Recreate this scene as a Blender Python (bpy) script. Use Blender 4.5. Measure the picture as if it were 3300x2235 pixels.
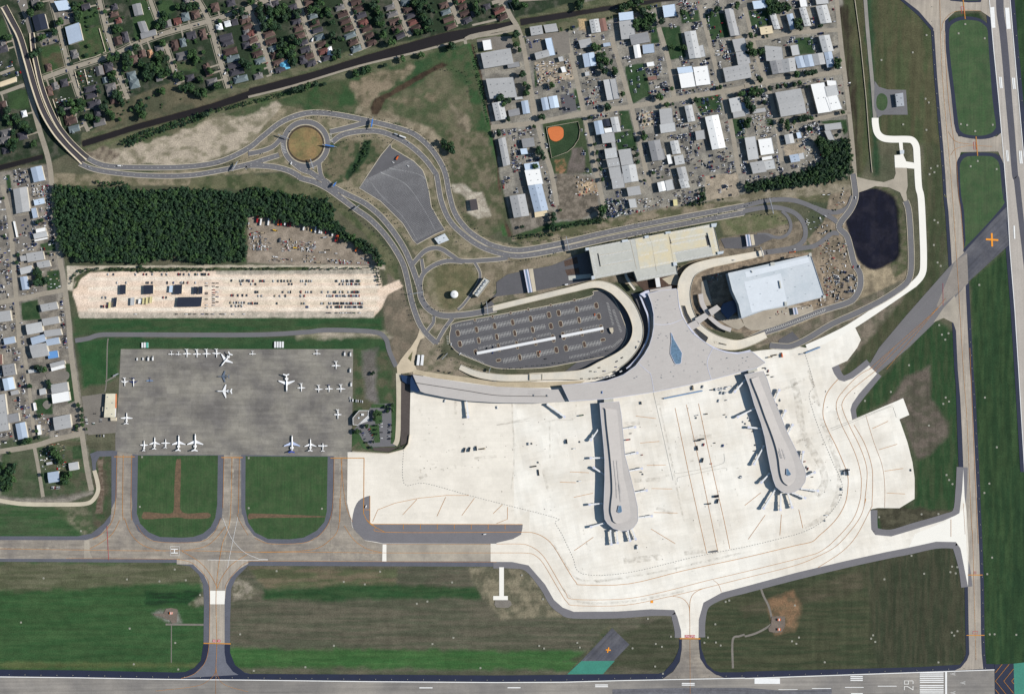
import bpy, bmesh, math, random
import numpy as np
from mathutils import Vector, Matrix
from mathutils.geometry import tessellate_polygon
for o in list(bpy.data.objects): bpy.data.objects.remove(o)
SC = bpy.context.scene
COL = SC.collection
random.seed(7); RNG = np.random.RandomState(11)
PI = math.pi
# ---------------------------------------------------------------- camera
ALT = 2200.0                      # flying height in metres, looking straight down
cam_d = bpy.data.cameras.new('camera'); cam = bpy.data.objects.new('camera', cam_d); COL.objects.link(cam)
cam.location = (0, 0, ALT); cam.rotation_euler = (0, 0, 0)
cam_d.sensor_width = 36; cam_d.lens = 36*ALT/1980.0
cam_d.clip_start = 1; cam_d.clip_end = 30000
SC.camera = cam
# ---------------------------------------------------------------- daylight
SUN_EL = math.radians(34); SUN_AZ = math.radians(6)      # azimuth of the sun measured from +X towards +Y
w = bpy.data.worlds.new('World'); SC.world = w; w.use_nodes = True
nt = w.node_tree; bg = nt.nodes['Background']
sky = nt.nodes.new('ShaderNodeTexSky'); sky.sky_type = 'NISHITA'; sky.sun_disc = False
sky.sun_elevation = SUN_EL; sky.sun_rotation = PI/2 - SUN_AZ
sky.air_density = 1.7; sky.dust_density = 0.0; sky.ozone_density = 4.0; sky.altitude = 300
nt.links.new(sky.outputs[0], bg.inputs[0]); bg.inputs[1].default_value = 0.06
sd = bpy.data.lights.new('sun', 'SUN'); sd.energy = 4.9; sd.angle = math.radians(0.5); sd.color = (1.0, 0.955, 0.89)
sun = bpy.data.objects.new('sun', sd); COL.objects.link(sun)
dv = Vector((math.cos(SUN_EL)*math.cos(SUN_AZ), math.cos(SUN_EL)*math.sin(SUN_AZ), math.sin(SUN_EL)))
sun.rotation_euler = dv.to_track_quat('Z', 'Y').to_euler(); sun.location = dv*500
SC.view_settings.view_transform = 'Standard'; SC.view_settings.look = 'None'
SC.view_settings.exposure = 1.05; SC.view_settings.gamma = 1
SC.render.resolution_x = 1024; SC.render.resolution_y = 693
SC.render.engine = 'CYCLES'
K = 2.1                            # light on a level white surface at this exposure
# ---------------------------------------------------------------- helpers: coordinates
M_PX = 0.6                         # metres per pixel of the survey photo
TX = {'a':0,'b':800,'c':1600,'d':2400}; TY = {'1':0,'2':560,'3':1120,'4':1675}
TT = {}
for c_ in TX:
    for r_ in TY:
        TT[c_+r_] = (TX[c_], TY[r_], 0.35571) if c_ != 'd' else (2400, {'1':0,'2':560,'3':1120,'4':1605}[r_], 0.40018)
TT.update({'D':(0,0,1.41997),'e':(2040,900,.31125),'f':(1860,700,.40018),'g':(1280,920,.31125),'h':(370,1110,.20009),'k':(2100,1180,.26678)})
def W(t, x, y, h=0.0):
    X0, Y0, s = TT[t]; f = 1 - h/ALT
    return ((X0+x*s-1650)*M_PX*f, (1117.5-Y0-y*s)*M_PX*f)
def P(s, h=0.0):
    out = []; t = 'D'
    for k in s.split():
        if ',' in k:
            a, b = k.split(','); out.append(W(t, float(a), float(b), h))
        else: t = k
    return out
def smooth(pts, n=5, closed=False):
    p = [Vector(q) for q in pts]; p = [q for i, q in enumerate(p) if i == 0 or (q-p[i-1]).length > 2.5]; N = len(p); out = []
    rng = range(N) if closed else range(N-1)
    for i in rng:
        if closed: a, b, c, d = p[(i-1)%N], p[i], p[(i+1)%N], p[(i+2)%N]
        else: a, b, c, d = p[max(i-1,0)], p[i], p[i+1], p[min(i+2,N-1)]
        for j in range(n):
            t = j/n
            q = 0.5*((2*b)+(c-a)*t+(2*a-5*b+4*c-d)*t*t+(3*b-a-3*c+d)*t*t*t)
            out.append((q.x, q.y))
    if not closed: out.append((p[-1].x, p[-1].y))
    return out
def S(r, g, b, k=None):
    def f(v):
        v /= 255.0; l = v/12.92 if v < .04045 else ((v+.055)/1.055)**2.4
        return min(max(l/(k or K), .004), .85)
    return (f(r), f(g), f(b))
# ---------------------------------------------------------------- helpers: materials
MATS = {}
def mat(name, rgb, var=.12, sc=.05, fine=.10, rough=.85, spec=.25, metal=0, joints=None, streak=None, rgb2=None, sc2=.01, stain=0, alpha=None):
    """one procedural surface: large blotches, fine grain, optional slab joints and wheel streaks"""
    if name in MATS: return MATS[name]
    m = bpy.data.materials.new(name); m.use_nodes = True; nt = m.node_tree; N = nt.nodes; L = nt.links
    b = N['Principled BSDF']; b.inputs['Roughness'].default_value = rough; b.inputs['Metallic'].default_value = metal
    b.inputs['Specular IOR Level'].default_value = spec
    tc = N.new('ShaderNodeTexCoord'); co = tc.outputs['Object']
    def noise(scale, detail, vec=co, r=.55):
        n = N.new('ShaderNodeTexNoise'); n.inputs['Scale'].default_value = scale; n.inputs['Detail'].default_value = detail
        n.inputs['Roughness'].default_value = r; L.new(vec, n.inputs['Vector']); return n.outputs['Fac']
    def rng(v, lo, hi):
        r = N.new('ShaderNodeMapRange'); r.inputs[1].default_value = .3; r.inputs[2].default_value = .7
        r.inputs[3].default_value = lo; r.inputs[4].default_value = hi; L.new(v, r.inputs[0]); return r.outputs[0]
    def mul(a, c):
        q = N.new('ShaderNodeMath'); q.operation = 'MULTIPLY'; L.new(a, q.inputs[0]); L.new(c, q.inputs[1]); return q.outputs[0]
    f = rng(noise(sc, 5), 1-var, 1+var)
    if fine: f = mul(f, rng(noise(.35, 3), 1-fine, 1+fine))
    if streak:
        ang, sx, sy, amt = streak
        mp = N.new('ShaderNodeMapping'); mp.inputs['Rotation'].default_value = (0, 0, -ang); mp.vector_type = 'TEXTURE'
        mp.inputs['Rotation'].default_value = (0, 0, ang)
        mp2 = N.new('ShaderNodeVectorMath'); mp2.operation = 'MULTIPLY'; mp2.inputs[1].default_value = (1/sx, 1/sy, 1)
        L.new(co, mp.inputs['Vector']); L.new(mp.outputs[0], mp2.inputs[0])
        f = mul(f, rng(noise(1, 4, mp2.outputs[0]), 1-amt, 1+amt))
    if stain:
        sn = N.new('ShaderNodeMapRange'); sn.inputs[1].default_value = .56; sn.inputs[2].default_value = .72; sn.inputs[3].default_value = 1; sn.inputs[4].default_value = 1-stain
        L.new(noise(.035, 9, r=.68), sn.inputs[0]); f = mul(f, sn.outputs[0])
    if alpha:
        an = N.new('ShaderNodeMapRange'); an.inputs[1].default_value = .4; an.inputs[2].default_value = .75; an.inputs[3].default_value = 0; an.inputs[4].default_value = alpha
        L.new(noise(.12, 6), an.inputs[0]); L.new(an.outputs[0], b.inputs['Alpha'])
    if joints:
        ang, bw, bh, amt = joints
        mp = N.new('ShaderNodeMapping'); mp.vector_type = 'TEXTURE'; mp.inputs['Rotation'].default_value = (0, 0, ang)
        L.new(co, mp.inputs['Vector'])
        br = N.new('ShaderNodeTexBrick'); br.offset = 0; br.inputs['Scale'].default_value = 1
        br.inputs['Brick Width'].default_value = bw; br.inputs['Row Height'].default_value = bh
        br.inputs['Mortar Size'].default_value = .12; br.inputs['Mortar Smooth'].default_value = .5
        br.inputs['Color1'].default_value = (1-amt, 1-amt, 1-amt, 1); br.inputs['Color2'].default_value = (1+amt*.6, 1+amt*.6, 1+amt*.6, 1)
        br.inputs['Mortar'].default_value = (1-amt*1.6, 1-amt*1.6, 1-amt*1.7, 1); br.inputs['Bias'].default_value = 0
        L.new(mp.outputs[0], br.inputs['Vector'])
        f = mul(f, br.outputs['Fac']) if False else f
        jc = br.outputs['Color']
    else: jc = None
    c1 = N.new('ShaderNodeRGB'); c1.outputs[0].default_value = (*rgb, 1); colr = c1.outputs[0]
    if rgb2:
        mx = N.new('ShaderNodeMix'); mx.data_type = 'RGBA'; mx.inputs['B'].default_value = (*rgb2, 1)
        L.new(colr, mx.inputs['A']); L.new(rng(noise(sc2, 6, r=.62), -.3, 1.3), mx.inputs['Factor']); mx.clamp_factor = True; colr = mx.outputs['Result']
    vm = N.new('ShaderNodeVectorMath'); vm.operation = 'SCALE'; L.new(colr, vm.inputs[0]); L.new(f, vm.inputs['Scale']); out = vm.outputs[0]
    if jc:
        v2 = N.new('ShaderNodeVectorMath'); v2.operation = 'MULTIPLY'; L.new(out, v2.inputs[0]); L.new(jc, v2.inputs[1]); out = v2.outputs[0]
    L.new(out, b.inputs['Base Color'])
    MATS[name] = m; return m
# ---------------------------------------------------------------- helpers: meshes
def link(name, me, parent=None):
    o = bpy.data.objects.new(name, me); COL.objects.link(o)
    if parent: o.parent = parent
    return o
def mesh(name, V, F, ms, mi=None, parent=None, smooth_=False):
    me = bpy.data.meshes.new(name); me.from_pydata([tuple(v) for v in V], [], F)
    for m in (ms if isinstance(ms, (list, tuple)) else [ms]): me.materials.append(m)
    if mi: me.polygons.foreach_set('material_index', mi)
    if smooth_: me.polygons.foreach_set('use_smooth', [True]*len(me.polygons))
    me.update(); return link(name, me, parent)
def tag(o, label, cat, group=None, kind=None):
    if label: o['label'] = label
    if cat: o['category'] = cat
    if group: o['group'] = group
    if kind: o['kind'] = kind
    return o
def empty(name, x, y, z=0, rz=0):
    o = bpy.data.objects.new(name, None); COL.objects.link(o); o.location = (x, y, z); o.rotation_euler = (0, 0, rz); o.empty_display_size = 1; return o
def struct(o, label=None): 
    o['kind'] = 'structure'
    if label: o['label'] = label
    return o
def area2(p): return sum(p[i][0]*p[(i+1)%len(p)][1]-p[(i+1)%len(p)][0]*p[i][1] for i in range(len(p)))
def tess(pts):
    return [tuple(t) for t in tessellate_polygon([[Vector((x, y, 0)) for x, y in pts]])]
Z = [0.02]
class MB:
    """collects shapes for ONE mesh object"""
    def __init__(s): s.V = []; s.F = []; s.I = []
    def add(s, V, F, mi=0):
        n = len(s.V); s.V += [tuple(v) for v in V]; s.F += [tuple(i+n for i in f) for f in F]; s.I += [mi]*len(F); return s
    def poly(s, pts, z, mi=0):
        if area2(pts) < 0: pts = pts[::-1]
        T = tess(pts); 
        s.add([(x, y, z) for x, y in pts], [t if (pts[t[1]][0]-pts[t[0]][0])*(pts[t[2]][1]-pts[t[0]][1])-(pts[t[1]][1]-pts[t[0]][1])*(pts[t[2]][0]-pts[t[0]][0]) > 0 else t[::-1] for t in T], mi); return s
    def prism(s, pts, z0, z1, mi=0, mw=None, bottom=False):
        if area2(pts) < 0: pts = pts[::-1]
        zf = z1 if callable(z1) else (lambda x, y: z1)
        n = len(pts); V = [(x, y, z0) for x, y in pts]+[(x, y, zf(x, y)) for x, y in pts]
        s.add(V, [(i, (i+1)%n, n+(i+1)%n, n+i) for i in range(n)], mi if mw is None else mw)
        T = tess(pts); T = [t if (pts[t[1]][0]-pts[t[0]][0])*(pts[t[2]][1]-pts[t[0]][1])-(pts[t[1]][1]-pts[t[0]][1])*(pts[t[2]][0]-pts[t[0]][0]) > 0 else t[::-1] for t in T]
        s.add([(x, y, zf(x, y)) for x, y in pts], T, mi)
        if bottom: s.add([(x, y, z0) for x, y in pts], [t[::-1] for t in T], mi)
        return s
    def box(s, x0, y0, z0, x1, y1, z1, mi=0, M=None):
        V = [Vector(v) for v in ((x0,y0,z0),(x1,y0,z0),(x1,y1,z0),(x0,y1,z0),(x0,y0,z1),(x1,y0,z1),(x1,y1,z1),(x0,y1,z1))]
        if M: V = [M@v for v in V]
        return s.add(V, [(3,2,1,0),(4,5,6,7),(0,1,5,4),(1,2,6,5),(2,3,7,6),(3,0,4,7)], mi)
    def bar(s, p, q, w, z0, z1, mi=0):
        (x0, y0), (x1, y1) = p, q; L = math.hypot(x1-x0, y1-y0) or 1; nx, ny = -(y1-y0)/L*w/2, (x1-x0)/L*w/2
        return s.prism([(x0-nx, y0-ny), (x1-nx, y1-ny), (x1+nx, y1+ny), (x0+nx, y0+ny)], z0, z1, mi, bottom=True)
    def ribbon(s, pts, w, z, mi=0, off=0, h=0, dash=None):
        n = len(pts); L, R = [], []
        ws = w if isinstance(w, (list, tuple)) else None
        for i in range(n):
            a = pts[max(i-1, 0)]; c = pts[min(i+1, n-1)]; dx, dy = c[0]-a[0], c[1]-a[1]; l = math.hypot(dx, dy) or 1
            nx, ny = -dy/l, dx/l; hw = (ws[0]+(ws[1]-ws[0])*i/(n-1) if ws else w)/2
            L.append((pts[i][0]+nx*(off+hw), pts[i][1]+ny*(off+hw))); R.append((pts[i][0]+nx*(off-hw), pts[i][1]+ny*(off-hw)))
        zf = z if callable(z) else (lambda i: z)
        for i in range(n-1):
            if dash and (i % (dash[0]+dash[1])) >= dash[0]: continue
            e_ = 0 if h else (i % 5)*.0007; za, zb = zf(i)+e_, zf(i+1)+e_
            s.add([(*R[i], za), (*R[i+1], zb), (*L[i+1], zb), (*L[i], za)], [(0,1,2,3)], mi)
            if h:
                s.add([(*R[i], za-h), (*R[i+1], zb-h), (*R[i+1], zb), (*R[i], za)], [(0,1,2,3)], mi)
                s.add([(*L[i], za), (*L[i+1], zb), (*L[i+1], zb-h), (*L[i], za-h)], [(0,1,2,3)], mi)
                s.add([(*R[i], za-h), (*R[i+1], zb-h), (*L[i+1], zb-h), (*L[i], za-h)], [(3,2,1,0)], mi)
        return s
    def cyl(s, x, y, z0, z1, r, n=12, mi=0, r1=None):
        r1 = r if r1 is None else r1
        V = [(x+r*math.cos(2*PI*i/n), y+r*math.sin(2*PI*i/n), z0) for i in range(n)]+[(x+r1*math.cos(2*PI*i/n), y+r1*math.sin(2*PI*i/n), z1) for i in range(n)]
        return s.add(V, [(i, (i+1)%n, n+(i+1)%n, n+i) for i in range(n)]+[tuple(range(n, 2*n)), tuple(range(n-1, -1, -1))], mi)
    def build(s, name, ms, parent=None, smooth_=False): return mesh(name, s.V, s.F, ms, s.I, parent, smooth_)
def local(pts, c, rz):
    ca, sa = math.cos(-rz), math.sin(-rz); return [((x-c[0])*ca-(y-c[1])*sa, (x-c[0])*sa+(y-c[1])*ca) for x, y in pts]
def sheet(name, pts, m, label=None):
    Z[0] += .004; o = MB().poly(pts, Z[0]).build(name, m); return struct(o, label)
def resample(pts, step):
    out = [pts[0]]; d = 0
    for (x0, y0), (x1, y1) in zip(pts, pts[1:]):
        L = math.hypot(x1-x0, y1-y0); t = step-d
        while t <= L: out.append((x0+(x1-x0)*t/L, y0+(y1-y0)*t/L)); t += step
        d = (d+L) % step
    return out
def inside(p, poly):
    x, y = p; c = False; n = len(poly); j = n-1
    for i in range(n):
        if (poly[i][1] > y) != (poly[j][1] > y) and x < (poly[j][0]-poly[i][0])*(y-poly[i][1])/(poly[j][1]-poly[i][1])+poly[i][0]: c = not c
        j = i
    return c
ORD = ['first','second','third','fourth','fifth','sixth','seventh','eighth','ninth','tenth','eleventh','twelfth']
def nth(i):
    if i < 12: return ORD[i]
    n = i+1; return '%d%s' % (n, 'th' if 10 <= n % 100 <= 20 else {1:'st',2:'nd',3:'rd'}.get(n % 10, 'th'))
# ================================================================ GROUND: one sheet, real soil and grass colours
def vnoise(x, y, sx, sy, seed):
    r = np.random.RandomState(seed).rand(256, 256); u = x/sx+1000; v = y/sy+1000
    i = np.floor(u).astype(int); j = np.floor(v).astype(int); fu = u-i; fv = v-j; fu = fu*fu*(3-2*fu); fv = fv*fv*(3-2*fv)
    a = r[i % 256, j % 256]; b = r[(i+1) % 256, j % 256]; c = r[i % 256, (j+1) % 256]; d = r[(i+1) % 256, (j+1) % 256]
    return (a*(1-fu)+b*fu)*(1-fv)+(c*(1-fu)+d*fu)*fv
def fbm(x, y, sx, sy, seed, o=4):
    t = 0; a = 0; k = 1.0
    for q in range(o): t = t+k*vnoise(x, y, sx/2**q, sy/2**q, seed+q); a += k; k *= .55
    return t/a
def sdist(X, Y, poly):
    d = np.full(X.shape, 1e9); ins = np.zeros(X.shape, bool); n = len(poly)
    for i in range(n):
        x0, y0 = poly[i]; x1, y1 = poly[(i+1) % n]; dx, dy = x1-x0, y1-y0; L = dx*dx+dy*dy+1e-9
        t = np.clip(((X-x0)*dx+(Y-y0)*dy)/L, 0, 1); d = np.minimum(d, (X-x0-t*dx)**2+(Y-y0-t*dy)**2)
        if y0 != y1: ins ^= ((y0 > Y) != (y1 > Y)) & (X < (x1-x0)*(Y-y0)/(y1-y0)+x0)
    return np.where(ins, np.sqrt(d), -np.sqrt(d))
st = 2.25
ax = np.arange(-1035, 1035.1, st); ay = np.arange(-715, 715.1, st)
ext = np.array([60, 180, 500, 1400, 4500, 9000.])
ax = np.concatenate([ax[0]-ext[::-1], ax, ax[-1]+ext]); ay = np.concatenate([ay[0]-ext[::-1], ay, ay[-1]+ext])
GX, GY = np.meshgrid(ax, ay); X = GX.ravel(); Y = GY.ravel(); NV = X.size
col = np.zeros((NV, 3)); ZG = np.zeros(NV)
OL = (82, 86, 62); TAN = (157, 139, 116); GRN = (58, 82, 50); DGR = (42, 68, 38); BRN = (112, 98, 76)
def blot(c1, c2, t): return np.outer(1-t, c1)+np.outer(t, c2)
t0 = np.clip((fbm(X, Y, 60, 60, 1)-.35)*3, 0, 1); col[:] = blot(S(78, 84, 58), S(104, 98, 74), t0)
def region(s, c1, c2=None, sc=(30, 30), feather=3, wob=3, bias=.5, op=1, seed=5, n=0, cut=0, z=None):
    pl = P(s) if isinstance(s, str) else s
    if n: pl = smooth(pl, n, True)
    xs = [p[0] for p in pl]; ys = [p[1] for p in pl]; m = feather+wob+6
    idx = np.where((X > min(xs)-m) & (X < max(xs)+m) & (Y > min(ys)-m) & (Y < max(ys)+m))[0]
    if not len(idx): return
    x, y = X[idx], Y[idx]; d = sdist(x, y, pl)
    if wob: d = d+(fbm(x, y, 22, 22, seed+90)-.5)*2*wob*1.6
    a = np.clip(d/feather+.5, 0, 1)*op
    if cut: a = a*np.clip((fbm(x, y, sc[0], sc[1], seed+50)-(1-cut)*.55-.12)*9, 0, 1)
    c = blot(S(*c1), S(*(c2 or c1)), np.clip((fbm(x, y, sc[0], sc[1], seed)-.5)*4+bias, 0, 1))
    col[idx] = col[idx]*(1-a[:, None])+c*a[:, None]
    if z is not None: ZG[idx] += z*np.clip(d/5+.5, 0, 1)
# big zones
region('D -60,-60 1500,-60 1490,0 1170,62 760,160 190,330 105,372 -60,380', (48,62,40), (88,86,70), (14,14), bias=.1, seed=2)
region('D 1075,95 1165,60 1500,-60 1910,-60 1938,400 1690,445 1165,528 1120,330', (158,147,130), (128,120,108), (14,14), wob=1, seed=3)
region('D -60,400 112,372 135,500 165,760 213,1120 120,1150 -60,1140', (156,143,126), (124,114,102), (12,12), wob=1, seed=4)
# canal banks
region('D 185,300 760,125 1170,42 1500,-40 1500,14 1165,105 760,190 185,345', (112,107,78), (86,92,60), (20,8), seed=6)
region('a1 980,960 1560,740 1780,880 1900,900 2249,800 2249,860 1500,1060 800,1220 960,1100', (84,84,60), (110,100,74), (20,20), seed=7)
# the dug-over field north of the loop road
region('D 190,335 500,262 640,222 1060,100 1085,260 1105,340 1150,520 1060,560 1000,420 900,280 700,250 560,300 500,350 240,378', (80,90,56), (114,106,78), (26,26), bias=.35, seed=8)
region('D 640,222 850,165 1055,102 1078,200 1000,150 930,200 830,230 700,252', (50,80,44), (76,90,54), (20,20), seed=9, feather=8, wob=7)
region('b1 1780,480 1990,400 2060,640 2170,1200 2249,1560 2170,1560 2080,1200 1960,700', (56,86,46), (84,90,58), (14,14), seed=10)
region('b1 560,800 980,700 1050,960 900,980 560,960', (54,84,44), (80,86,54), (20,20), seed=11, feather=10, wob=8)
region('b1 960,760 1180,670 1500,600 1400,720 1200,850 1080,990 980,900', (150,130,102), (108,100,72), (14,14), seed=12, feather=10, wob=10, bias=.3)
region('b1 1300,900 1700,850 1680,900 1350,960', (140,122,94), (104,98,70), (14,14), seed=13, feather=10, wob=10)
region('b1 1000,1000 1300,1010 1620,1160 1900,1400 1980,1574 1830,1574 1600,1270 1350,1130 1100,1070', (160,142,114), (126,112,86), (14,14), seed=14, feather=8, wob=8)
region('b1 1820,920 2020,1080 1990,1180 1880,1150', (150,132,106), (110,100,76), (14,14), seed=15, feather=8, wob=6)
region('b1 1110,980 1150,900 1280,840 1500,700 1760,560 1810,590 1520,740 1240,900 1170,1040 1120,1040', (62,48,36), (84,66,48), (10,10), seed=16, feather=3, wob=2)
region('a1 780,1400 1120,1340 1700,1180 1890,1050 2249,1060 b1 260,920 400,1000 220,1120 0,1320 a1 2000,1440 1700,1500 1150,1500 900,1480', (188,168,142), (140,128,100), (18,12), seed=17, feather=6, wob=6, bias=.22)
region('a1 760,1400 940,1330 1080,1400 1000,1480', (110,94,78), (150,132,108), (8,8), seed=18, feather=6, wob=5)
region('a1 860,1340 1100,1270 1880,1040 2249,960 b1 560,820 560,790 a1 2249,900 1700,1060 900,1300', (64,90,46), (110,108,72), (20,10), seed=19, feather=5, wob=4)
region('b1 1985,400 2015,400 2100,680 2175,1060 2249,1420 c2 30,200 100,560 60,560 0,330 b1 2249,1560 2150,1080 2070,700', (56,96,46), (76,98,54), (8,8), feather=2, wob=1.5, seed=206)
region('b1 2015,400 2035,400 2115,680 2190,1060 2249,1350 c2 45,200 75,400 140,560 110,570 50,400 15,200 b1 2249,1420 2175,1060 2100,680', (74,56,42), (96,74,56), (5,5), feather=1.5, wob=1, seed=207)
# ring-road verges
region('D 950,700 1040,690 1340,600 1560,600 1700,570 1950,600 1950,690 1720,790 1560,650 1440,650 1400,640 1100,690 1020,730 1000,800 1130,850 1300,845 1420,800 1440,720 1470,720 1440,850 1100,870 1000,850 940,860 915,830 960,760', (152,134,110), (112,106,80), (12,10), feather=3, wob=2, seed=205, bias=.35)
V1 = 'D 185,395 330,392 520,380 640,240 820,275 920,290 1000,380 1040,480 1100,540 1180,560 1320,545 1330,590 1100,620 960,600 900,520 760,420 640,388 520,398 430,420 120,420 120,390'
region(V1, (152,135,106), (112,106,76), (12,12), seed=20, feather=3, wob=2, bias=.4)
region('D 435,400 640,395 740,430 860,540 905,600 905,640 880,640 855,560 760,470 560,430 430,428', (110,106,74), (74,84,50), (14,14), seed=21, bias=.5)
region('D 735,320 840,318 885,345 850,370 790,410 760,420 730,400', (120,108,80), (70,82,50), (10,10), seed=22, bias=.4)
region('b1 1060,1270 1110,1270 1090,1400 980,1560 b2 900,60 870,30 b1 920,1500 1030,1340', (50,76,42), (36,58,34), (8,8), seed=23, feather=4)
region('D 1010,300 1110,300 1150,510 1060,520 1030,430', (122,110,84), (86,90,58), (12,12), seed=24, feather=6, wob=5)
region('b2 1840,100 1960,90 2050,160 2130,160 2190,380 2080,410 1990,350 1960,220 1850,150', (200,184,160), (168,152,130), (8,8), seed=25, feather=4, wob=3)
region('D 880,620 905,640 960,760 950,800 905,845 890,820 875,740 870,690', (136,118,96), (116,104,84), (14,14), seed=26)
region('D 1165,528 1690,445 1760,432 1930,410 1930,430 1870,460 1760,458 1340,535 1190,560 1160,548', (98,96,64), (150,132,106), (16,10), seed=27, bias=.4)
region('D 1560,452 1930,408 1940,430 1700,460', (160,144,118), (120,110,84), (16,10), seed=28, feather=6, wob=4)
region('D 960,600 1040,592 1340,575 1345,630 1180,625 1130,660 1090,690 1000,715 960,680', (150,132,106), (120,108,82), (14,14), seed=29)
region('D 960,600 1030,590 1085,600 1090,640 1060,690 1000,700 965,650', (142,128,98), (112,106,74), (10,10), seed=30, n=3)
region('D 985,640 1000,600 1070,605 1080,650 1050,690 1010,700', (124,112,78), (104,100,66), (10,10), seed=31, n=3, feather=10)
region('D 1630,500 1760,478 1790,500 1780,525 1740,540 1640,535', (104,106,68), (128,118,86), (10,10), seed=32)
region('D 1640,540 1830,500 1830,560 1620,610 1560,600', (146,128,104), (118,104,84), (8,8), seed=33)
region('D 1560,600 1700,575 1850,570 1950,600 1950,680 1900,720 1700,760 1590,740 1560,690', (168,144,116), (130,112,92), (7,7), seed=34, feather=4)
region('D 1880,440 1930,430 1960,600 1950,690 1880,640 1850,580 1830,545 1870,500', (160,138,112), (128,112,90), (8,8), seed=35)
region('D 1930,590 2030,590 2060,600 2060,640 1990,680 1900,720 1830,760 1740,780 1780,740 1930,700 1950,640', (172,150,116), (132,116,90), (12,12), seed=36, feather=4)
region('D 1940,425 1990,420 2040,440 2060,520 2062,600 2030,640 2020,600 2040,560 2035,480 2000,440', (88,92,58), (116,106,80), (10,6), seed=37)
region('D 1920,470 1940,432 1965,428 1990,426 2020,440 2036,470 2042,530 2040,580 2015,600 1985,612 1955,598 1935,560 1922,520', (22,24,40), (38,36,48), (14,14), seed=38, n=3, feather=4, wob=2, bias=.15, z=-2.2)
region('D 1720,778 1900,700 2040,640 2090,620 2100,560 2105,520 2160,560 2060,680 1900,850 1895,800 1955,760 1940,745 1860,780', (134,118,98), (104,98,76), (14,14), seed=39)
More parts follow.
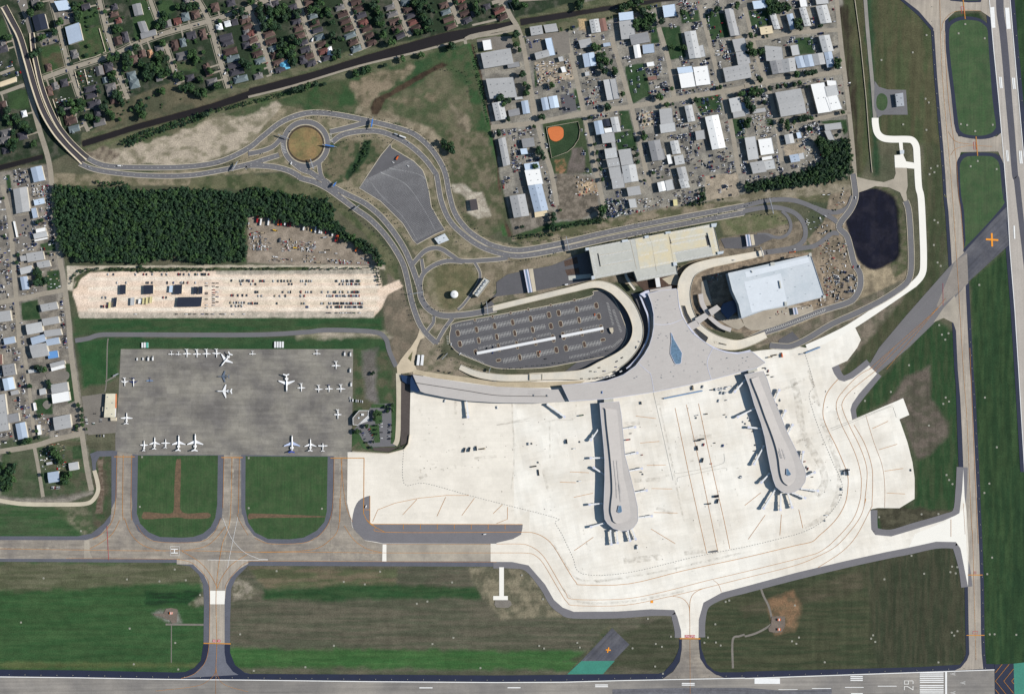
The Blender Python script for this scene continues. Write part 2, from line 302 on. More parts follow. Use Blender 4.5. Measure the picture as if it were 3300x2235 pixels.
# airfield grass east
AF = [('D 1910,-60 2060,-60 2140,110 2145,300 2160,560 2110,610 2095,330 1990,320 1950,400 1930,400', (76,84,50), (90,86,56), (9,60)),
      ('D 1958,-60 1978,-60 1992,300 1998,400 1982,400 1978,300', (44,74,44), (54,80,48), (6,60)),
      ('D 1900,20 1925,10 1955,390 1940,400', (82,80,54), (60,50,38), (5,60)),
      ('D 2100,330 2130,330 2155,560 2130,640 2060,720 1950,850 1905,850 2080,640 2105,560', (70,78,48), (84,82,56), (8,40)),
      ('D 2140,40 2220,30 2260,90 2270,260 2250,320 2190,320 2160,280', (52,72,40), (44,66,38), (4,60)),
      ('D 2160,345 2270,345 2300,460 2190,560', (46,74,38), (54,78,42), (4,60)),
      ('D 2200,640 2290,560 2340,900 2340,1520 2225,1520 2215,1100', (40,68,36), (56,80,42), (5,50)),
      ('D 2290,-60 2400,-60 2400,1600 2280,1600 2320,900', (38,66,36), (50,76,40), (5,50)),
      ('D 1930,950 1960,900 2120,725 2175,760 2180,1000 2175,1160 2080,1180 1980,1210 1975,1150 2075,1150 2080,1050 2050,900', (44,74,38), (64,80,46), (5,40)),
      ('D 2050,860 2110,830 2110,900 2150,960 2150,990 2110,1030 2080,1040 2055,960 1990,940', (112,98,84), (92,86,68), (16,10)),
      ('D 1985,1150 2080,1150 2170,1160 2160,1200 2000,1208', (70,66,48), (92,86,64), (12,8)),
      ('D 1590,1380 1900,1250 2195,1180 2200,1520 1600,1530 1565,1480', (80,80,54), (64,72,46), (60,4)),
      ('D 1960,1250 2190,1200 2195,1500 1990,1510', (76,74,52), (60,66,44), (5,40)),
      ('D 1680,1380 1960,1290 1960,1340 1690,1400', (92,84,62), (74,74,50), (60,4)),
      ('D 1740,1360 1800,1340 1820,1380 1800,1430 1760,1440', (142,106,72), (110,92,64), (8,8)),
      ('D -60,1275 480,1275 500,1340 500,1530 -60,1530', (52,88,44), (62,92,48), (40,4)),
      ('D -60,1275 470,1278 470,1320 -60,1345', (90,92,62), (108,104,76), (50,5)),
      ('D -60,1500 470,1504 450,1512 -60,1515', (92,100,54), (80,94,48), (40,3)),
      ('D 520,1280 1240,1284 1300,1390 1520,1400 1560,1530 520,1520', (88,88,66), (104,96,76), (60,4)),
      ('D 510,1470 1400,1476 1310,1520 500,1512', (56,98,44), (68,104,50), (40,4)),
      ('D 560,1285 900,1290 900,1330 600,1335', (116,102,76), (92,96,62), (40,6)),
      ('D 1060,1285 1200,1290 1260,1380 1290,1400 1140,1400 1080,1340', (142,128,100), (106,100,76), (10,12)),
      ('D 600,1338 830,1325 1080,1330 1090,1355 700,1362 600,1358', (44,78,40), (58,84,46), (30,4)),
      ('D 330,1342 465,1340 465,1372 330,1372', (40,84,40), (34,60,34), (30,4)),
      ('D 445,1290 480,1300 480,1380 430,1370 465,1340', (150,138,114), (96,96,66), (8,8)),
      ('D 525,1310 560,1320 600,1345 530,1360', (156,142,120), (110,104,80), (8,8)),
      ('D 345,1390 375,1385 400,1380 410,1410 395,1415 360,1400', (150,142,132), (120,114,100), (8,8)),
      ('D -60,1140 210,1150 205,1225 -60,1225', (58,90,48), (76,92,58), (40,6)),
      ('D 120,1145 200,1150 210,1215 190,1215 150,1180', (124,118,90), (74,90,54), (12,10)),
      ('D 0,1000 110,990 125,1130 0,1125', (88,92,66), (70,86,54), (14,14)),
      ('D 90,1000 190,985 208,1115 125,1130', (74,88,56), (92,90,66), (10,10)),
      ('D 1280,1500 1420,1430 1520,1400 1560,1530', (84,82,60), (70,74,50), (50,4)),
      ('D 205,1020 250,1030 240,1200 215,1200', (66,86,50), (96,86,66), (10,20)),
      ('D 175,770 260,765 272,850 240,870 190,880', (44,84,42), (58,90,48), (20,20)),
      ('D 165,722 870,720 870,760 690,752 170,760', (48,84,44), (66,86,50), (40,6)),
      ('D 240,765 880,765 885,800 820,800 280,792 250,860', (48,82,44), (60,86,48), (30,10)),
      ('D 675,752 870,752 890,765 675,768', (178,160,136), (130,124,92), (30,6)),
      ('D 805,790 880,800 900,900 900,1020 800,1020', (66,86,50), (96,92,66), (14,14)),
      ('b3 1030,30 1170,20 1170,500 1060,460', (128,118,110), (110,102,92), (14,14)),
      ('D 300,1030 500,1030 500,1100 440,1190 340,1190 300,1110', (44,84,42), (52,88,46), (6,30)),
      ('D 548,1030 755,1030 750,1120 700,1200 600,1200 550,1110', (42,80,40), (48,84,42), (20,8)),
      ]
for i, (s, c1, c2, sc) in enumerate(AF): region(s, c1, c2, sc, feather=8, wob=4, seed=60+i)
# dry ditches in the infields
for s in ('a3 1590,1030 1640,1030 1630,1400 1570,1450 1575,1300', 'a3 1295,1490 1560,1500 1620,1470 1890,1490 1890,1550 1620,1540 1310,1550', 'b3 10,1500 640,1525 640,1535 20,1550', 'a3 880,1010 930,1010 940,1250 930,1500 860,1500 900,1300'):
    region(s, (96,76,58), (132,112,92), (8,4), feather=2, wob=1.5, seed=77)
region('a3 360,830 730,810 750,930 360,900', (84,96,60), (120,112,90), (8,8), seed=78)
region('c4 1000,970 1040,960 700,1400 640,1400', (70,80,52), (96,90,66), (30,6), seed=79)
# residential grass fields
for i, s in enumerate(('a1 700,260 930,230 990,470 720,550', 'a1 370,420 560,400 610,640 400,690', 'a1 1420,0 1560,0 1600,100 1450,190', 'a1 1570,560 1760,560 1790,650 1620,640',
        'a1 640,60 900,80 900,230 730,240', 'a1 60,820 230,810 280,980 80,1000', 'b1 0,500 130,440 180,620 40,680', 'a1 1190,0 1380,0 1420,230 1220,340', 'a1 0,160 40,180 70,350 0,360', 'b1 1790,180 1900,180 1900,230 1790,230')):
    region(s, (62,86,46), (84,88,56) if i in (0, 3) else (92,84,58) if i == 1 else (56,78,44), (12,12), seed=110+i)
for i, s in enumerate(('c1 1160,600 1330,575 1400,860 1240,940 1210,900', 'c1 1490,250 1660,235 1720,520 1560,550', 'c1 1880,130 2060,120 2110,330 1930,370', 'c1 1060,1210 1240,1170 1275,1340 1100,1360',
        'c1 1660,110 1830,90 1850,190 1680,220', 'c1 1780,890 2020,860 2050,1000 1990,990 1860,1060', 'c1 1390,260 1450,230 1480,390 1400,400', 'd1 400,310 545,290 565,430 430,445', 'c1 1110,1010 1200,1000 1240,1170 1130,1180',
        'a2 190,1170 340,1140 370,1320 200,1330', 'a2 420,880 540,870 550,1050 430,1080', 'a3 650,850 740,820 750,1000 660,1010', 'a2 360,640 500,600 510,700 400,700', 'a3 310,470 470,450 480,600 330,600', 'a3 590,140 640,140 680,480 620,500',
        'd1 30,90 190,80 200,200 60,240', 'c1 340,560 370,560 380,780 350,790', 'c1 700,810 750,810 770,1000 720,1000', 'd1 170,960 220,960 230,1020 180,1010', 'd1 580,980 820,960 830,1060 800,1090 780,1000 640,1000', 'c1 2120,1080 2249,1070 2249,1260 2150,1250', 'a2 50,10 90,10 110,160 70,170', 'c1 1160,980 1170,980 1170,1000')):
    region(s, (46,74,40), (64,84,50), (12,12), seed=140+i, feather=2, wob=1)
# ball park
region('c1 412,1115 780,1065 800,1200 820,1290 700,1430 510,1440', (58,78,48), (50,72,42), (20,20), seed=170, feather=1.5, wob=0)
region('c1 412,1115 780,1065 868,1574 500,1574', (72,84,52), (60,78,46), (14,14), seed=171, feather=2, wob=1)
region('c1 448,1150 740,1103 757,1180 740,1270 690,1340 620,1400 500,1430', (56,76,46), (50,72,42), (14,14), seed=172, feather=1.5, wob=0)
region('c1 520,1450 610,1440 650,1520 600,1574 550,1574', (160,112,74), (84,90,52), (6,6), seed=173, feather=2, wob=3)
region('c1 690,1350 780,1330 810,1560 640,1574', (118,104,94), (100,90,78), (12,12), seed=174)
region('c2 540,0 740,0 940,80 930,330 740,440 560,400', (140,124,106), (110,98,82), (6,6), seed=175, feather=4, wob=4)
region('c2 120,390 520,330 540,500 150,560', (146,132,116), (112,102,88), (10,10), seed=176)
region('c2 540,430 920,400 1010,410 1010,440 540,500 160,580 150,560', (46,80,40), (66,84,48), (10,10), seed=177, feather=3, wob=3)
region('c1 1290,1030 1450,1000 1470,1120 1310,1160', (206,184,152), (160,142,116), (8,8), seed=178, feather=2, wob=2)
region('c1 340,560 680,540 700,720 370,780', (192,168,138), (140,126,108), (6,6), seed=179, feather=2, wob=2)
region('c2 1880,10 2180,0 2200,200 1900,240', (188,166,138), (160,142,118), (8,8), seed=180, feather=2, wob=2)
region('c2 720,70 920,70 940,180 740,190', (206,172,130), (160,136,108), (8,8), seed=181, feather=2, wob=2)
region('c1 740,175 815,165 825,290 740,280', (206,170,116), (160,136,108), (8,8), seed=182, feather=1, wob=1)
region('d1 300,1170 480,1150 480,1240 330,1290', (188,166,138), (160,142,118), (8,8), seed=183, feather=2, wob=2)
# gravel car lot and storage yard
LOT = 'D 152,606 480,601 872,601 872,614 700,612 300,608 200,612 165,625 172,650 850,606'
region('D 152,604 872,600 874,612 700,610 200,612 168,630 165,660 152,656', (214,196,168), (196,176,150), (16,4), feather=2, wob=1, seed=184)
region('D 165,668 170,640 205,618 480,612 858,612 868,650 905,636 915,650 880,668 866,700 850,718 180,720 172,690', (250,218,188), (240,206,174), (60,8), feather=2, wob=1, seed=185)
region('D 490,612 860,612 862,622 490,623', (170,156,136), (196,180,156), (4,10), feather=2, wob=1, seed=186)
region('D 180,708 850,706 848,720 182,722', (184,168,146), (214,192,168), (5,8), feather=2, wob=1, seed=187)
region('D 240,608 700,606 700,613 220,616 190,622 175,650 168,655 175,625', (66,80,46), (92,92,60), (6,6), feather=2, wob=1.5, seed=188)
region('D 480,690 690,632 850,630 850,636 700,638', (200,178,152), op=.01)
for yy in (634, 658, 684): region('D 505,%d 855,%d 855,%d 505,%d' % (yy, yy-2, yy+8, yy+9), (232,206,174), (238,212,180), (40,4), feather=3, wob=1, seed=189)
for yy in (626, 648, 672, 696): region('D 200,%d 860,%d 860,%d 200,%d' % (yy+3, yy, yy+7, yy+10), (252,236,210), (248,226,196), (60,4), feather=5, wob=1, seed=190, op=.7)
region('D 563,490 650,497 750,515 790,545 850,580 875,605 560,598', (146,128,108), (166,146,124), (10,10), feather=3, wob=2, seed=191)
for y0 in (995,): region('D 95,1003 205,1000 205,1010 95,1010', (96,92,66), seed=192)
lum_ = col @ np.array([.3, .55, .15]); col = col*.86+lum_[:, None]*.14; col = col*np.array([.94, 1.0, 1.06])
cols = np.clip(col, 0, 1)
ZG += (fbm(X, Y, 90, 90, 300)-.5)*.0
H, Wd = GX.shape
# mowing lines: along the bottom runway, and up and down beside the right taxiway
mh = 1+.5*(fbm(X, Y, 90, 5.5, 401, 3)-.5); mv = 1+.5*(fbm(X, Y, 5.5, 90, 402, 3)-.5)
wv = np.clip((X-555)/25, 0, 1); wh = np.clip((-150-Y)/20, 0, 1)*(1-wv); col = col*(1+(mh-1)*wh+(mv-1)*wv*(Y < 660))[:, None]
# canals are cut into the sheet
CAN1 = P('a1 735,1300 900,1250 1500,1075 1900,950 2249,845 b1 0,850 600,690 1000,570 1500,420 1800,340 2249,270 c1 0,245 150,200 c1 150,250 0,268 b1 2249,290 1800,385 1500,475 1000,620 600,735 0,865 a1 2249,880 1900,985 1500,1110 900,1290')
CAN1 = P('a1 735,1275 1200,1130 1500,1048 1900,940 2249,820 b1 0,800 600,645 1000,515 1500,372 1800,290 2249,208 c1 0,215 140,188 160,235 0,275 b1 2249,305 1800,385 1500,475 1000,590 600,730 0,868 a1 2249,890 1900,1010 1500,1110 1200,1190 740,1335')
CAN2 = P('c1 210,170 900,70 1400,-5 1800,-60 1800,-20 1420,30 900,115 215,235')
CAN3 = P('a1 -150,1540 0,1492 380,1398 390,1440 0,1545 -150,1590')
for c in (CAN1, CAN2, CAN3): region(c, (50,44,38), (66,58,46), (10,10), feather=2, wob=.6, seed=200, z=-2.5)
cols = np.clip(col, 0, 1)
V = np.column_stack([X, Y, ZG]).astype(np.float32)
i0 = (np.arange(H-1)[:, None]*Wd+np.arange(Wd-1)[None, :]).ravel()
Q = np.column_stack([i0, i0+1, i0+Wd+1, i0+Wd]).astype(np.int32)
me = bpy.data.meshes.new('ground'); me.vertices.add(NV); me.vertices.foreach_set('co', V.ravel())
me.loops.add(Q.size); me.loops.foreach_set('vertex_index', Q.ravel()); me.polygons.add(len(Q)); me.polygons.foreach_set('loop_start', np.arange(0, Q.size, 4)); me.update(calc_edges=True)
ca = me.color_attributes.new('soil', 'FLOAT_COLOR', 'POINT'); ca.data.foreach_set('color', np.column_stack([cols, np.ones(NV)]).astype(np.float32).ravel())
gm = bpy.data.materials.new('ground'); gm.use_nodes = True; N = gm.node_tree.nodes; Lk = gm.node_tree.links; b = N['Principled BSDF']
b.inputs['Roughness'].default_value = .95; b.inputs['Specular IOR Level'].default_value = .1
at = N.new('ShaderNodeAttribute'); at.attribute_name = 'soil'; tc = N.new('ShaderNodeTexCoord')
def gn(s, d, lo, hi, sc3=None):
    n = N.new('ShaderNodeTexNoise'); n.inputs['Scale'].default_value = s; n.inputs['Detail'].default_value = d
    if sc3:
        q = N.new('ShaderNodeVectorMath'); q.operation = 'MULTIPLY'; q.inputs[1].default_value = sc3; Lk.new(tc.outputs['Object'], q.inputs[0]); Lk.new(q.outputs[0], n.inputs['Vector'])
    else: Lk.new(tc.outputs['Object'], n.inputs['Vector'])
    r = N.new('ShaderNodeMapRange'); r.inputs[1].default_value = .32; r.inputs[2].default_value = .68; r.inputs[3].default_value = lo; r.inputs[4].default_value = hi
    Lk.new(n.outputs['Fac'], r.inputs[0]); return r.outputs[0]
m1 = N.new('ShaderNodeMath'); m1.operation = 'MULTIPLY'; Lk.new(gn(.4, 4, .76, 1.24), m1.inputs[0]); Lk.new(gn(.06, 4, .86, 1.14), m1.inputs[1])
sv = N.new('ShaderNodeVectorMath'); sv.operation = 'SCALE'; Lk.new(at.outputs['Color'], sv.inputs[0]); Lk.new(m1.outputs[0], sv.inputs['Scale'])
Lk.new(sv.outputs[0], b.inputs['Base Color'])
me.materials.append(gm); go = link('ground', me); struct(go, 'grass and soil ground of the airfield and the streets around it')
wm = mat('canal_water', S(37,32,31), var=.15, sc=.02, rough=.4, spec=.3)
for c in (CAN1, CAN2, CAN3): struct(MB().poly(c, -1.6).build('canal_water', wm))
# ================================================================ PAVEMENTS
mStreet = mat('old_concrete_street', S(160,151,136), var=.10, sc=.06, fine=.10)
mApron = mat('new_apron_concrete', S(252,247,236), var=.05, sc=.03, fine=.03, joints=(math.radians(-79), 30, 7.6, .05), streak=(math.radians(11), 120, 5, .035), rgb2=S(236,228,214), sc2=.01, stain=.09)
mApronW = mat('fresh_white_concrete', S(250,246,236), var=.02, fine=.02)
mApron2 = mat('apron_west_concrete', S(248,240,226), var=.03, sc=.03, fine=.03, joints=(0, 7.6, 7.6, .03), streak=(0, 90, 5, .03), rgb2=S(236,228,214), sc2=.012, stain=.08)
mGA = mat('weathered_apron_concrete', S(148,143,133), var=.13, sc=.03, fine=.09, stain=.12, joints=(0, 23, 7.5, .11), streak=(0, 60, 5, .10), rgb2=S(118,114,110), sc2=.02)
mTaxi = mat('taxiway_concrete_old', S(168,158,144), var=.12, sc=.03, fine=.10, joints=(0, 7.6, 7.6, .06), streak=(0, 60, 5, .16), rgb2=S(134,127,120), sc2=.02, stain=.1)
mTaxiV = mat('taxiway_concrete_long', S(188,177,162), var=.07, sc=.03, fine=.06, joints=(0, 7.6, 7.6, .05), streak=(math.radians(87.5), 150, 4, .16), rgb2=S(160,151,140), sc2=.015)
mBeige = mat('taxiway_concrete_beige', S(186,176,160), var=.06, sc=.03, fine=.06, joints=(0, 7.6, 7.6, .04), rgb2=S(160,152,140), sc2=.02)
mRwy = mat('runway_concrete', S(158,152,144), var=.07, sc=.03, fine=.07, joints=(math.radians(.6), 15, 7.6, .04), streak=(math.radians(.6), 220, 4, .14), rgb2=S(132,128,124), sc2=.01)
mRwyV = mat('cross_runway_concrete', S(184,176,167), var=.06, sc=.03, fine=.08, streak=(math.radians(-87.5), 200, 4, .10))
mShould = mat('shoulder_asphalt', S(98,100,110), var=.08, sc=.05, fine=.10)
mShGrey = mat('shoulder_asphalt_grey', S(122,120,124), var=.05, sc=.05, fine=.06)
mBlack = mat('fresh_black_asphalt', S(34,42,66), var=.10, sc=.05, fine=.10)
mRoad = mat('road_asphalt', S(114,113,116), var=.06, sc=.05, fine=.07)
mDark = mat('bridge_asphalt', S(70,66,70), var=.06, sc=.05, fine=.08)
mLot = mat('car_park_asphalt', S(96,95,98), var=.07, sc=.05, fine=.08)
mClosed = mat('closed_runway_asphalt', S(98,98,104), var=.12, sc=.03, fine=.12, streak=(math.radians(46), 80, 4, .22), rgb2=S(74,76,86), sc2=.02)
mTaxAs = mat('diagonal_taxiway_asphalt', S(116,114,116), var=.05, sc=.03, fine=.06, streak=(math.radians(46), 120, 5, .05))
mKerb = mat('pale_kerb', S(205,194,172), fine=.04)
mRamp = mat('cream_ramp_concrete', S(228,218,200), joints=(0, 9, 9, .03), var=.05, sc=.04, fine=.05, rgb2=S(218,212,198), sc2=.03)
mBar = mat('bridge_parapet', S(222,208,182), fine=.04)
mYel = mat('orange_yellow_paint', S(205,140,50), fine=.12, var=.1)
mYel2 = mat('faded_yellow_paint', S(200,138,66), fine=.1, var=.15)
mWhite = mat('white_paint', S(246,246,244), fine=.05, var=.04)
mPale = mat('faded_white_paint', S(222,220,214), fine=.1, var=.1)
mOr = mat('bright_orange_paint', S(250,160,40), fine=.04)
mTeal = mat('green_painted_pavement', S(62,138,120), var=.10, fine=.10)
mRed = mat('red_sign_paint', S(196,52,70), fine=.1)
mGrass = mat('infield_grass', S(50,82,42), var=.16, sc=.03, fine=.2, streak=(PI/2, 80, 2.2, .16), rgb2=S(66,88,52), sc2=.05)
mGrassO = mat('dry_median_grass', S(120,112,78), var=.2, sc=.06, fine=.25, rgb2=S(86,92,58), sc2=.08)
mSoil = mat('mulch_soil', S(84,66,56), var=.2, sc=.2, fine=.25)
mGravel = mat('grey_gravel', S(128,122,114), fine=.12)
# --- neighbourhood streets
st_ = MB(); Z[0] += .01; zs = Z[0]
STREETS = [('a1 20,60 110,290 190,560 260,800 350,1150 440,1450 a2 475,150 530,700 575,950 620,1300 a3 640,0 690,400 740,760 790,1100 830,1290', 10),
 ('a1 470,0 540,270 620,600 640,640 730,910', 8.5), ('a1 900,0 960,250 1030,480', 8.5), ('a1 1360,0 1430,190', 8), ('a1 1790,0 1890,190 1990,540 2070,800', 9), ('a1 1500,400 1570,620 1620,770', 8),
 ('a1 1060,640 1160,900', 8), ('a1 390,710 640,620 1040,490 1230,400 1500,300 1900,190 2249,80 b1 120,20 300,-30', 9), ('a1 750,1080 800,1190', 7), ('a1 690,1010 850,970', 6),
 ('b1 0,60 100,300 220,670', 9), ('b1 450,0 560,330 640,570', 9), ('b1 880,0 960,200 1060,445', 9), ('b1 1330,0 1400,180 1470,330', 9), ('b1 1820,0 1870,110 1915,215', 9), ('c1 60,0 130,150 200,270 260,500 350,1080', 9),
 ('c1 -40,30 60,10 540,-20', 7), ('a1 0,850 220,770', 7), ('a1 0,670 130,620', 6),
 ('c1 620,280 700,600 790,1020 830,1180 910,1574 c2 970,290', 9), ('c1 1040,340 1130,640 1220,960 1300,1300 1360,1574 c2 1400,110', 9), ('c1 1470,250 1560,560 1610,880', 9), ('c1 1840,50 1900,260 1990,620 2050,850 2110,1050 2170,1400 2200,1574', 9),
 ('c1 -50,1155 370,1110 800,1025 1230,965 1640,895 2249,795 d1 0,690 300,640 780,580', 9.5), ('c1 370,1120 440,1380 500,1574 c2 550,290', 9), ('d1 -80,300 120,310 420,265 770,240', 8),
 ('d1 0,60 60,300 130,560 190,700 260,1040 300,1300', 8), ('d1 740,0 780,400 830,800 870,1200 890,1480', 8.5), ('d1 240,1000 560,960 850,900', 8),
 ('b1 1970,400 2010,330 c1 180,250', 6), ('b1 0,880 400,780 1000,600 1500,480 2000,350 c1 0,310 200,265', 4), ('b1 2030,230 2249,180 c1 100,150', 4),
 ('a2 20,100 90,400 120,800 150,1150 180,1574', 9), ('a2 -40,1170 150,1140 370,1090 590,1050', 9), ('a3 210,0 260,320 310,800', 7), ('a3 -40,945 300,890 500,830 740,780', 10), ('a3 310,890 350,1100 390,1350', 7),
 ('c1 160,235 -5,280 b1 2020,350', 5)]
for s, wd in STREETS: st_.ribbon(smooth(P(s), 4), wd, zs); zs += .0012
struct(st_.build('street', mStreet)); Z[0] += .06
# access drives and shared yards
for s in ('a1 490,100 640,80 700,190 560,240 530,210', 'a1 330,300 500,290 540,380 380,425', 'b3 1000,690 1130,510 1320,500 1330,890 1120,900 940,760', 'a3 760,440 940,410 950,640 1050,640 1050,760 770,780', 'a2 140,390 270,370 290,640 160,690','a1 150,0 240,0 310,310 280,380 230,200'):
    sheet('car_park', P(s), mRoad if s[0] == 'b' else mGravel)
sheet('car_park', P('c1 0,335 130,330 160,430 0,450 b1 2080,440 2070,360 2249,330'), mGravel)
sheet('car_park', P('c1 260,330 650,280 670,480 560,500 540,440 300,470'), mGravel); sheet('car_park', P('c1 580,860 700,840 730,1000 600,1030'), mLot)
for s in ('b3 1150,565 1215,575 1210,690 1150,690', 'b3 1095,700 1185,700 1195,855 1150,860 1110,770', 'b3 1295,510 1335,510 1335,860 1290,870 1300,700', 'b3 940,760 985,740 1060,880 1090,930 1040,910 1000,850 940,900', 'b3 1120,510 1240,510 1230,540 1110,545'): struct(MB().poly(P(s), Z[0]+.004).build('planted_strip', mGrass)); Z[0] += .006
# --- airfield, old GA side
sheet('taxiway_shoulder', P('a3 815,960 880,935 1010,930 1250,940 1250,975 900,985 870,1040 870,1110 840,1110 830,1010'), mShould)
sheet('taxiway_shoulder', P('a4 -60,145 700,145 830,120 940,30 1010,-60 a3 1010,930 1250,940 b3 0,960 720,950 775,950 b4 1060,190 1220,210 1600,215 2198,215 2249,420 0,412 a4 1600,385 -60,375'), mShould)
sheet('taxiway', P('a4 -60,180 780,180 900,140 1000,20 1010,-100 a3 1060,1350 1062,930 1200,930 1185,1300 1200,1420 a4 1190,-30 1250,100 1400,185 1500,200 1680,203 1820,190 1930,110 2010,-20 a3 2025,1350 2030,930 2185,930 2185,1350 a4 2190,-60 2249,40 b4 60,135 180,205 360,215 520,200 640,140 730,20 b3 770,1500 775,940 895,940 895,1400 935,1574 b4 940,60 1060,185 1220,215 1220,372 0,372 a4 1600,352 -60,348'), mTaxi)
sheet('apron', P('a3 1095,12 b3 950,12 945,500 935,982 720,980 a3 2225,970 1250,970 1045,935 1045,790 1060,650 1078,350'), mGA)
sheet('apron', P('a3 740,440 940,415 1060,420 1060,660 1050,770 800,790 765,640'), mGravel)
# islands
IA = P('a3 1250,975 1975,975 1968,1420 a4 1950,-20 1910,60 1840,120 1750,152 1650,158 1450,152 1350,110 1270,30 1240,-60 a3 1242,1450')
IAo = P('a3 1205,972 2020,972 2010,1400 a4 1995,-20 1950,90 1870,165 1780,195 1650,200 1500,200 1390,185 1280,120 1205,10 1190,-60 a3 1205,1400')
IB = P('b3 0,982 720,985 712,1480 b4 690,15 620,95 500,158 380,172 180,170 60,110 a4 2249,20 a3 2222,1450 2225,978')
IBo = P('b3 0,980 772,984 762,1490 b4 735,20 660,125 540,195 380,212 180,207 50,140 a4 2225,40 a3 2185,1450 2185,976')
sheet('taxiway_shoulder', IAo, mShould); struct(MB().poly(IA, Z[0]+.004).build('infield_grass', mGrass)); Z[0] += .006
sheet('taxiway_shoulder', IBo, mShould); struct(MB().poly(IB, Z[0]+.004).build('infield_grass', mGrass)); Z[0] += .006
sheet('turning_pad', P('a4 765,180 810,180 815,290 840,345 760,345'), mBeige)
# dry ditches lie on the islands
dm = mat('dry_ditch_soil', S(122,98,76), var=.15, sc=.1, fine=.2, rgb2=S(96,80,62), sc2=.2)
sheet('ditch', smooth(P('a3 1595,1030 1620,1010 1640,1035 1632,1400 1640,1470 1700,1500 1885,1492 1892,1540 1700,1548 1600,1535 1310,1552 1295,1500 1330,1485 1540,1500 1575,1440 1580,1250'), 3, True), dm)
sheet('ditch', smooth(P('b3 5,1505 100,1500 640,1522 640,1534 100,1540 10,1555'), 3, True), dm)
# south link to the main runway
sheet('taxiway_shoulder', P('a4 1600,352 1600,400 1720,415 1800,490 1840,580 1848,750 1843,1180 1820,1280 1760,1340 1680,1375 1600,1382 1560,1440 b4 60,1440 0,1385 a4 2210,1375 2130,1320 2085,1200 2085,900 2095,620 2140,520 2249,410 b4 0,412 0,372 a4 2249,372'), mShould)
sheet('runway_shoulder', P('a4 1843,1120 1820,1270 1760,1335 1680,1372 1540,1380 1560,1445 b4 100,1450 40,1395 a4 2220,1380 2130,1310 2085,1200 2085,1125'), mBlack)
sheet('taxiway', P('a4 1602,355 1602,398 1750,400 1850,500 1895,600 1903,750 1895,1130 2035,1130 2035,750 2050,610 2090,520 2170,440 2249,395 b4 0,372 a4 2249,360'), mTaxiV)
sheet('taxiway', P('a4 1895,1115 1888,1200 1850,1300 1760,1390 1640,1436 b4 0,1442 a4 2200,1420 2110,1370 2050,1290 2035,1200 2033,1115'), mat('taxiway_asphalt_blue', S(112,114,124), var=.12, sc=.04, fine=.1))
sheet('taxiway', P('a4 1903,638 2040,638 2034,760 1903,760'), mApronW)
# --- main runway along the bottom
EDGE = 'a4 -60,1411 0,1412 700,1420 1500,1434 2249,1441 b4 1100,1455 2249,1463 c4 600,1460 1100,1446 2249,1423 d4 0,1443 1000,1408 1700,1384 2010,1373'
E = P(EDGE); SH = P('a4 -60,1352 0,1352 700,1358 1560,1376 1560,1434 b4 60,1390 1100,1396 2249,1404 c4 1100,1393 1480,1388 1580,1420 1990,1420 2010,1376 2249,1374 d4 0,1392 700,1375 1400,1356 1700,1338 2010,1330')
sheet('runway_shoulder', SH+[(x, y-3) for x, y in E[::-1]], mBlack)
sheet('runway', E+P('d4 2014,1720')+P('a4 -60,1800'), mRwy)
rb = mat('tyre_rubber_stain', S(104,104,110), var=.2, sc=.1, fine=.15, streak=(math.radians(.6), 120, 1.6, .3))
sheet('rubber_stain', P('c4 1050,1530 1600,1518 2249,1515 d4 300,1545 700,1530 700,1600 0,1610 c4 2249,1600 1050,1610'), rb)
# closed runway stub and green pad
sheet('closed_runway', P('c4 1048,975 1205,1125 1060,1275 765,1275'), mClosed)
sheet('painted_pad', P('c4 768,1274 1072,1272 965,1392 640,1394'), mTeal)
sheet('blast_pad', P('d4 2012,1335 2165,1328 2180,1720 2014,1720'), mBlack); sheet('painted_pad', P('d4 2165,1328 2330,1310 2330,1720 2175,1720'), mTeal)
# --- parallel taxiway and cross runway at the right
LW = 'd1 1525,-60 1525,250 1535,400 1548,600 1565,800 1582,1000 1600,1200 1615,1400 1625,1574 d2 1640,300 1660,600 1672,800 1680,1000 1700,1250 1715,1574 d3 1735,400 1750,700 1762,1000 1775,1500 d4 1785,400 1797,700 1802,1000 1808,1250 1790,1300 1740,1360 1690,1384'
RW = 'd1 1612,-60 1612,250 1630,400 1650,600 1668,800 1685,1000 1705,1200 1722,1574 d2 1740,300 1765,600 1775,800 1780,950 1795,1250 1812,1574 d3 1830,400 1850,800 1870,1200 d4 1868,0 1885,350 1897,700 1902,1100 1908,1250 1920,1370'
A1, A2 = P(LW), P(RW)
CR = P('d1 1965,-60 1965,0 2000,400 2040,800 2075,1200 2105,1574 d2 2110,250 2130,600 2170,1100 2200,1574 d3 2249,1000')
CRR = P('d1 2140,-60 2140,0 2165,300 2200,700 2249,1250 2300,1574 d2 2300,300 2330,1100 2400,1574 d3 2440,1000')
# dark shoulders below
def both(L, R, dl, dr): return [(x-dl, y) for x, y in L]+[(x+dr, y) for x, y in R[::-1]]
sheet('taxiway_shoulder', both(A1[:9], A2[:8], 6, 7), mBlack); sheet('taxiway_shoulder', both(A1[8:], A2[8:], 6.5, 7), mBlack)
sheet('runway_shoulder', both(CR, CRR, 7, 8), mBlack)
sheet('taxiway', P('d1 1250,-60 1265,0 1400,110 1530,260 1600,300 1612,170 1700,90 1900,90 1990,150 1980,-60'), mTaxiV)
sheet('taxiway_shoulder', P('d1 1245,-30 1400,90 1520,230 1516,262 1400,130 1240,-10'), mBlack)
sheet('taxiway', A1+A2[::-1], mTaxiV)
sheet('taxiway', P('d1 1685,1000 1720,1100 2030,1100 2075,1060 2090,1330 2040,1220 1740,1225 1710,1330'), mTaxiV)
sheet('runway', CR+CRR[::-1], mRwyV)
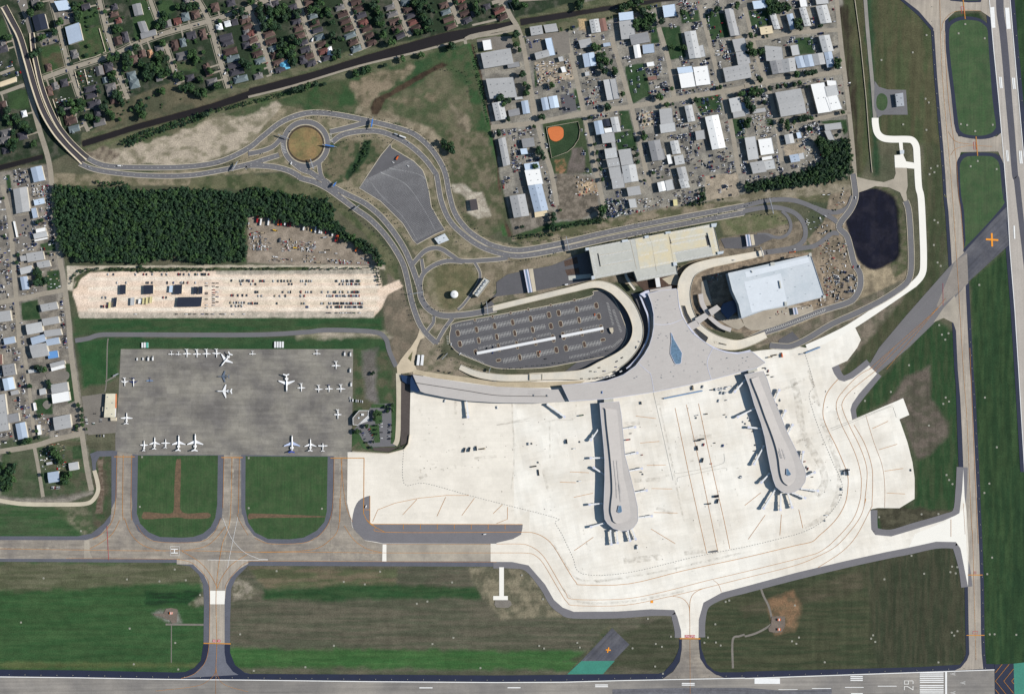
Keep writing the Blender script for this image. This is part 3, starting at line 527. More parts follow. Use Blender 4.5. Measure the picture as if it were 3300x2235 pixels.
Z[0] += .006; struct(MB().ribbon(smooth(P('d1 2052,-60 2057,100 2078,250 2102,500 2126,800 2152,1100 2176,1400 d2 2190,50 2212,250 2240,500 2280,850')), [15, 10], Z[0]).build('runway_centre_asphalt', mat('cross_runway_asphalt', S(84,84,94), fine=.1, var=.1)))
for o_, i_ in ((P('d1 1620,420 1618,240 1650,175 1720,140 1800,134 1890,150 1950,190 1980,240 1990,400 2020,800 2050,1000 2045,1060 2000,1105 1900,1122 1780,1110 1720,1085 1690,1020 1660,750'), P('d1 1650,420 1648,240 1680,190 1740,165 1800,162 1880,172 1930,205 1955,245 1965,400 1995,800 2022,1000 2015,1040 1980,1075 1900,1094 1790,1085 1745,1062 1722,1010 1690,750')),
                 (P('d1 1718,1574 1705,1400 1706,1310 1740,1250 1800,1230 1990,1232 2050,1260 2080,1310 2095,1450 2100,1574 d2 2105,100 2105,215 2090,290 1785,610 1765,560 1740,300'), P('d1 1742,1574 1732,1400 1735,1320 1765,1275 1815,1258 1970,1258 2020,1280 2050,1325 2065,1450 2075,1574 d2 2082,100 2080,200 2070,270 1785,580 1778,540 1765,300')),
                 (P('d1 1640,-60 1655,8 1800,22 1900,20 1925,-60'), P('d1 1670,-60 1690,-2 1800,6 1880,5 1895,-60'))):
    sheet('taxiway_shoulder', smooth(o_, 3, True) if len(o_) > 10 else o_, mBlack); struct(MB().poly(smooth(i_, 3, True) if len(i_) > 10 else i_, Z[0]+.004).build('infield_grass', mGrass)); Z[0] += .006
sheet('taxiway_shoulder', P('d2 1700,1240 1715,1574 d3 1738,700 1745,950 1722,960 1712,700 1690,0 d2 1678,1250'), mBlack)
# diagonal old runway, now a taxiway
sheet('closed_runway', P('d2 2112,262 1985,390 1785,610 1700,740 1800,870 2125,575 2108,400'), mClosed)
sheet('taxiway', P('d2 1785,618 1640,755 1300,1140 1082,1399 d3 1000,142 1068,208 1320,0 d2 1520,1205 1700,990 1800,870'), mTaxAs)
sheet('taxiway', P('d2 1695,700 1790,640 1800,880 1700,970 1560,1080 1545,1060'), mat('taxiway_overlap_concrete', S(146,138,130), fine=.1, var=.1, streak=(math.radians(46), 90, 4, .06)))
sheet('taxiway', P('d2 1520,1195 1600,1160 1680,1200 1700,1260 1725,1100 1690,980 1600,1080'), mBeige)
# --- shoulders that wrap the new apron
Z[0] += .006
AP = P('b3 1470,380 1460,800 1450,870 1410,915 1270,957 940,942 900,945 895,1400 935,1574 b4 940,60 1060,185 1220,213 2198,213 2198,376 c4 0,376 140,377 290,408 440,580 520,720 600,790 700,828 1100,825 1400,805 1610,812 1640,880 1672,1000 1675,1075 1830,1075 1832,900 1875,745 2040,655 2249,600 d4 400,600 800,505 1140,430 1320,395 1540,347 1700,350 1735,400 1780,560 1797,712 1802,400 1785,100 d3 1770,1200 1760,975 1750,1150 1728,1335 1600,1390 1370,1460 1180,1517 1050,1505 1018,1460 1012,1300 1070,1288 1245,1290 1367,1215 1368,1050 1350,920 1310,760 1245,575 1325,540 1275,405 1195,440 865,580 850,500 865,450 920,370 1065,208 1000,142 930,200 870,245 800,272 755,258 720,210 700,160 825,105 905,0 d2 935,1335 890,1240 490,1400 440,1390 130,1420 d3 0,40 c3 2249,130 1500,0 900,250 0,300 b3 1600,240')
shd = MB()
for s in ('c4 -30,385 140,385 290,415 440,590 520,730 600,800 700,838 1100,836 1400,815 1612,822 1640,885 1665,1000 1665,1065', 'c4 1840,1060 1842,910 1885,755 2045,665 2249,610 d4 400,612 800,515 1140,440 1320,405 1540,358 1700,362 1725,405 1768,560 1788,712', 'd3 1752,960 1742,1150 1715,1330 1600,1385 1370,1452 1180,1507 1052,1492 1025,1450 1022,1305', 'd3 713,150 735,210 765,255 805,268 870,240 930,195 1010,130', 'd3 1066,200 930,365 868,450 850,500 860,575'):
    shd.ribbon(smooth(P(s), 4), 22, Z[0])
struct(shd.build('taxiway_shoulder', mShGrey)); Z[0] += .006
sheet('apron', AP, mApron)
sheet('apron', P('b3 1470,395 1462,800 1450,870 1410,917 1270,959 942,944 902,947 897,1400 937,1574 b4 942,58 1062,183 1222,211 2196,211 2196,374 c4 0,374 140,375 292,405 300,-100 c3 160,1574 150,500 b3 2249,500 1600,410'), mApron2)
sheet('taxiway', P('b4 1252,217 2196,217 2196,372 1252,372'), mBeige); sheet('taxiway', P('b4 1222,217 1252,217 1252,372 1212,372 1214,217'), mApronW)
sheet('taxiway', P('b4 1218,217 1214,372 745,372 742,250 748,30 b3 778,1400 778,984 893,984 893,1400 930,1574 b4 935,60 1058,188'), mTaxi)
sheet('apron', P('d3 1195,442 1275,408 1322,540 1245,572 1215,500'), mApronW); sheet('taxiway', P('d4 1370,285 1600,190 1725,120 1775,60 1795,700 1737,400 1702,350 1540,347 1320,395'), mApronW)
sheet('taxiway', P('c4 1680,1078 1830,1078 1835,1160 1845,1250 1900,1330 1990,1395 2060,1425 1500,1440 1600,1370 1660,1280 1678,1170'), mTaxi)
sheet('runway_shoulder', P('c4 1655,1070 1678,1078 1676,1180 1658,1275 1600,1365 1530,1412 1430,1445 1440,1400 1520,1370 1600,1280 1640,1200 1655,1150'), mBlack)
sheet('runway_shoulder', P('c4 1832,1078 1848,1078 1855,1160 1880,1230 1905,1300 1970,1360 2060,1385 2120,1428 1990,1400 1900,1335 1845,1250'), mBlack)
sheet('access_pad', P('c4 25,425 67,425 67,685 103,685 103,722 -30,722 -30,685 25,685'), mApronW)
sheet('access_pad', P('c4 -10,722 110,722 130,735 140,765 105,792 0,790 -20,760'), mGravel)
# dark remain of old apron inside the new one
sheet('old_apron', smooth(P('b3 938,1574 960,1460 1000,1385 1060,1350 1102,1338'), 3)+P('b3 1104,1574 b4 1104,38 2249,38 c4 238,38 235,75 222,130 150,170 0,205 b4 2249,212 1220,210 1150,195 1060,182 980,110 945,60'), mShGrey)
sheet('paved_lot', P('d2 275,1335 385,1270 440,1330 330,1372 270,1372'), mLot)
# perimeter roads
pr = MB(); Z[0] += .006
pr.ribbon(smooth(P('d1 968,-40 985,200 1010,480 1030,700 1048,950'), 5), 7, Z[0])
struct(pr.build('perimeter_road', mat('perimeter_grey', S(146,142,136), fine=.06)))
Z[0] += .005; pr = MB()
pr.ribbon(smooth(P('d1 1050,950 1052,1000 1068,1070 1110,1110 1180,1122 1300,1122 1350,1132 1380,1180 1388,1280 1400,1500 d2 1420,200 1435,500 1440,700 1430,800 1380,870 1300,930 900,1200 700,1310 500,1400'), 6), 13, Z[0])
struct(pr.build('perimeter_road', mApronW))
sheet('perimeter_road', P('d1 1205,1250 1275,1245 1300,1300 1360,1310 1375,1360 1310,1355 1305,1352 1210,1350'), mApronW)
sheet('perimeter_road', P('d1 1240,1140 1270,1140 1278,1250 1252,1250'), mApronW)
sheet('perimeter_road', P('d2 900,25 1000,50 1120,68 1200,40 1215,0 d1 1210,1350 1305,1352 d2 1312,100 1300,150 1310,220 1280,220 1250,150 1160,110 1050,100 980,130 905,155 880,100'), mat('pale_drive_concrete', S(176,166,150), fine=.06))
sheet('facility_yard', P('d1 1045,650 1080,700 1150,722 1298,725 1312,925 1110,925 1070,950 1040,860'), mRoad)
sheet('infield_grass', smooth(P('d1 1060,800 1075,765 1105,752 1140,775 1150,820 1140,870 1110,892 1075,880 1060,850'), 3, True), mGrass)
pr = MB(); Z[0] += .005
pr.ribbon(smooth(P('d2 1295,220 1320,300 1335,500 1340,700 1330,820 1280,900 1100,1020 900,1120 700,1210 500,1330 380,1385 300,1390 200,1380'), 6), 10, Z[0])
pr.ribbon(smooth(P('d2 870,0 885,100 890,190 850,290 760,420 820,500 850,600 880,720 925,800 930,900 890,990 820,1040 600,1110 300,1230 150,1280 0,1350'), 6), 13, Z[0]+.001)
pr.ribbon(smooth(P('d2 -60,275 0,258 200,212 380,212 520,255 640,320 720,370 780,420'), 6), 9, Z[0]+.002)
pr.ribbon(smooth(P('d2 870,180 830,270 740,310 640,300 560,270'), 6), 9, Z[0]+.003)
pr.ribbon(smooth(P('d2 760,480 700,480 640,530 560,580 450,600 300,618 120,640'), 6), 9, Z[0]+.004)
pr.ribbon(smooth(P('d2 -60,315 0,300 150,272 280,275 400,315 470,390 490,470 470,540 400,590 280,615 100,640'), 6), 9, Z[0]+.005)
pr.ribbon(smooth(P('d2 300,300 350,350 372,420 350,480 300,510 240,510 180,490 100,490'), 6), 6, Z[0]+.006)
# main loop roads
LOOP = [('a1 770,1420 950,1500 1300,1518 1700,1510 2000,1462 2249,1345 b1 130,1240 300,1108 480,1037 640,1022 850,1047 1100,1098 1330,1155 1500,1215 1640,1330 1740,1470 1790,1590 b2 1825,200 1880,370 2000,520 2150,620 2249,660 c2 150,690 300,682 600,625 1000,530 1500,428 2249,290 d2 0,262', 9.5),
        ('b1 760,1290 850,1225 1000,1192 1180,1190 1350,1250 1480,1330 1600,1440 1690,1560 b2 1710,30 1750,250 1830,430 1960,560 2100,655 2249,712 c2 150,742 300,735 600,680 1000,590 1500,490 2249,352 d2 0,308', 9.5),
        ('a1 720,1480 900,1545 1300,1590 1700,1590 2000,1545 2249,1490 b1 120,1455 280,1405', 9), ('b1 0,1395 120,1370 230,1325 310,1240', 8.5), ('b1 740,1195 850,1170 1000,1130 1100,1105', 9),
        ('a1 2249,1520 b1 0,1500 200,1508 350,1540 450,1590 b2 480,40 600,75 720,135 860,235 980,325 1100,410 1220,530 1320,665 1400,810 1440,950 1480,1150 1540,1330 1600,1430 1700,1530', 10),
        ('b1 380,1450 480,1530 560,1560 620,1600 b2 700,70 760,115 900,190 1060,270 1200,385 1330,545 1420,690 1480,830 1530,970 1560,1070', 10), ('b1 640,1480 655,1574 b2 680,50 740,100', 8),
        ('b2 1480,830 1530,770 1600,700 1680,672 1760,685 1850,745 1950,790 2249,775 c2 100,760', 8), ('b2 1560,1060 1560,980 1590,900 1680,830 1800,790 1950,795', 8), ('b2 1555,1050 1570,1130 1620,1210 1700,1265 1800,1285 2000,1270 2249,1225', 11),
        ('b2 1570,770 1590,900', 6), ('b2 1680,1290 1675,1350 1615,1430', 6), ('b2 1850,1310 1780,1400 1700,1540', 7), ('b2 2050,800 2100,900 2080,1000 1960,1170 1900,1230', 5)]
for k, (s, wd) in enumerate(LOOP): pr.ribbon(smooth(P(s), 6), wd, Z[0]+.007+k*.001)
rc = W('b1', 520, 1305); rr = 198*.35571*.6
pr.ribbon([(rc[0]+rr*math.cos(2*PI*i/64), rc[1]+rr*math.sin(2*PI*i/64)) for i in range(65)], 10.5, Z[0]+.03)
pr.ribbon(smooth(P('a2 680,1510 800,1490 900,1460 1100,1455 2249,1458 b2 0,1458 500,1435 700,1415 1000,1420 1180,1440 1250,1500 1270,1574 b3 1290,60 1340,170'), 5), 9, Z[0]+.031)
struct(pr.build('road', mRoad)); Z[0] += .05
# concrete connector west of the terminal
cc = MB(); Z[0] += .005
cc.ribbon(smooth(P('a3 -60,1370 100,1400 250,1415 600,1418 780,1410 850,1370 890,1290 880,1200 855,1110'), 5), 8, Z[0])
cc.ribbon(smooth(P('b3 1360,230 1365,500 1355,800 1330,880'), 4), 9.5, Z[0]+.001)
struct(cc.build('service_road', mKerb)); cc = MB()
sheet('service_road', P('b2 1555,1400 1600,1480 1560,1500 1530,1574 b3 1520,60 1500,130 1530,210 1400,235 1350,230 1345,170 1380,110 1450,20 b2 1470,1574 1530,1480'), mat('pale_service_concrete', S(206,190,164), fine=.05))
sheet('infield_grass', P('b3 1445,95 1490,30 1475,125'), mGrassO)
sheet('service_road', P('b3 1500,190 1600,215 2000,270 2249,310 c3 0,300 400,310 800,300 700,360 0,362 b3 2249,350 1700,275 1490,235'), mat('arrivals_concrete', S(196,182,156), fine=.06))
sheet('sunken_lane', P('b3 1385,240 1470,250 1462,790 1440,860 1270,945 1140,930 1120,905 1380,900'), mat('brown_gravel', S(84,76,72), fine=.15))
# plazas and drives round the hotel site and car parks
sheet('plaza', P('c2 1150,900 1250,970 1350,1070 1640,1040 1660,940 1640,900 1280,960'), mSoil)
sheet('plaza', P('c2 1500,950 1560,1000 1640,1010 1660,960 1640,905'), mKerb)
sheet('paved_yard', P('c2 -60,1130 0,1110 250,1080 850,965 870,800 600,790 500,830 240,880 100,910 0,980 b2 2249,1080 2100,1230 2249,1210'), mLot)
sheet('paved_yard', P('c2 600,790 700,740 840,700 880,940 640,970 620,890'), mLot)
sheet('infield_grass', P('c2 610,790 730,750 740,810 620,840'), mSoil); sheet('infield_grass', P('c2 620,870 745,850 755,905 640,920'), mSoil)
sheet('paved_yard', P('c2 2030,590 2080,580 2249,570 d2 60,490 160,485 230,520 100,580 c2 2249,680 2070,675'), mLot)
sheet('paved_yard', P('f 1350,880 1320,800 1700,700 1900,720 1900,760 1650,850 1500,905 1400,910'), mat('pale_drive_concrete', S(176,166,150)))
sheet('paved_yard', P('f 1130,750 1080,790 1250,890 1300,905 1350,870 1300,800'), mat('pale_drive_concrete', S(176,166,150)))
sheet('paved_yard', P('f 1000,520 1040,500 1090,700 1000,720 1000,600'), mat('pale_drive_concrete', S(176,166,150)))
# --- the surface car park inside the ramp loop
sheet('lower_road', P('e -20,140 70,150 165,380 175,590 60,800 -60,950 -330,1100 -330,1060 -100,900 30,700 90,480 60,300'), mLot)
sheet('lower_road', P('c2 860,1020 1000,1020 1120,1080 1210,1200 1250,1330 1250,1450 1200,1574 c3 1050,110 850,190 600,230 c2 900,1574 1100,1400 1100,1200 1000,1080'), mLot)
PK = smooth(P('g 600,385 1000,310 1600,200 2000,110 2030,60 2160,60 2250,150 2330,330 2380,500 2330,620 2240,710 1800,800 1500,850 1100,860 950,830 800,770 640,700 560,620 540,540 555,450'), 4, True)
sheet('car_park', PK, mLot)
# rental lot with striping
RL = smooth(P('b2 1090,0 1005,130 1200,250 1400,450 1490,600 1530,640 1700,545 1785,510 1740,440 1660,300 1640,170 1610,40 b1 1580,1540 1500,1460 1400,1400 1300,1340 1290,1300 1320,1265 1200,1410'), 2, True)
RL = P('b2 1090,0 1005,130 1200,250 1400,450 1490,600 1530,640 1700,545 1785,510 1740,440 1660,300 1640,170 1610,40 b1 1580,1540 1500,1460 1400,1400 1300,1340 1290,1300 1320,1265 1200,1410')
sheet('car_park', RL, mat('rental_lot_asphalt', S(100,99,102), fine=.05))
# roundabout island, medians
Z[0] += .006
ri = MB(); n = 48; ri.poly([(rc[0]+37*math.cos(2*PI*i/n), rc[1]+37*math.sin(2*PI*i/n)) for i in range(n)], Z[0]); struct(ri.build('roundabout_island', mat('mulch_ring', S(72,60,48), fine=.2)))
Z[0] += .006
ri = MB(); ri.poly([(rc[0]+33*math.cos(2*PI*i/n), rc[1]+32*math.sin(2*PI*i/n)) for i in range(n)], Z[0]); struct(ri.build('roundabout_island', mat('dry_lawn', S(150,122,84), var=.25, sc=.05, fine=.2, rgb2=S(118,112,72), sc2=.04)))
# --- kerbs
kb = MB()
KZ = Z[0]+.12
for s, wd in LOOP:
    c = smooth(P(s), 6)
    for sg in (-1, 1): 
        pts = c
        kb.ribbon(pts, 1.1, KZ, off=sg*(wd/2+.4), h=.1) if s not in () else 0
kb2 = MB(); kb2.ribbon(PK+[PK[0]], 1.2, KZ, h=.1); kb2.ribbon(RL+[RL[0]], 1.2, KZ, h=.1)
kb2.ribbon([(rc[0]+37.5*math.cos(2*PI*i/64), rc[1]+37.5*math.sin(2*PI*i/64)) for i in range(65)], 1.3, KZ, h=.1)
# kerb pieces that would cross another carriageway are dropped
lines = [(smooth(P(s), 6), wd) for s, wd in LOOP]+[([(rc[0]+rr*math.cos(2*PI*i/64), rc[1]+rr*math.sin(2*PI*i/64)) for i in range(65)], 10.5)]
for s in ('d2 870,0 885,100 890,190 850,290 760,420 820,500 850,600 880,720 925,800 930,900 890,990 820,1040 600,1110 300,1230 150,1280 0,1350', 'd2 1295,220 1320,300 1335,500 1340,700 1330,820 1280,900 1100,1020 900,1120 700,1210 500,1330 380,1385 300,1390 200,1380'): lines.append((smooth(P(s), 6), 11))
segs = np.array([(*a, *b, wd) for L_, wd in lines for a, b in zip(L_, L_[1:])])
def clear(x, y):
    dx = segs[:, 2]-segs[:, 0]; dy = segs[:, 3]-segs[:, 1]; t = np.clip(((x-segs[:, 0])*dx+(y-segs[:, 1])*dy)/(dx*dx+dy*dy+1e-9), 0, 1)
    d = np.hypot(x-segs[:, 0]-t*dx, y-segs[:, 1]-t*dy); return not np.any(d < segs[:, 4]/2-.2)
kb = MB()
for L_, wd in lines:
    for sg in (-1, 1):
        q = resample(L_, 3)
        for i in range(len(q)-1):
            (x0, y0), (x1, y1) = q[i], q[i+1]; l = math.hypot(x1-x0, y1-y0) or 1; nx, ny = -(y1-y0)/l*sg*(wd/2+.4), (x1-x0)/l*sg*(wd/2+.4)
            if clear((x0+x1)/2+nx, (y0+y1)/2+ny): kb.ribbon([(x0+nx, y0+ny), (x1+nx, y1+ny)], 1.0, KZ, h=.1)
struct(kb.build('kerb', mKerb)); struct(kb2.build('kerb', mKerb))
Z[0] = KZ-.11
# ================================================================ PAINT
Z[0] += .008; z4 = Z[0]
def lines_(name, specs, m, dash=None):
    o = MB()
    for k, q in enumerate(specs):
        s, wd = q[0], q[1]; n = q[2] if len(q) > 2 else 4
        pts = smooth(P(s), n) if n > 1 else P(s)
        if dash: pts = resample(pts, dash[2])
        o.ribbon(pts, wd, z4+.0008*k, dash=dash[:2] if dash else None)
    return struct(o.build(name, m))
lines_('taxiway_marking', [
 ('d3 750,255 700,310 655,380 632,480 635,570 680,680 740,800 800,940 828,1020 832,1110 815,1230 770,1330 700,1420 600,1510 d4 540,348 400,380 0,475 c4 1700,455 1200,575 780,585 720,560 640,440 520,240 440,160 340,115 230,108 b4 2249,108 1240,108 1150,60 1080,0', .9),
 ('d3 1030,160 920,220 800,340 745,420 740,500 780,620 840,740 900,880 935,1020 938,1130 925,1240 d4 925,30 870,170 740,320 620,420 480,470 0,590 c4 1900,548 1500,650 1150,712 700,715 630,660 550,530 450,360 380,280 300,232 220,215 0,215', .7),
 ('d3 1060,180 860,340 790,430 790,500 850,640 920,780 975,930 985,1050 965,1250 d4 975,0 940,130 860,250 740,380 600,460 400,540 0,640 c4 1800,635 1500,705 1150,770 720,772 640,740 560,620 430,400 360,325 280,298 0,295 b4 1220,295 700,290 200,290 a4 2249,288 1700,275 1200,275 0,258', .7),
 ('d3 880,620 960,760 1010,900 1030,1020 1025,1250 d4 1015,80 900,300 780,430 590,555', .7),
 ('c4 1590,685 1680,705 1735,760 1750,840 1752,1060', .7), ('c4 1870,618 1790,660 1755,730 1750,840', .7), ('c4 1965,542 2010,580 2038,650', .5), ('c4 1752,1075 1755,1574', .5)], mYel2)
lines_('taxiway_marking', [('b3 1046,1500 1050,1000 1052,998', 1.3, 1), ('b3 1052,998 745,998', 1.3, 1), ('b3 1046,1500 1085,1574 b4 1090,20 1150,60 1240,108', 1.0), ('b3 1103,1340 1103,1574 b4 1103,35 2249,38 c4 235,38', 1.0, 1)]+
 [('b4 %d,38 %d,82' % (x, x), .9, 1) for x in (1406, 1560, 1713, 1867, 2020, 2174)]+[('c4 78,38 78,82', .9, 1), ('b3 1060,1465 1100,1465', .9, 1)], mYel)
lines_('taxiway_marking', [
 ('a3 1060,970 1055,1200 1045,1450 a4 1010,20 940,110 845,170', .7), ('a3 1195,970 1188,1400 a4 1195,0', .7), ('a3 1118,970 1112,1450 a4 1120,0', .8), ('a4 1130,-20 1180,110 1270,210 1400,265 1500,278', .7), ('a4 1085,0 1020,120 920,200 815,258', .7),
 ('a3 2030,990 2020,1450', .7), ('a3 2170,990 2160,1500', .7), ('a3 2103,990 2090,1500 a4 2060,100 2010,240 1960,620 1965,1100 1958,1300', .8), ('a4 2040,60 1950,170 1850,240 1650,278', .7), ('a4 1650,280 1800,370 1900,480 1970,610', .7),
 ('a4 2249,305 2100,400 2010,520 1972,620', .7), ('a4 1600,352 1740,385 1850,490 1898,610 1898,1000 1888,1180 1850,1300 1760,1390 1640,1432', .6), ('a4 2040,620 2060,560 2150,450 b4 0,378 180,370 1200,374 2249,378', .6), ('a4 1630,352 600,345', .5),
 ('a4 1958,1300 1950,1380 1900,1440 1780,1500 1410,1545', .5), ('a4 1958,1300 1970,1400 2040,1490 2249,1552', .5), ('a4 1958,1300 1955,1574', .5),
 ('b4 60,160 180,210 360,214 520,200 640,140 730,20 b3 768,1400 778,1000', .6), ('b4 830,-200 820,60 740,180 560,270 100,288', .7), ('b3 850,1000 830,1574', .7), ('b3 840,1000 880,1400 945,1574', .6), ('b4 870,50 960,180 1080,260 1210,292', .7),
 ('b4 1220,217 2196,217', .5), ('a4 2249,135 2175,10 2150,-60', .5), ('a4 1240,40 1300,130 1400,190 1650,203 1850,185 1950,100 2000,-20', .5),
 ('d1 1570,0 1590,600 1650,1300 1672,1574 d2 1720,900 1760,1574 d3 1790,600 1825,1400 d4 1835,300 1850,900 1862,1300', .5), ('d1 1585,250 1600,180 1660,110 1760,85 1900,90', .5), ('d1 1660,1250 1700,1200 1800,1175 1990,1180', .5), ('d1 1640,1060 1700,1140 1850,1165', .5),
 ('d1 1605,250 1640,800 1700,1260 1722,1574 d2 1740,300 1763,600', .5), ('d3 1812,0 1845,800 1880,1574', .6), ('d3 1200,0 1040,180', .5), ('d2 1620,1000 1140,1574', .5), ('d2 1560,1080 1000,1574', .5), ('d2 1550,1080 1300,1340 1060,1574', .5), ('d3 1760,1250 1775,1500', .4),
 ('d3 975,545 1040,760 1105,940 1127,1100 1127,1285', .45)], mYel2)
# gate lead-in lines
G = ('c3 1618,545 1745,1150 1840,1574 c4 1870,150 1905,300', 'c3 1720,515 1840,1050 1950,1574 c4 2005,280', 'c3 1830,505 1945,1050 2065,1574 c4 2115,260', 'c3 1262,617 1445,640', 'c3 1300,862 1475,847', 'c3 1360,1064 1532,1060', 'c3 1405,1273 1592,1277', 'c3 1425,1490 1640,1495', 'c3 665,1122 838,1130',
     'c3 700,1353 875,1315', 'c4 705,275 878,153', 'c4 1400,78 1620,212', 'c3 575,1215 720,1220', 'd3 1028,650 1155,590', 'd3 1080,820 1228,775', 'd3 1125,992 1275,970', 'd3 1145,1168 1290,1175', 'd3 435,1300 468,1450', 'd3 295,1340 283,1508', 'd3 165,1345 28,1540', 'd3 0,1268 130,1165', 'b3 1400,1510 1530,1370', 'b3 1710,1525 1790,1350', 'b3 1935,1518 2050,1360', 'c3 -30,1500 55,1418',
     'b3 1128,1574 1175,1465 1330,1405 1550,1360 1800,1335 2000,1336', 'c3 100,1440 100,1550 b4 2249,30', 'd3 1660,1380 1660,1520')
lines_('gate_line', [(s, .75, 1) for s in G], mYel2)
gl = mat('grey_service_line', S(150,150,146), fine=.1)
lines_('service_lane_marking', [(s, 1.0, 4) for s in ('d3 490,60 555,300 518,390 600,660 700,900 790,1150 660,1360 500,1470 300,1530 d4 0,390 c4 1800,330 1190,475 780,485 690,330 600,140 530,20 c3 540,1540 0,1400 b3 2000,1335 1600,1226 1412,1230 1408,920',)], gl, dash=(1, 1, 2.6))
lines_('service_lane_marking', [(s, .4, 3) for s in ('c3 1615,1110 1640,1135 1900,1090 2040,1050 2065,1020 2060,960', 'c3 1640,1210 1640,1180 1700,1160 2050,1090 2085,1110', 'd3 700,665 860,600 1160,480 1200,500 1220,560', 'd3 690,650 1190,460', 'c3 0,700 300,660', 'c3 1420,400 1600,1200')], gl)
# tyre marks and fuel stains left on the new concrete
tm = mat('tyre_and_fuel_stain', S(150,138,120), alpha=.3, var=.1); tb = MB()
for k, (s, wd) in enumerate((('k 1700,150 1760,350 1790,600 1850,850 1960,1050 2050,1200 2090,1400 1990,1560', 14), ('k 1560,290 1700,230 1850,150', 5), ('k 1890,60 1960,250 2030,480', 4), ('d3 620,560 700,800 760,1000 740,1200 650,1350 480,1440', 9), ('c3 720,480 705,640 560,650 440,670', 2.2), ('c3 480,660 485,1000', 3), ('c3 0,700 300,640', 3), ('c3 1480,540 1560,900 1640,1300 1700,1574', 3.5), ('c3 140,500 160,1000 130,1300', 3), ('c4 520,220 640,420 760,540 1000,540', 4), ('c4 900,560 1400,480 1900,370 2249,290', 4), ('c4 600,620 760,740 1200,735 1700,640', 4), ('b3 1880,480 1880,600', 5), ('b3 1550,1180 1620,1150', 6), ('c3 420,1100 470,1300', 5), ('d3 540,380 600,460', 6), ('d3 510,180 550,290', 7), ('k 1700,930 1850,880', 6), ('c3 1160,690 1300,680', 8), ('c3 1250,1200 1480,1190', 8), ('c4 1150,370 1500,330', 12), ('c4 1700,300 1900,280', 8), ('b3 2050,1000 2249,980', 5), ('c3 1770,820 1950,800', 9), ('c3 1450,1450 1600,1500', 6), ('d3 200,900 320,880', 5))):
    tb.ribbon(smooth(P(s), 5), wd, z4+.002+.0006*k)
for k in range(150):
    t_, x, y = random.choice((('c3', random.uniform(20, 900), random.uniform(560, 1500)), ('c3', random.uniform(1300, 2200), random.uniform(480, 1500)), ('d3', random.uniform(480, 900), random.uniform(300, 1200)), ('b3', random.uniform(1500, 2200), random.uniform(560, 1200)), ('c4', random.uniform(700, 2200), random.uniform(0, 500))))
    p = W(t_, x, y); a = random.choice((.19, 1.76)); L = random.uniform(1, 9); tb.ribbon([p, (p[0]+L*math.cos(a), p[1]+L*math.sin(a))], random.uniform(.5, 3), z4+.02+k*.0002)
struct(tb.build('apron_stain', tm))
dk = mat('dark_oil_spot', S(90,84,78)); tb = MB()
for k in range(110):
    t_, x, y = random.choice((('c3', random.uniform(20, 900), random.uniform(560, 1500)), ('c3', random.uniform(1300, 2200), random.uniform(480, 1500)), ('d3', random.uniform(480, 900), random.uniform(300, 1200)), ('b3', random.uniform(1500, 2200), random.uniform(560, 1200)), ('c4', random.uniform(700, 2200), random.uniform(0, 500))))
    p = W(t_, x, y); r_ = random.uniform(.4, 1.0); tb.poly([(p[0]+r_*math.cos(i)*random.uniform(.7, 1.2), p[1]+r_*math.sin(i)*random.uniform(.7, 1.2)) for i in range(6)], z4+.05+k*.0002)
struct(tb.build('apron_stain', dk))
pk_ = mat('pale_wheel_path', S(214,204,186), alpha=.7, var=.05); wt = MB()
for s, wd in (('a3 2103,945 2095,1400 2080,1574 a4 2040,120 2020,350', 8), ('a4 -60,250 600,252', 4), ('a4 2000,380 1975,640', 12), ('a4 1965,770 1960,1120', 14), ('d1 1585,150 1600,800 1640,1300 1668,1574 d2 1700,600', 7), ('d3 1765,20 1790,700 1815,1300', 6), ('b3 830,960 840,1400', 5), ('b4 700,240 900,300 1200,330', 16), ('d4 1850,760 1862,1300', 6)):
    wt.ribbon(resample(smooth(P(s), 4), 5), wd, z4-.003)
struct(wt.build('wheel_path', pk_))
# runways
ew = MB(); ew.ribbon([(x, y-1) for x, y in E], 1.5, z4); ew.ribbon([(x+1, y) for x, y in CR], 1.2, z4+.002); ew.ribbon([(x-1, y) for x, y in CRR], 1.2, z4+.003)
def q(t, x0, y0, x1, y1, o=None, z=.004): (o or ew).poly(P('%s %d,%d %d,%d %d,%d %d,%d' % (t, x0, y0, x1, y0, x1, y1, x0, y1)), z4+z)
for a in ((1550,1511,1670,1520),): q('b4', *a)
for a in ((100,1510,218,1519), (893,1485,1010,1494), (893,1500,1010,1509), (1678,1471,1795,1480), (1678,1486,1795,1495)): q('c4', *a)
for a in ((78,1445,283,1490), (850,1427,950,1436), (850,1443,950,1451), (850,1458,950,1466), (855,1565,950,1574), (270,1533,425,1537), (540,1525,695,1530), (805,1516,957,1521), (1070,1506,1223,1511)): q('d4', *a)
for y in (1402, 1418, 1432, 1448, 1463, 1478, 1503, 1518, 1534, 1548, 1563, 1580): q('d4', 1408, y-4, 1600, y+4)
q('d4', 1613, 1390, 1628, 1640)
for x, y in ((1695,1410), (1775,1482), (1695,1562)): ew.ribbon(P('d4 %d,%d %d,%d %d,%d' % (x, y-9, x-42, y, x, y+9)), .9, z4+.006)
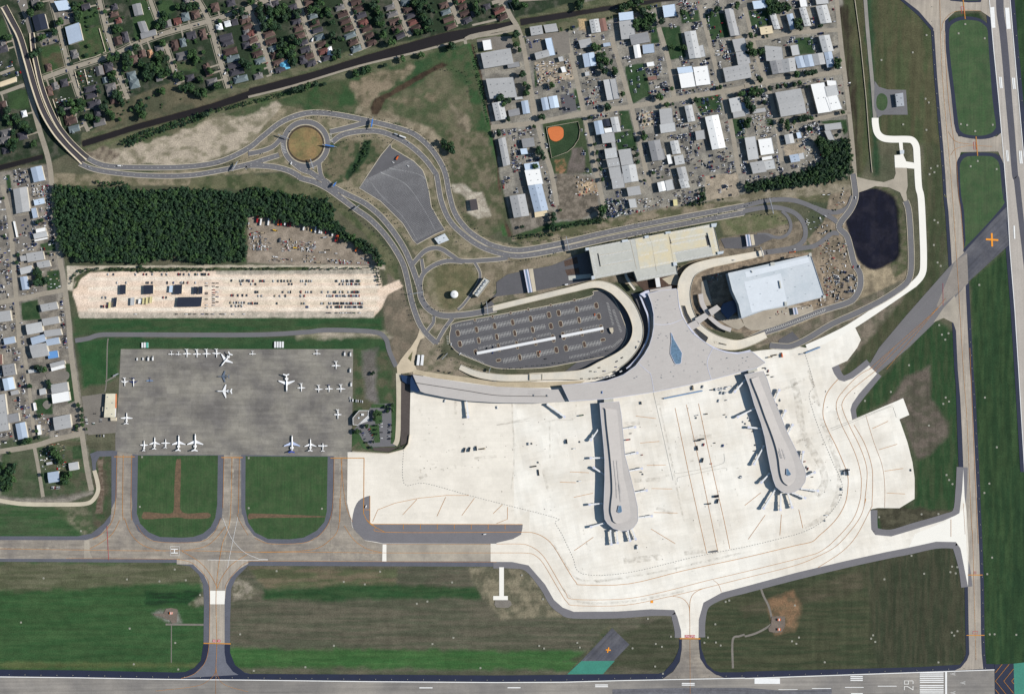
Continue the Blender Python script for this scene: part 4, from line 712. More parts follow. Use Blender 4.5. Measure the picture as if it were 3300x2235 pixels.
# figures of the runway number, read by pilots coming in from the right
nm = mPale
fg = MB()
def seg(x0, y0, x1, y1): fg.poly(P('d4 %d,%d %d,%d %d,%d %d,%d' % (x0, y0, x1, y0, x1, y1, x0, y1)), z4+.009)
for a in ((1280,1463,1288,1495), (1288,1489,1320,1495), (1312,1469,1320,1489), (1288,1463,1356,1469), (1350,1469,1358,1490)): seg(*a)
for a in ((1280,1508,1288,1540), (1288,1508,1312,1514), (1350,1508,1358,1540)): seg(*a)
fg.ribbon(P('d4 1310,1511 1352,1537'), 1.7, z4+.011)
struct(fg.build('runway_number', nm))
struct(ew.build('runway_marking', mWhite)); ew = MB()
for x, y, x1, y1 in ((2057,622,2068,712), (2045,622,2054,712), (2150,628,2160,718), (2163,628,2174,718), (2102,1210,2110,1300), (2113,1210,2120,1300), (2206,1215,2216,1318), (2219,1215,2230,1318)): ew.poly(P('d1 %d,%d %d,%d %d,%d %d,%d' % (x, y, x1, y, x1+8, y1, x+8, y1)), z4+.012)
ew.poly(P('d1 1978,62 2008,58 2018,225 1988,228'), z4+.012); ew.poly(P('d1 2095,66 2128,64 2142,235 2108,236'), z4+.012); ew.poly(P('d2 2163,418 2174,418 2178,523 2167,523'), z4+.012)
struct(ew.build('runway_marking', mWhite))
# boxed H on the taxiway
hm = MB(); hz = z4+.014
for s in ('a4 1543,237 1625,237 1625,320 1543,320 1543,237',): hm.ribbon(P(s), .6, hz)
q('a4', 1550, 258, 1612, 266, hm, .015); q('a4', 1550, 292, 1612, 300, hm, .015); q('a4', 1577, 266, 1585, 292, hm, .015)
hm.ribbon(P('a4 1880,358 2249,362'), .7, hz+.003); hm.ribbon(smooth(P('a4 2020,-20 2090,150 2180,260 2249,310')), .6, hz+.004); hm.ribbon(P('a4 2155,-30 2060,430'), .6, hz+.005); hm.ribbon(P('b4 0,362 180,358'), .6, hz+.005); hm.ribbon(P('b4 0,310 100,352 180,356'), .6, hz+.006)
struct(hm.build('helipad_marking', mWhite))
# hold lines and red surface signs with white letters
ho = MB(); 
for s, wd in (('a4 1845,1113 2092,1118', 2.2), ('c4 1660,1070 1846,1072', 2.6), ('d4 1797,615 1915,615', 1.6), ('d4 1785,1100 1930,1100', 1.6), ('d1 1758,0 1775,155', 1.8), ('d1 1862,1100 1875,1255', 1.8), ('a3 1035,986 1222,986', 1.4), ('a3 2005,993 2200,993', 1.4)): ho.ribbon(P(s), wd, z4+.02)
struct(ho.build('hold_line', mYel)); hd = MB()
for s, wd in (('a4 1850,1116 2090,1121', .5), ('c4 1664,1072 1842,1074', .5), ('a3 1035,986 1222,986', .4), ('d1 1760,10 1774,150', .5), ('d1 1864,1105 1874,1250', .5)): hd.ribbon(resample(P(s), 1.2), wd, z4+.022, dash=(1, 1))
struct(hd.build('hold_line', mLot))
rs = MB()
for t, a in (('a4', (1928,1080,1953,1103)), ('a4', (1970,1080,1998,1103)), ('c4', (1706,1038,1748,1063)), ('c4', (1757,1038,1798,1063))): q(t, *a, o=rs, z=.02)
for s in ('d1 1742,55 1762,55 1766,110 1746,110', 'd1 1842,1145 1860,1145 1864,1205 1846,1205', 'd4 1848,588 1862,588 1862,606 1848,606', 'd4 1838,1068 1875,1068 1875,1088 1838,1088'): rs.ribbon(P(s+' '+s.split()[1]), .7, z4+.02)
struct(rs.build('surface_sign', mRed)); rl = MB()
def glyph(t, x, y, wd, hh, strokes):
    for a in strokes: rl.ribbon([W(t, x+u*wd, y+v*hh) for u, v in a], .62, z4+.024)
HH = [[(0,0),(0,1)], [(1,0),(1,1)], [(0,.5),(1,.5)]]
for x in (1934, 1977): glyph('a4', x, 1084, 13, 15, HH)
TWO = [[(0,0),(1,0),(1,.5),(0,.5),(0,1),(1,1)]]; NINE = [[(1,.5),(0,.5),(0,0),(1,0),(1,1)]]; ONE = [[(.5,0),(.5,1)]]
for x, g in ((1711,TWO), (1722,NINE), (1734,ONE), (1740,ONE), (1763,TWO), (1774,NINE), (1785,ONE), (1792,ONE)): glyph('c4', x, 1043, 7, 16, g)
struct(rl.build('surface_sign_letters', mWhite))
ln = MB(); ln.ribbon(P('a4 970,50 975,150 985,360'), .7, z4+.01); ln.ribbon(P('d2 1595,880 1597,1060'), .5, z4+.01); struct(ln.build('boundary_marking', mRed))
# closed crosses
xo = MB(); xo.ribbon(P('d2 1988,478 1992,585'), 3.4, z4+.03); xo.ribbon(P('d2 1941,527 2041,534'), 3.4, z4+.034); xo.ribbon(P('c4 1018,1150 1005,1198'), 2.2, z4+.03); xo.ribbon(P('c4 990,1172 1035,1176'), 2.2, z4+.034)
xo.poly(P('c4 1395,726 1419,726 1419,749 1395,749'), z4+.03); struct(xo.build('closed_cross', mOr))
ch = MB()
for k, s in enumerate(('2072,1332 2018,1400', '2128,1332 2018,1468 2128,1604', '2164,1370 2085,1468 2164,1566', '2166,1446 2148,1468 2166,1490', '2018,1536 2072,1604')): ch.ribbon(P('d4 '+s), .8, z4+.02+k*.001)
struct(ch.build('blast_pad_chevron', mYel))
# parking bays of the surface lot
pm = MB(); u = Vector((math.cos(math.radians(12.3)), math.sin(math.radians(12.3)))); v = Vector((-u.y, u.x))
PKin = PK
def bays(x0, y0, x1, y1, dep=4.8, both_=True, t='g', pitch=2.9, z=.0):
    a = Vector(W(t, x0, y0)); c = Vector(W(t, x1, y1)); d = (c-a); L = d.length; d.normalize(); nn = Vector((-d.y, d.x))
    if both_: pm.ribbon([a[:], c[:]], .35, z4+.03)
    k = 0.0
    while k < L:
        p = a+d*k; pm.ribbon([(p-nn*dep*(1 if both_ else 0))[:], (p+nn*dep)[:]], .42, z4+.031); k += pitch
ROWS = [('g 610,400 780,368', 0), ('g 830,355 960,325', 0), ('g 1010,318 1155,285', 0), ('g 1200,275 1335,245', 0), ('g 1380,240 1560,205', 0), ('g 1620,190 1800,155', 0), ('g 1860,140 2015,105', 0)]
for y0, y1 in ((490, 300), (600, 410)):
    for a, b_ in ((655, 800), (845, 985), (1035, 1175), (1220, 1360), (1405, 1540)): bays(a, y0-(a-640)*.2, b_, y0-(b_-640)*.2)
for y0 in (285, 395, 655):
    for a, b_ in ((1695, 1835), (1880, 2040)): bays(a+(y0-285)*.2, y0-(a-1690)*.2, b_+(y0-285)*.2, y0-(b_-1690)*.2)
for off in (-24, 30):
    for a, b_ in ((850, 1025), (1075, 1215), (1260, 1400), (1450, 1600)): bays(a, 690+off-(a-820)*.205, b_, 690+off-(b_-820)*.205, 4.6, False)
    for a, b_ in ((1740, 1890), (1930, 2090)): bays(a, 525+off-(a-1700)*.2, b_, 525+off-(b_-1700)*.2, 4.6, False)
for a, b_ in ((1100, 1245), (1290, 1440), (1480, 1620)): bays(a, 780-(a-1100)*.2, b_, 780-(b_-1100)*.2)
for s, _ in ROWS:
    p_ = s.split()[1:]; (a, b_), (c, d) = [tuple(map(float, k.split(','))) for k in p_]; bays(a, b_+30, c, d+30, 4.8, False)
bays(1790, 755, 2000, 715, 4.8, False); bays(2010, 705, 2220, 640, 4.8, False); bays(660, 715, 900, 815, 4.5, False); bays(540, 600, 530, 510, 4.5, False); bays(2165, 180, 2225, 410, 4.5, False); bays(2330, 470, 2250, 250, 4.8, False); bays(2235, 645, 2335, 560, 4.8, False)
struct(pm.build('parking_bay_lines', mPale))
# rental lot: long slanted aisle lines with comb ends
pm = MB()
C0 = smooth(P('b2 1100,60 1200,190 1400,390 1530,600'), 22); C1 = smooth(P('b2 1230,0 1420,90 1560,270 1700,520'), 22)
N_ = min(len(C0), len(C1))
for i in range(-6, 62):
    t = i/61.0
    def at(C, t):
        if t < 0:
            d = (C[1][0]-C[0][0], C[1][1]-C[0][1]); return (C[0][0]+d[0]*t*60, C[0][1]+d[1]*t*60)
        k = min(t*(len(C)-1), len(C)-1.001); j = int(k); f = k-j; return (C[j][0]*(1-f)+C[j+1][0]*f, C[j][1]*(1-f)+C[j+1][1]*f)
    a, c = Vector(at(C0, t)), Vector(at(C1, t)); d = (c-a)
    seg_ = []
    for k in range(-14, 48):
        p, p2 = a+d*(k/16), a+d*((k+1)/16)
        if inside(p[:], RL) and inside(p2[:], RL): pm.ribbon([p[:], p2[:]], .27, z4+.03)
    nn = Vector((-d.y, d.x)).normalized()
    for f in (0, 1.0, 1.7):
        p = a+d*f
        if inside(p[:], RL): pm.ribbon([(p-nn*1.5)[:], (p+nn*1.3)[:]], .6, z4+.033)
struct(pm.build('parking_bay_lines', mat('worn_bay_paint', S(168,168,168))))
# dashed lane lines on the loop road
pm = MB()
for s, wd in LOOP[:3]+LOOP[5:7]: pm.ribbon(resample(smooth(P(s), 6), 3), .35, z4+.03, dash=(1, 3))
struct(pm.build('lane_marking', mPale))
pm = MB()
for k in range(26):
    x, y = 1520+k*18.5, 925-k*5.9-(max(k-8, 0)**1.5)*.25; pm.ribbon([W('f', x, y), W('f', x+14, y-14), W('f', x+10, y-24)], .8, z4+.03)
for s in ('b1 300,1310 330,1390', 'b1 735,1215 750,1290'):
    a, c = [Vector(p) for p in P(s)]
    for k in range(7): p = a.lerp(c, k/6); pm.ribbon([(p.x-2, p.y), (p.x+4, p.y+1.5)], .6, z4+.03)
struct(pm.build('chevron_marking', mPale))
Z[0] = z4+.06
# planting islands with kerbs in the surface lot
isl = []
for x, y, a, b_ in [(628,492,20,32), (822,455,16,32), (1010,418,16,32), (1195,380,16,32), (1382,343,16,32), (1572,303,20,32), (650,603,20,32), (845,567,16,32), (1032,530,16,32), (1218,492,16,32), (1403,455,16,32), (1592,418,20,32), (1672,283,20,32), (1860,246,16,32), (2062,206,20,32), (1693,395,20,32), (1884,358,16,32), (2088,318,20,32), (1748,648,20,32), (1938,608,16,32), (1270,742,16,32), (1460,706,16,32), (1648,665,20,32),
                   (812,685,18,26), (1052,640,14,42), (1240,615,14,42), (1430,580,14,42), (1615,545,18,42), (1720,520,18,42), (1910,482,14,42), (2115,445,18,42), (1050,772,26,16), (2130,560,26,16), (805,355,12,14), (988,318,12,14), (1175,282,12,14), (1357,246,12,14), (1590,202,12,12), (1835,150,14,12)]:
    isl.append((x, y, a, b_))
ki = MB(); si = MB(); zi = Z[0]
for k, (x, y, a, b_) in enumerate(isl):
    c = Vector(W('g', x, y)); A, B = a*.187, b_*.187
    def rr_(A, B, n=16): return [(c+u*(A*math.copysign(abs(math.cos(t))**.6, math.cos(t)))+v*(B*math.copysign(abs(math.sin(t))**.6, math.sin(t))))[:] for t in (2*PI*i/n for i in range(n))]
    ki.prism(rr_(A+.25, B+.25), zi-.02, zi+.1); si.prism(rr_(A-.35, B-.35), zi+.0, zi+.14)
struct(ki.build('kerb_island', mKerb)); struct(si.build('planting_bed', mSoil))
# ================================================================ LARGE STRUCTURES
def into(mb, name, ms, par, smooth_=False):
    """build a part whose collected vertices are in world coordinates under its thing's Empty"""
    M = (Matrix.Translation(par.location) @ par.rotation_euler.to_matrix().to_4x4()).inverted()
    mb.V = [tuple(M @ Vector(v)) for v in mb.V]; return mb.build(name, ms, par, smooth_)
def cen(pts): return (sum(p[0] for p in pts)/len(pts), sum(p[1] for p in pts)/len(pts))
def thing(name, pts, label, cat, group=None, z=0):
    c = cen(pts); return tag(empty(name, c[0], c[1], z), label, cat, group)
def smooth3(pts, n=6):
    p = [Vector(q) for q in pts]; N = len(p); out = []
    for i in range(N-1):
        a, b, c, d = p[max(i-1,0)], p[i], p[i+1], p[min(i+2,N-1)]
        for j in range(n):
            t = j/n; out.append(tuple(0.5*((2*b)+(c-a)*t+(2*a-5*b+4*c-d)*t*t+(3*b-a-3*c+d)*t*t*t)))
    out.append(tuple(p[-1])); return out
def inset(pts, d):
    if area2(pts) < 0: pts = pts[::-1]
    out = []; n = len(pts)
    for i in range(n):
        a, b, c = Vector(pts[i-1]), Vector(pts[i]), Vector(pts[(i+1) % n]); e1 = (b-a).normalized(); e2 = (c-b).normalized()
        n1 = Vector((-e1.y, e1.x)); n2 = Vector((-e2.y, e2.x)); m = (n1+n2); k = m.length or 1; m = m/k; s = d/max(.5, m.dot(n1)); out.append((b.x+m.x*s, b.y+m.y*s))
    return out
mRoof = mat('terminal_roof_membrane', S(200,194,189), var=.03, sc=.03, fine=.03, rough=.75, spec=.1, joints=(math.radians(11), 14, 3.2, .022), stain=.05)
mRoofE = mat('roof_edge_white', S(214,216,232), fine=.02, rough=.5)
mGlass = mat('blue_glass', S(108,138,164), var=.06, fine=.03, rough=.35, spec=.4, joints=(math.radians(11), 2.4, 2.4, .25))
mGlassD = mat('curtain_wall', S(40,60,92), var=.06, fine=.03, rough=.25, spec=.7)
mWall = mat('panel_wall_white', S(206,206,208), fine=.03)
mConc = mat('garage_concrete', S(204,203,194), var=.05, sc=.05, fine=.05, rgb2=S(190,190,182), sc2=.05)
mConcW = mat('garage_concrete_blue', S(214,220,225), var=.05, sc=.03, fine=.04, rgb2=S(196,204,210), sc2=.03)
mOchre = mat('ochre_deck_coating', S(226,212,178), var=.05, sc=.05, fine=.05, rgb2=S(208,204,188), sc2=.05)
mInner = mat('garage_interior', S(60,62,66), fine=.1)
mWh = mat('white_metal', S(240,240,240), var=.02, fine=.02, rough=.4)
mSteel = mat('galvanised_steel', S(176,180,186), fine=.04, rough=.45, metal=.3)
mSign = mat('blue_sign_face', S(64,124,200), fine=.03, rough=.5)
mBrown = mat('rusty_brown', S(140,80,62), fine=.1)
# --- main terminal
HT = 15
TR = P('c2 1370,1085 1480,1057 1630,1040 1640,1055 1645,1110 1655,1200 1682,1290 1742,1390 e 620,560 830,710 960,755 1080,770 1230,745 1370,860 1280,915 810,1038 c3 1700,345 1430,400 1060,455 970,465 660,483 590,340 900,312 1000,298 1150,245 1260,165 1340,60 1385,-20 1410,-100 1425,-190 1425,-300 1405,-400 1380,-470', HT)
term = thing('airport_terminal', TR, 'main airport terminal with broad pale mauve fan-shaped roof and blue diamond skylight', 'terminal')
def troof(x, y): return HT+1.5*math.sin((x+y*.4)/90.0)
into(MB().prism(inset(TR, 1.2), 0, HT-1.2, 0), 'wall', mGlassD, term)
into(MB().prism(TR, HT-1.2, HT, bottom=True), 'roof', [mRoof], term)
e = MB(); e.ribbon(TR+[TR[0]], .9, HT+.35, h=.5); into(e, 'roof_edge', mRoofE, term)
for s in ('e 215,462 300,468 400,455 515,410', 'e 830,708 768,855 812,1040', 'e 60,870 150,950 185,990 218,1165', 'g 1440,-30 1440,-40'):
    if s[0] == 'e': into(MB().ribbon(smooth(P(s, HT)), .9, HT+.22, h=.2), 'roof_joint', mRoofE, term)
SK = P('e 392,553 402,558 425,620 460,680 508,762 498,860 480,875 445,876 430,862 388,770 390,700 398,640', HT+1)
into(MB().prism(SK, HT, HT+.9), 'skylight', mGlass, term); into(MB().ribbon(SK+[SK[0]], .7, HT+1.0, h=.9), 'skylight_frame', mRoofE, term)
# low glazed entrance front curving along the kerbside, with its white canopy
cw = smooth(P('e 66,150 122,290 156,380 166,480 156,590 112,700 52,800 -28,890 c3 1178,190', 9), 4)
b2_ = smooth(P('e 150,165 200,300 215,400 215,500 200,620 160,720 90,830 0,935 c3 1230,175', 9), 4)
gm_ = MB()
for i in range(min(len(cw), len(b2_))-1):
    gm_.add([(*cw[i], 4), (*cw[i+1], 4), (*b2_[i+1], 13.5), (*b2_[i], 13.5)], [(0,1,2,3)])
into(gm_, 'curtain_wall', mGlassD, term); into(MB().ribbon(cw, 3.2, 9, h=.7), 'entrance_canopy', mRoofE, term)
into(MB().prism(P('e 70,150 130,118 165,110 180,150 120,190', 12), 0, 12), 'corner_block', mRoofE, term)
into(MB().prism(P('e 175,108 400,66 400,98 180,140', 9), 0, 9), 'north_porch', mRoof, term)
# fascia on the east curve
into(MB().ribbon(smooth(P('e 455,120 468,230 500,350 560,470 700,620 830,700 950,745 1080,760 1215,735', HT-3)), 2.6, HT-2, h=.6), 'eaves_canopy', mRoofE, term)
for s in ('e 505,270 540,272 560,350 610,430 570,450 530,370', 'e 640,490 780,600 755,650 700,620 625,515', 'e 840,640 970,672 965,680 845,660'):
    pass
for x, y in ((980,812),(1140,812),(1190,802),(825,920),(752,878),(45,1005),(20,1020)):
    c = W('e', x, y, HT); into(MB().box(c[0]-1, c[1]-.6, HT, c[0]+1, c[1]+.6, HT+1.3), 'roof_unit', mSteel, term)
ru = random.Random(6); n_ = 0
while n_ < 46:
    c = (ru.uniform(-160, 560), ru.uniform(-60, 220))
    if inside(c, inset(TR, 4)) and not inside(c, SK): s_ = ru.uniform(.4, .9); into(MB().box(c[0]-s_, c[1]-s_*.7, HT, c[0]+s_, c[1]+s_*.7, HT+ru.uniform(.6, 1.4)), 'roof_unit', mSteel, term); n_ += 1
c = W('c3', 957, 403, HT); into(MB().box(c[0]-.6, c[1]-2.4, HT, c[0]+.6, c[1]+2.4, HT+1.5), 'roof_unit', mSign, term)
# --- west wing
WG = P('b3 1490,243 1700,275 2000,322 2249,352 c3 300,362 470,368 490,380 560,376 620,487 400,502 100,500 b3 2249,497 2000,482 1800,452 1600,412 1560,395 1522,318', 11)
wing = thing('terminal_west_wing', WG, 'long curved pale roofed wing west of the terminal ending in blue glass triangle', 'terminal wing')
into(MB().prism(inset(WG, 1.5), 0, 10.2), 'wall', mGlassD, wing); into(MB().prism(WG, 10.2, 11, bottom=True), 'roof', mRoof, wing)
up = P('b3 1530,320 1700,342 2000,390 2249,432 c3 300,440 520,446 600,487 400,500 100,498 b3 2249,495 2000,480 1800,450 1600,410 1565,393', 12)
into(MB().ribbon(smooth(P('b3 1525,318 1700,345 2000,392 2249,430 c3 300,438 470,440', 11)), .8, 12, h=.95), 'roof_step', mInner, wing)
GT = P('b3 1480,250 1492,243 1562,392 1525,402 1468,380 1468,290', 8)
into(MB().prism(GT, 0, lambda x, y: 8.5+(x-GT[0][0])*.1), 'glass_front', mGlassD, wing)
into(MB().prism(P('b3 1380,245 1475,262 1468,330 1440,328 1395,300', 3), 0, 3), 'stair_well', mGlassD, wing)
for x, y in ((340,430), (460,432)): c = W('c3', x, y, 11); into(MB().box(c[0]-.7, c[1]-1.6, 11, c[0]+.7, c[1]+1.6, 12.6), 'roof_unit', mSteel, wing)
for y in (390, 407, 420): into(MB().ribbon(P('c3 285,%d 400,%d' % (y, y), 11), .25, 11.5, h=.3), 'roof_pipe', mSteel, wing)
# --- concourses
def concourse(outline, groove, east, label, sk, neck, pipes):
    HC = 12; O = P(outline, HC); t = thing('concourse_pier', O, label, 'airport concourse', 'piers reaching out across the apron')
    into(MB().prism(inset(O, 2.0), 0, HC-1.5), 'wall', mGlassD, t)
    into(MB().prism(O, HC-1.5, HC, bottom=True), 'lower_roof', mRoof, t); into(MB().ribbon(O+[O[0]], .5, HC+.25, h=.4), 'roof_edge', mRoofE, t)
    g = smooth(P(groove, HC+2.6), 4); e_ = smooth(P(east, HC+.1), 4); m = MB(); n = min(len(g), len(e_))
    g = resample(g, 4); L1 = len(g); Le = resample(e_, 4)
    for i in range(L1-1):
        j0 = int(i/(L1-1)*(len(Le)-1)); j1 = int((i+1)/(L1-1)*(len(Le)-1)); k0, k1 = i/(L1-1), (i+1)/(L1-1)
        zt0, zt1 = HC+2.6, HC+2.6
        m.add([(*g[i], zt0), (*g[i+1], zt1), (*Le[j1], HC+.12), (*Le[j0], HC+.12)], [(0,1,2,3)])
        m.add([(*g[i], HC+.02), (*g[i+1], HC+.02), (*g[i+1], zt1), (*g[i], zt0)], [(3,2,1,0)])
    into(m, 'raised_roof', mRoof, t)
    s_ = P(sk, HC+3); into(MB().prism(s_, HC, HC+3.4), 'skylight', mGlass, t); into(MB().ribbon(s_+[s_[0]], .35, HC+3.5, h=.4), 'skylight_frame', mRoofE, t)
    into(MB().prism(P(neck, 9), 0, 9), 'link_building', mConc, t)
    for s in pipes: into(MB().ribbon(P(s, HC+2), .28, HC+3.0, h=.4), 'roof_pipe', mSteel, t)
    return t
concourse('c3 935,500 1110,487 1130,600 1165,980 1200,1110 1250,1310 1278,1440 1283,1560 c4 1268,30 1240,68 1190,94 1130,99 1060,76 1005,30 c3 980,1550 971,1450 980,1200 980,1020 972,900 958,750 945,620',
          'c3 975,545 988,560 1000,700 1028,950 1045,1150 1050,1300 1040,1400 1035,1480 1050,1540 c4 1060,10 1090,30', 'c3 1085,560 1095,600 1110,750 1130,950 1150,1150 1180,1280 1200,1380 1212,1470 1210,1540 c4 1180,10 1120,35', 'middle long grey roofed pier with rounded end, left of the two concourses', 'c3 1108,1428 1130,1430 1138,1482 1118,1495 1095,1484', 'c3 975,455 1058,450 1062,490 975,497',
          ('c3 1062,1020 1085,1240 1090,1360', 'c3 1095,1020 1110,1200 1130,1320', 'c3 1080,1290 1125,1290', 'c3 1110,1240 1130,1395', 'c3 1088,1230 1115,1230'))
concourse('k 1122,100 1215,78 1350,55 1395,150 1450,330 1530,520 1640,800 1740,1000 1800,1130 1850,1240 1865,1300 1855,1390 1800,1470 1720,1520 1640,1535 1570,1510 1500,1450 1470,1370 1440,1250 1400,1050 1365,850 1320,680 1240,460 1180,250',
          'k 1205,148 1220,200 1300,400 1370,600 1440,780 1500,960 1535,1120 1555,1280 1590,1390 1655,1442', 'k 1290,120 1320,200 1400,400 1480,600 1560,800 1640,960 1700,1100 1735,1220 1740,1320 1720,1390 1665,1440', 'right long grey roofed pier angled down with rounded end, nearest the diagonal taxiway', 'k 1630,1235 1645,1235 1685,1300 1660,1320 1625,1305', 'k 1165,45 1270,10 1280,50 1170,82',
          ('k 1540,985 1575,1110', 'k 1580,1000 1620,1120', 'k 1535,1075 1615,1065', 'k 1555,1100 1620,1095', 'k 1530,1020 1560,1110'))
# --- jet bridges
def bridge(p, q_, label, group='boarding bridges round the piers'):
    (x0, y0), (x1, y1) = p, q_; L = math.hypot(x1-x0, y1-y0); a = math.atan2(y1-y0, x1-x0)
    t = empty('boarding_bridge', x0, y0, 0, a); tag(t, label, 'boarding bridge', group)
    MB().box(0, -1.25, 4.3, L-3, 1.25, 6.9).build('tunnel', mWh, t); MB().box(L*.45, -1.6, 4.1, L-3.2, 1.6, 7.2).build('outer_tunnel', mWh, t)
    MB().box(L-3.2, -2.2, 4.0, L+1, 2.2, 7.3).build('cab', mRoofE, t); MB().cyl(0, 0, 0, 7.1, 2.0, 12).build('rotunda', mWh, t)
    m = MB(); m.box(L*.72, -.35, 0.6, L*.72+.7, .35, 4.2); m.box(L*.72-.4, -2.2, .2, L*.72+1.1, 2.2, .9); m.build('drive_column', mSteel, t)
    return t
BR = [('c3', 1140,735,1262,717,'upper right side of the middle pier, first down'), ('c3', 1162,972,1282,950,'right side of the middle pier, second down'), ('c3', 1200,1115,1322,1092,'right side of the middle pier, third down'), ('c3', 1252,1310,1366,1290,'right side of the middle pier, fourth down'), ('c3', 1285,1538,1412,1522,'right side of the middle pier, lowest of five'),
      ('c3', 918,745,852,838,'left side of the middle pier, topmost and steeply angled'), ('c3', 975,995,848,998,'left side of the middle pier, second down'), ('c3', 972,1143,878,1082,'left side of the middle pier, angled up and left'), ('c3', 955,1407,838,1420,'left side of the middle pier, near its rounded end'), ('c4', 975,25,852,62,'lower left of the middle pier round end'),
      ('c4', 1032,95,1042,222,'foot of the middle pier, leftmost of four'), ('c4', 1088,100,1098,210,'foot of the middle pier, second from left'), ('c4', 1190,98,1212,190,'foot of the middle pier, third from left'), ('c4', 1228,78,1262,175,'foot of the middle pier, rightmost of four'),
      ('k', 1480,420,1545,280,'right side of the right pier, topmost'), ('k', 1560,660,1618,530,'right side of the right pier, second down'), ('k', 1640,820,1705,700,'right side of the right pier, third down'), ('k', 1815,1160,1832,1025,'right side of the right pier, fourth down'), ('k', 1868,1325,1975,1275,'right side of the right pier, lowest'),
      ('k', 1810,1475,2015,1502,'round end of the right pier, pointing right'), ('k', 1700,1525,1860,1590,'round end of the right pier, pointing down and right'), ('d3', 350,1178,383,1288,'foot of the right pier, second from right'), ('d3', 290,1178,288,1308,'foot of the right pier, straight down'), ('d3', 248,1135,150,1295,'foot of the right pier, angled down and left'),
      ('k', 1425,1290,1320,1405,'left side of the right pier, lowest'), ('k', 1355,960,1235,1185,'left side of the right pier, long and curved-looking'), ('k', 1335,752,1165,732,'left side of the right pier, third down'), ('k', 1245,505,1035,612,'left side of the right pier, second down'), ('k', 1130,160,1000,310,'left side of the right pier, topmost'),
      ('b3', 1978,478,1993,632,'below the west wing, pointing straight down'), ('c3', 462,512,620,628,'below the west wing, angled down to the right')]
for t_, x0, y0, x1, y1, l in BR: bridge(W(t_, x0, y0, 5), W(t_, x1, y1, 6), 'white boarding bridge on the %s' % l)
# blast walls on the apron
for t_, x0, y0, x1, y1, l in (('c3',1515,458,1865,388,'long blue grey blast wall on the apron below the terminal'), ('d3',487,42,605,-5,'short blue blast wall on the apron near the dark diagonal road'), ):
    a, c = W(t_, x0, y0), W(t_, x1, y1); w_ = empty('blast_wall', *a); tag(w_, l, 'blast wall'); into(MB().bar(a, c, 2.2, .1, 3.2), 'panel', mat('blue_panel', S(130,160,196)), w_)
    into(MB().bar((a[0], a[1]-1.6), (c[0], c[1]-1.6), .5, .1, 1.6), 'footing', mConc, w_)
# --- garages
def garage(pts, H, nl, label, m, top):
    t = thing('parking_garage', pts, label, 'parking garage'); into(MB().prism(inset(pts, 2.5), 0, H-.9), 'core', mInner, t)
    for k in range(1, nl+1):
        z = H*k/nl; into(MB().prism(pts, z-1.0 if k < nl else z-.8, z, bottom=True), 'deck', m if k < nl else top, t)
    into(MB().ribbon(pts+[pts[0]], .6, H+1.1, h=1.6), 'parapet', m, t); return t
G1 = P('c2 835,668 1965,452 2030,728 1625,806 1642,905 1278,972 1245,882 888,950', 22)
g1 = garage(G1, 22, 6, 'long cream and ochre topped parking garage with white stall lines beside the curved ramp', mConc, mConc)
def deck(s, H, m, par, name='deck_coating', dz=.12): into(MB().prism(P(s, H), H, H+dz), name, m, par)
deck('c2 1255,590 1555,530 1640,800 1300,862', 22, mOchre, g1); deck('c2 1562,528 1955,455 1985,560 1570,635', 22, mOchre, g1); deck('c2 1570,640 1895,578 1935,650 1590,712', 22, mOchre, g1, dz=.1)
deck('c2 1985,560 2020,725 1960,735 1925,575', 22, mOchre, g1, dz=.13)
for s in ('c2 1380,562 1410,640 1450,880', 'c2 1212,600 1270,860', 'c2 1555,530 1605,800', 'c2 930,740 1215,690', 'c2 945,835 1235,785', 'c2 1575,615 1900,555', 'c2 1590,712 1940,650'): into(MB().ribbon(P(s, 22), .7, 22.3, h=.3), 'deck_joint', mKerb, g1)
for s in ('c2 912,722 922,720 945,838 935,840', 'c2 1890,560 1912,555 1935,645 1910,650'): into(MB().prism(P(s, 22), 22.0, 22.16), 'ramp_opening', mInner, g1)
into(MB().ribbon(P('c2 1912,535 1945,662', 22), .9, 24, h=2.0), 'ramp_parapet', mConc, g1); into(MB().ribbon(P('c2 924,720 946,838', 22), .6, 23.2, h=1.2), 'ramp_parapet', mConc, g1)
for a, c in (((855,672),(1240,600)), ((855,700),(900,690)), ((870,740),(905,900)), ((940,745),(1215,693)), ((945,830),(1230,775)), ((900,935),(1230,875)), ((1290,640),(1540,590)), ((1310,740),(1380,725)), ((1420,720),(1560,690)), ((1300,850),(1620,790)), ((1580,600),(1890,542)), ((1590,640),(1890,582)), ((1600,720),(1930,655)), ((1620,795),(1990,725)), ((1570,540),(1950,470)), ((1290,955),(1620,895)), ((1960,500),(1995,700))):
    A, B = Vector(W('c2', *a, 22)), Vector(W('c2', *c, 22)); d = B-A; L = d.length; d.normalize(); nn = Vector((-d.y, d.x))
    k = 0; st__ = MB(); st__.ribbon([A[:], B[:]], .3, 22.19)
    while k < L: p = A+d*k; st__.ribbon([(p-nn*2.3)[:], (p+nn*2.3)[:]], .45, 22.2); k += 2.8
    into(st__, 'stall_row', mWhite, g1)
for s in ('c2 805,672 835,665 838,690 810,695', 'c2 1135,600 1190,592 1192,612 1140,620', 'c2 1340,562 1378,556 1380,578 1345,585', 'c2 1530,525 1580,520 1580,535 1535,545', 'c2 1945,452 1998,446 1990,480 1950,485', 'c2 2000,705 2060,698 2055,722 2005,730', 'c2 860,925 888,920 892,950 865,958', 'c2 1600,800 1632,798 1638,830 1605,835'):
    into(MB().prism(P(s, 24.5), 0, 24.5), 'stair_tower', mConcW, g1)
G2 = P('f 1215,450 1880,300 1992,640 1690,715 1500,750 1325,815 1300,700 1250,590', 30)
g2 = garage(G2, 30, 8, 'large pale blue white decked parking structure at the building site right of the terminal', mConcW, mConcW)
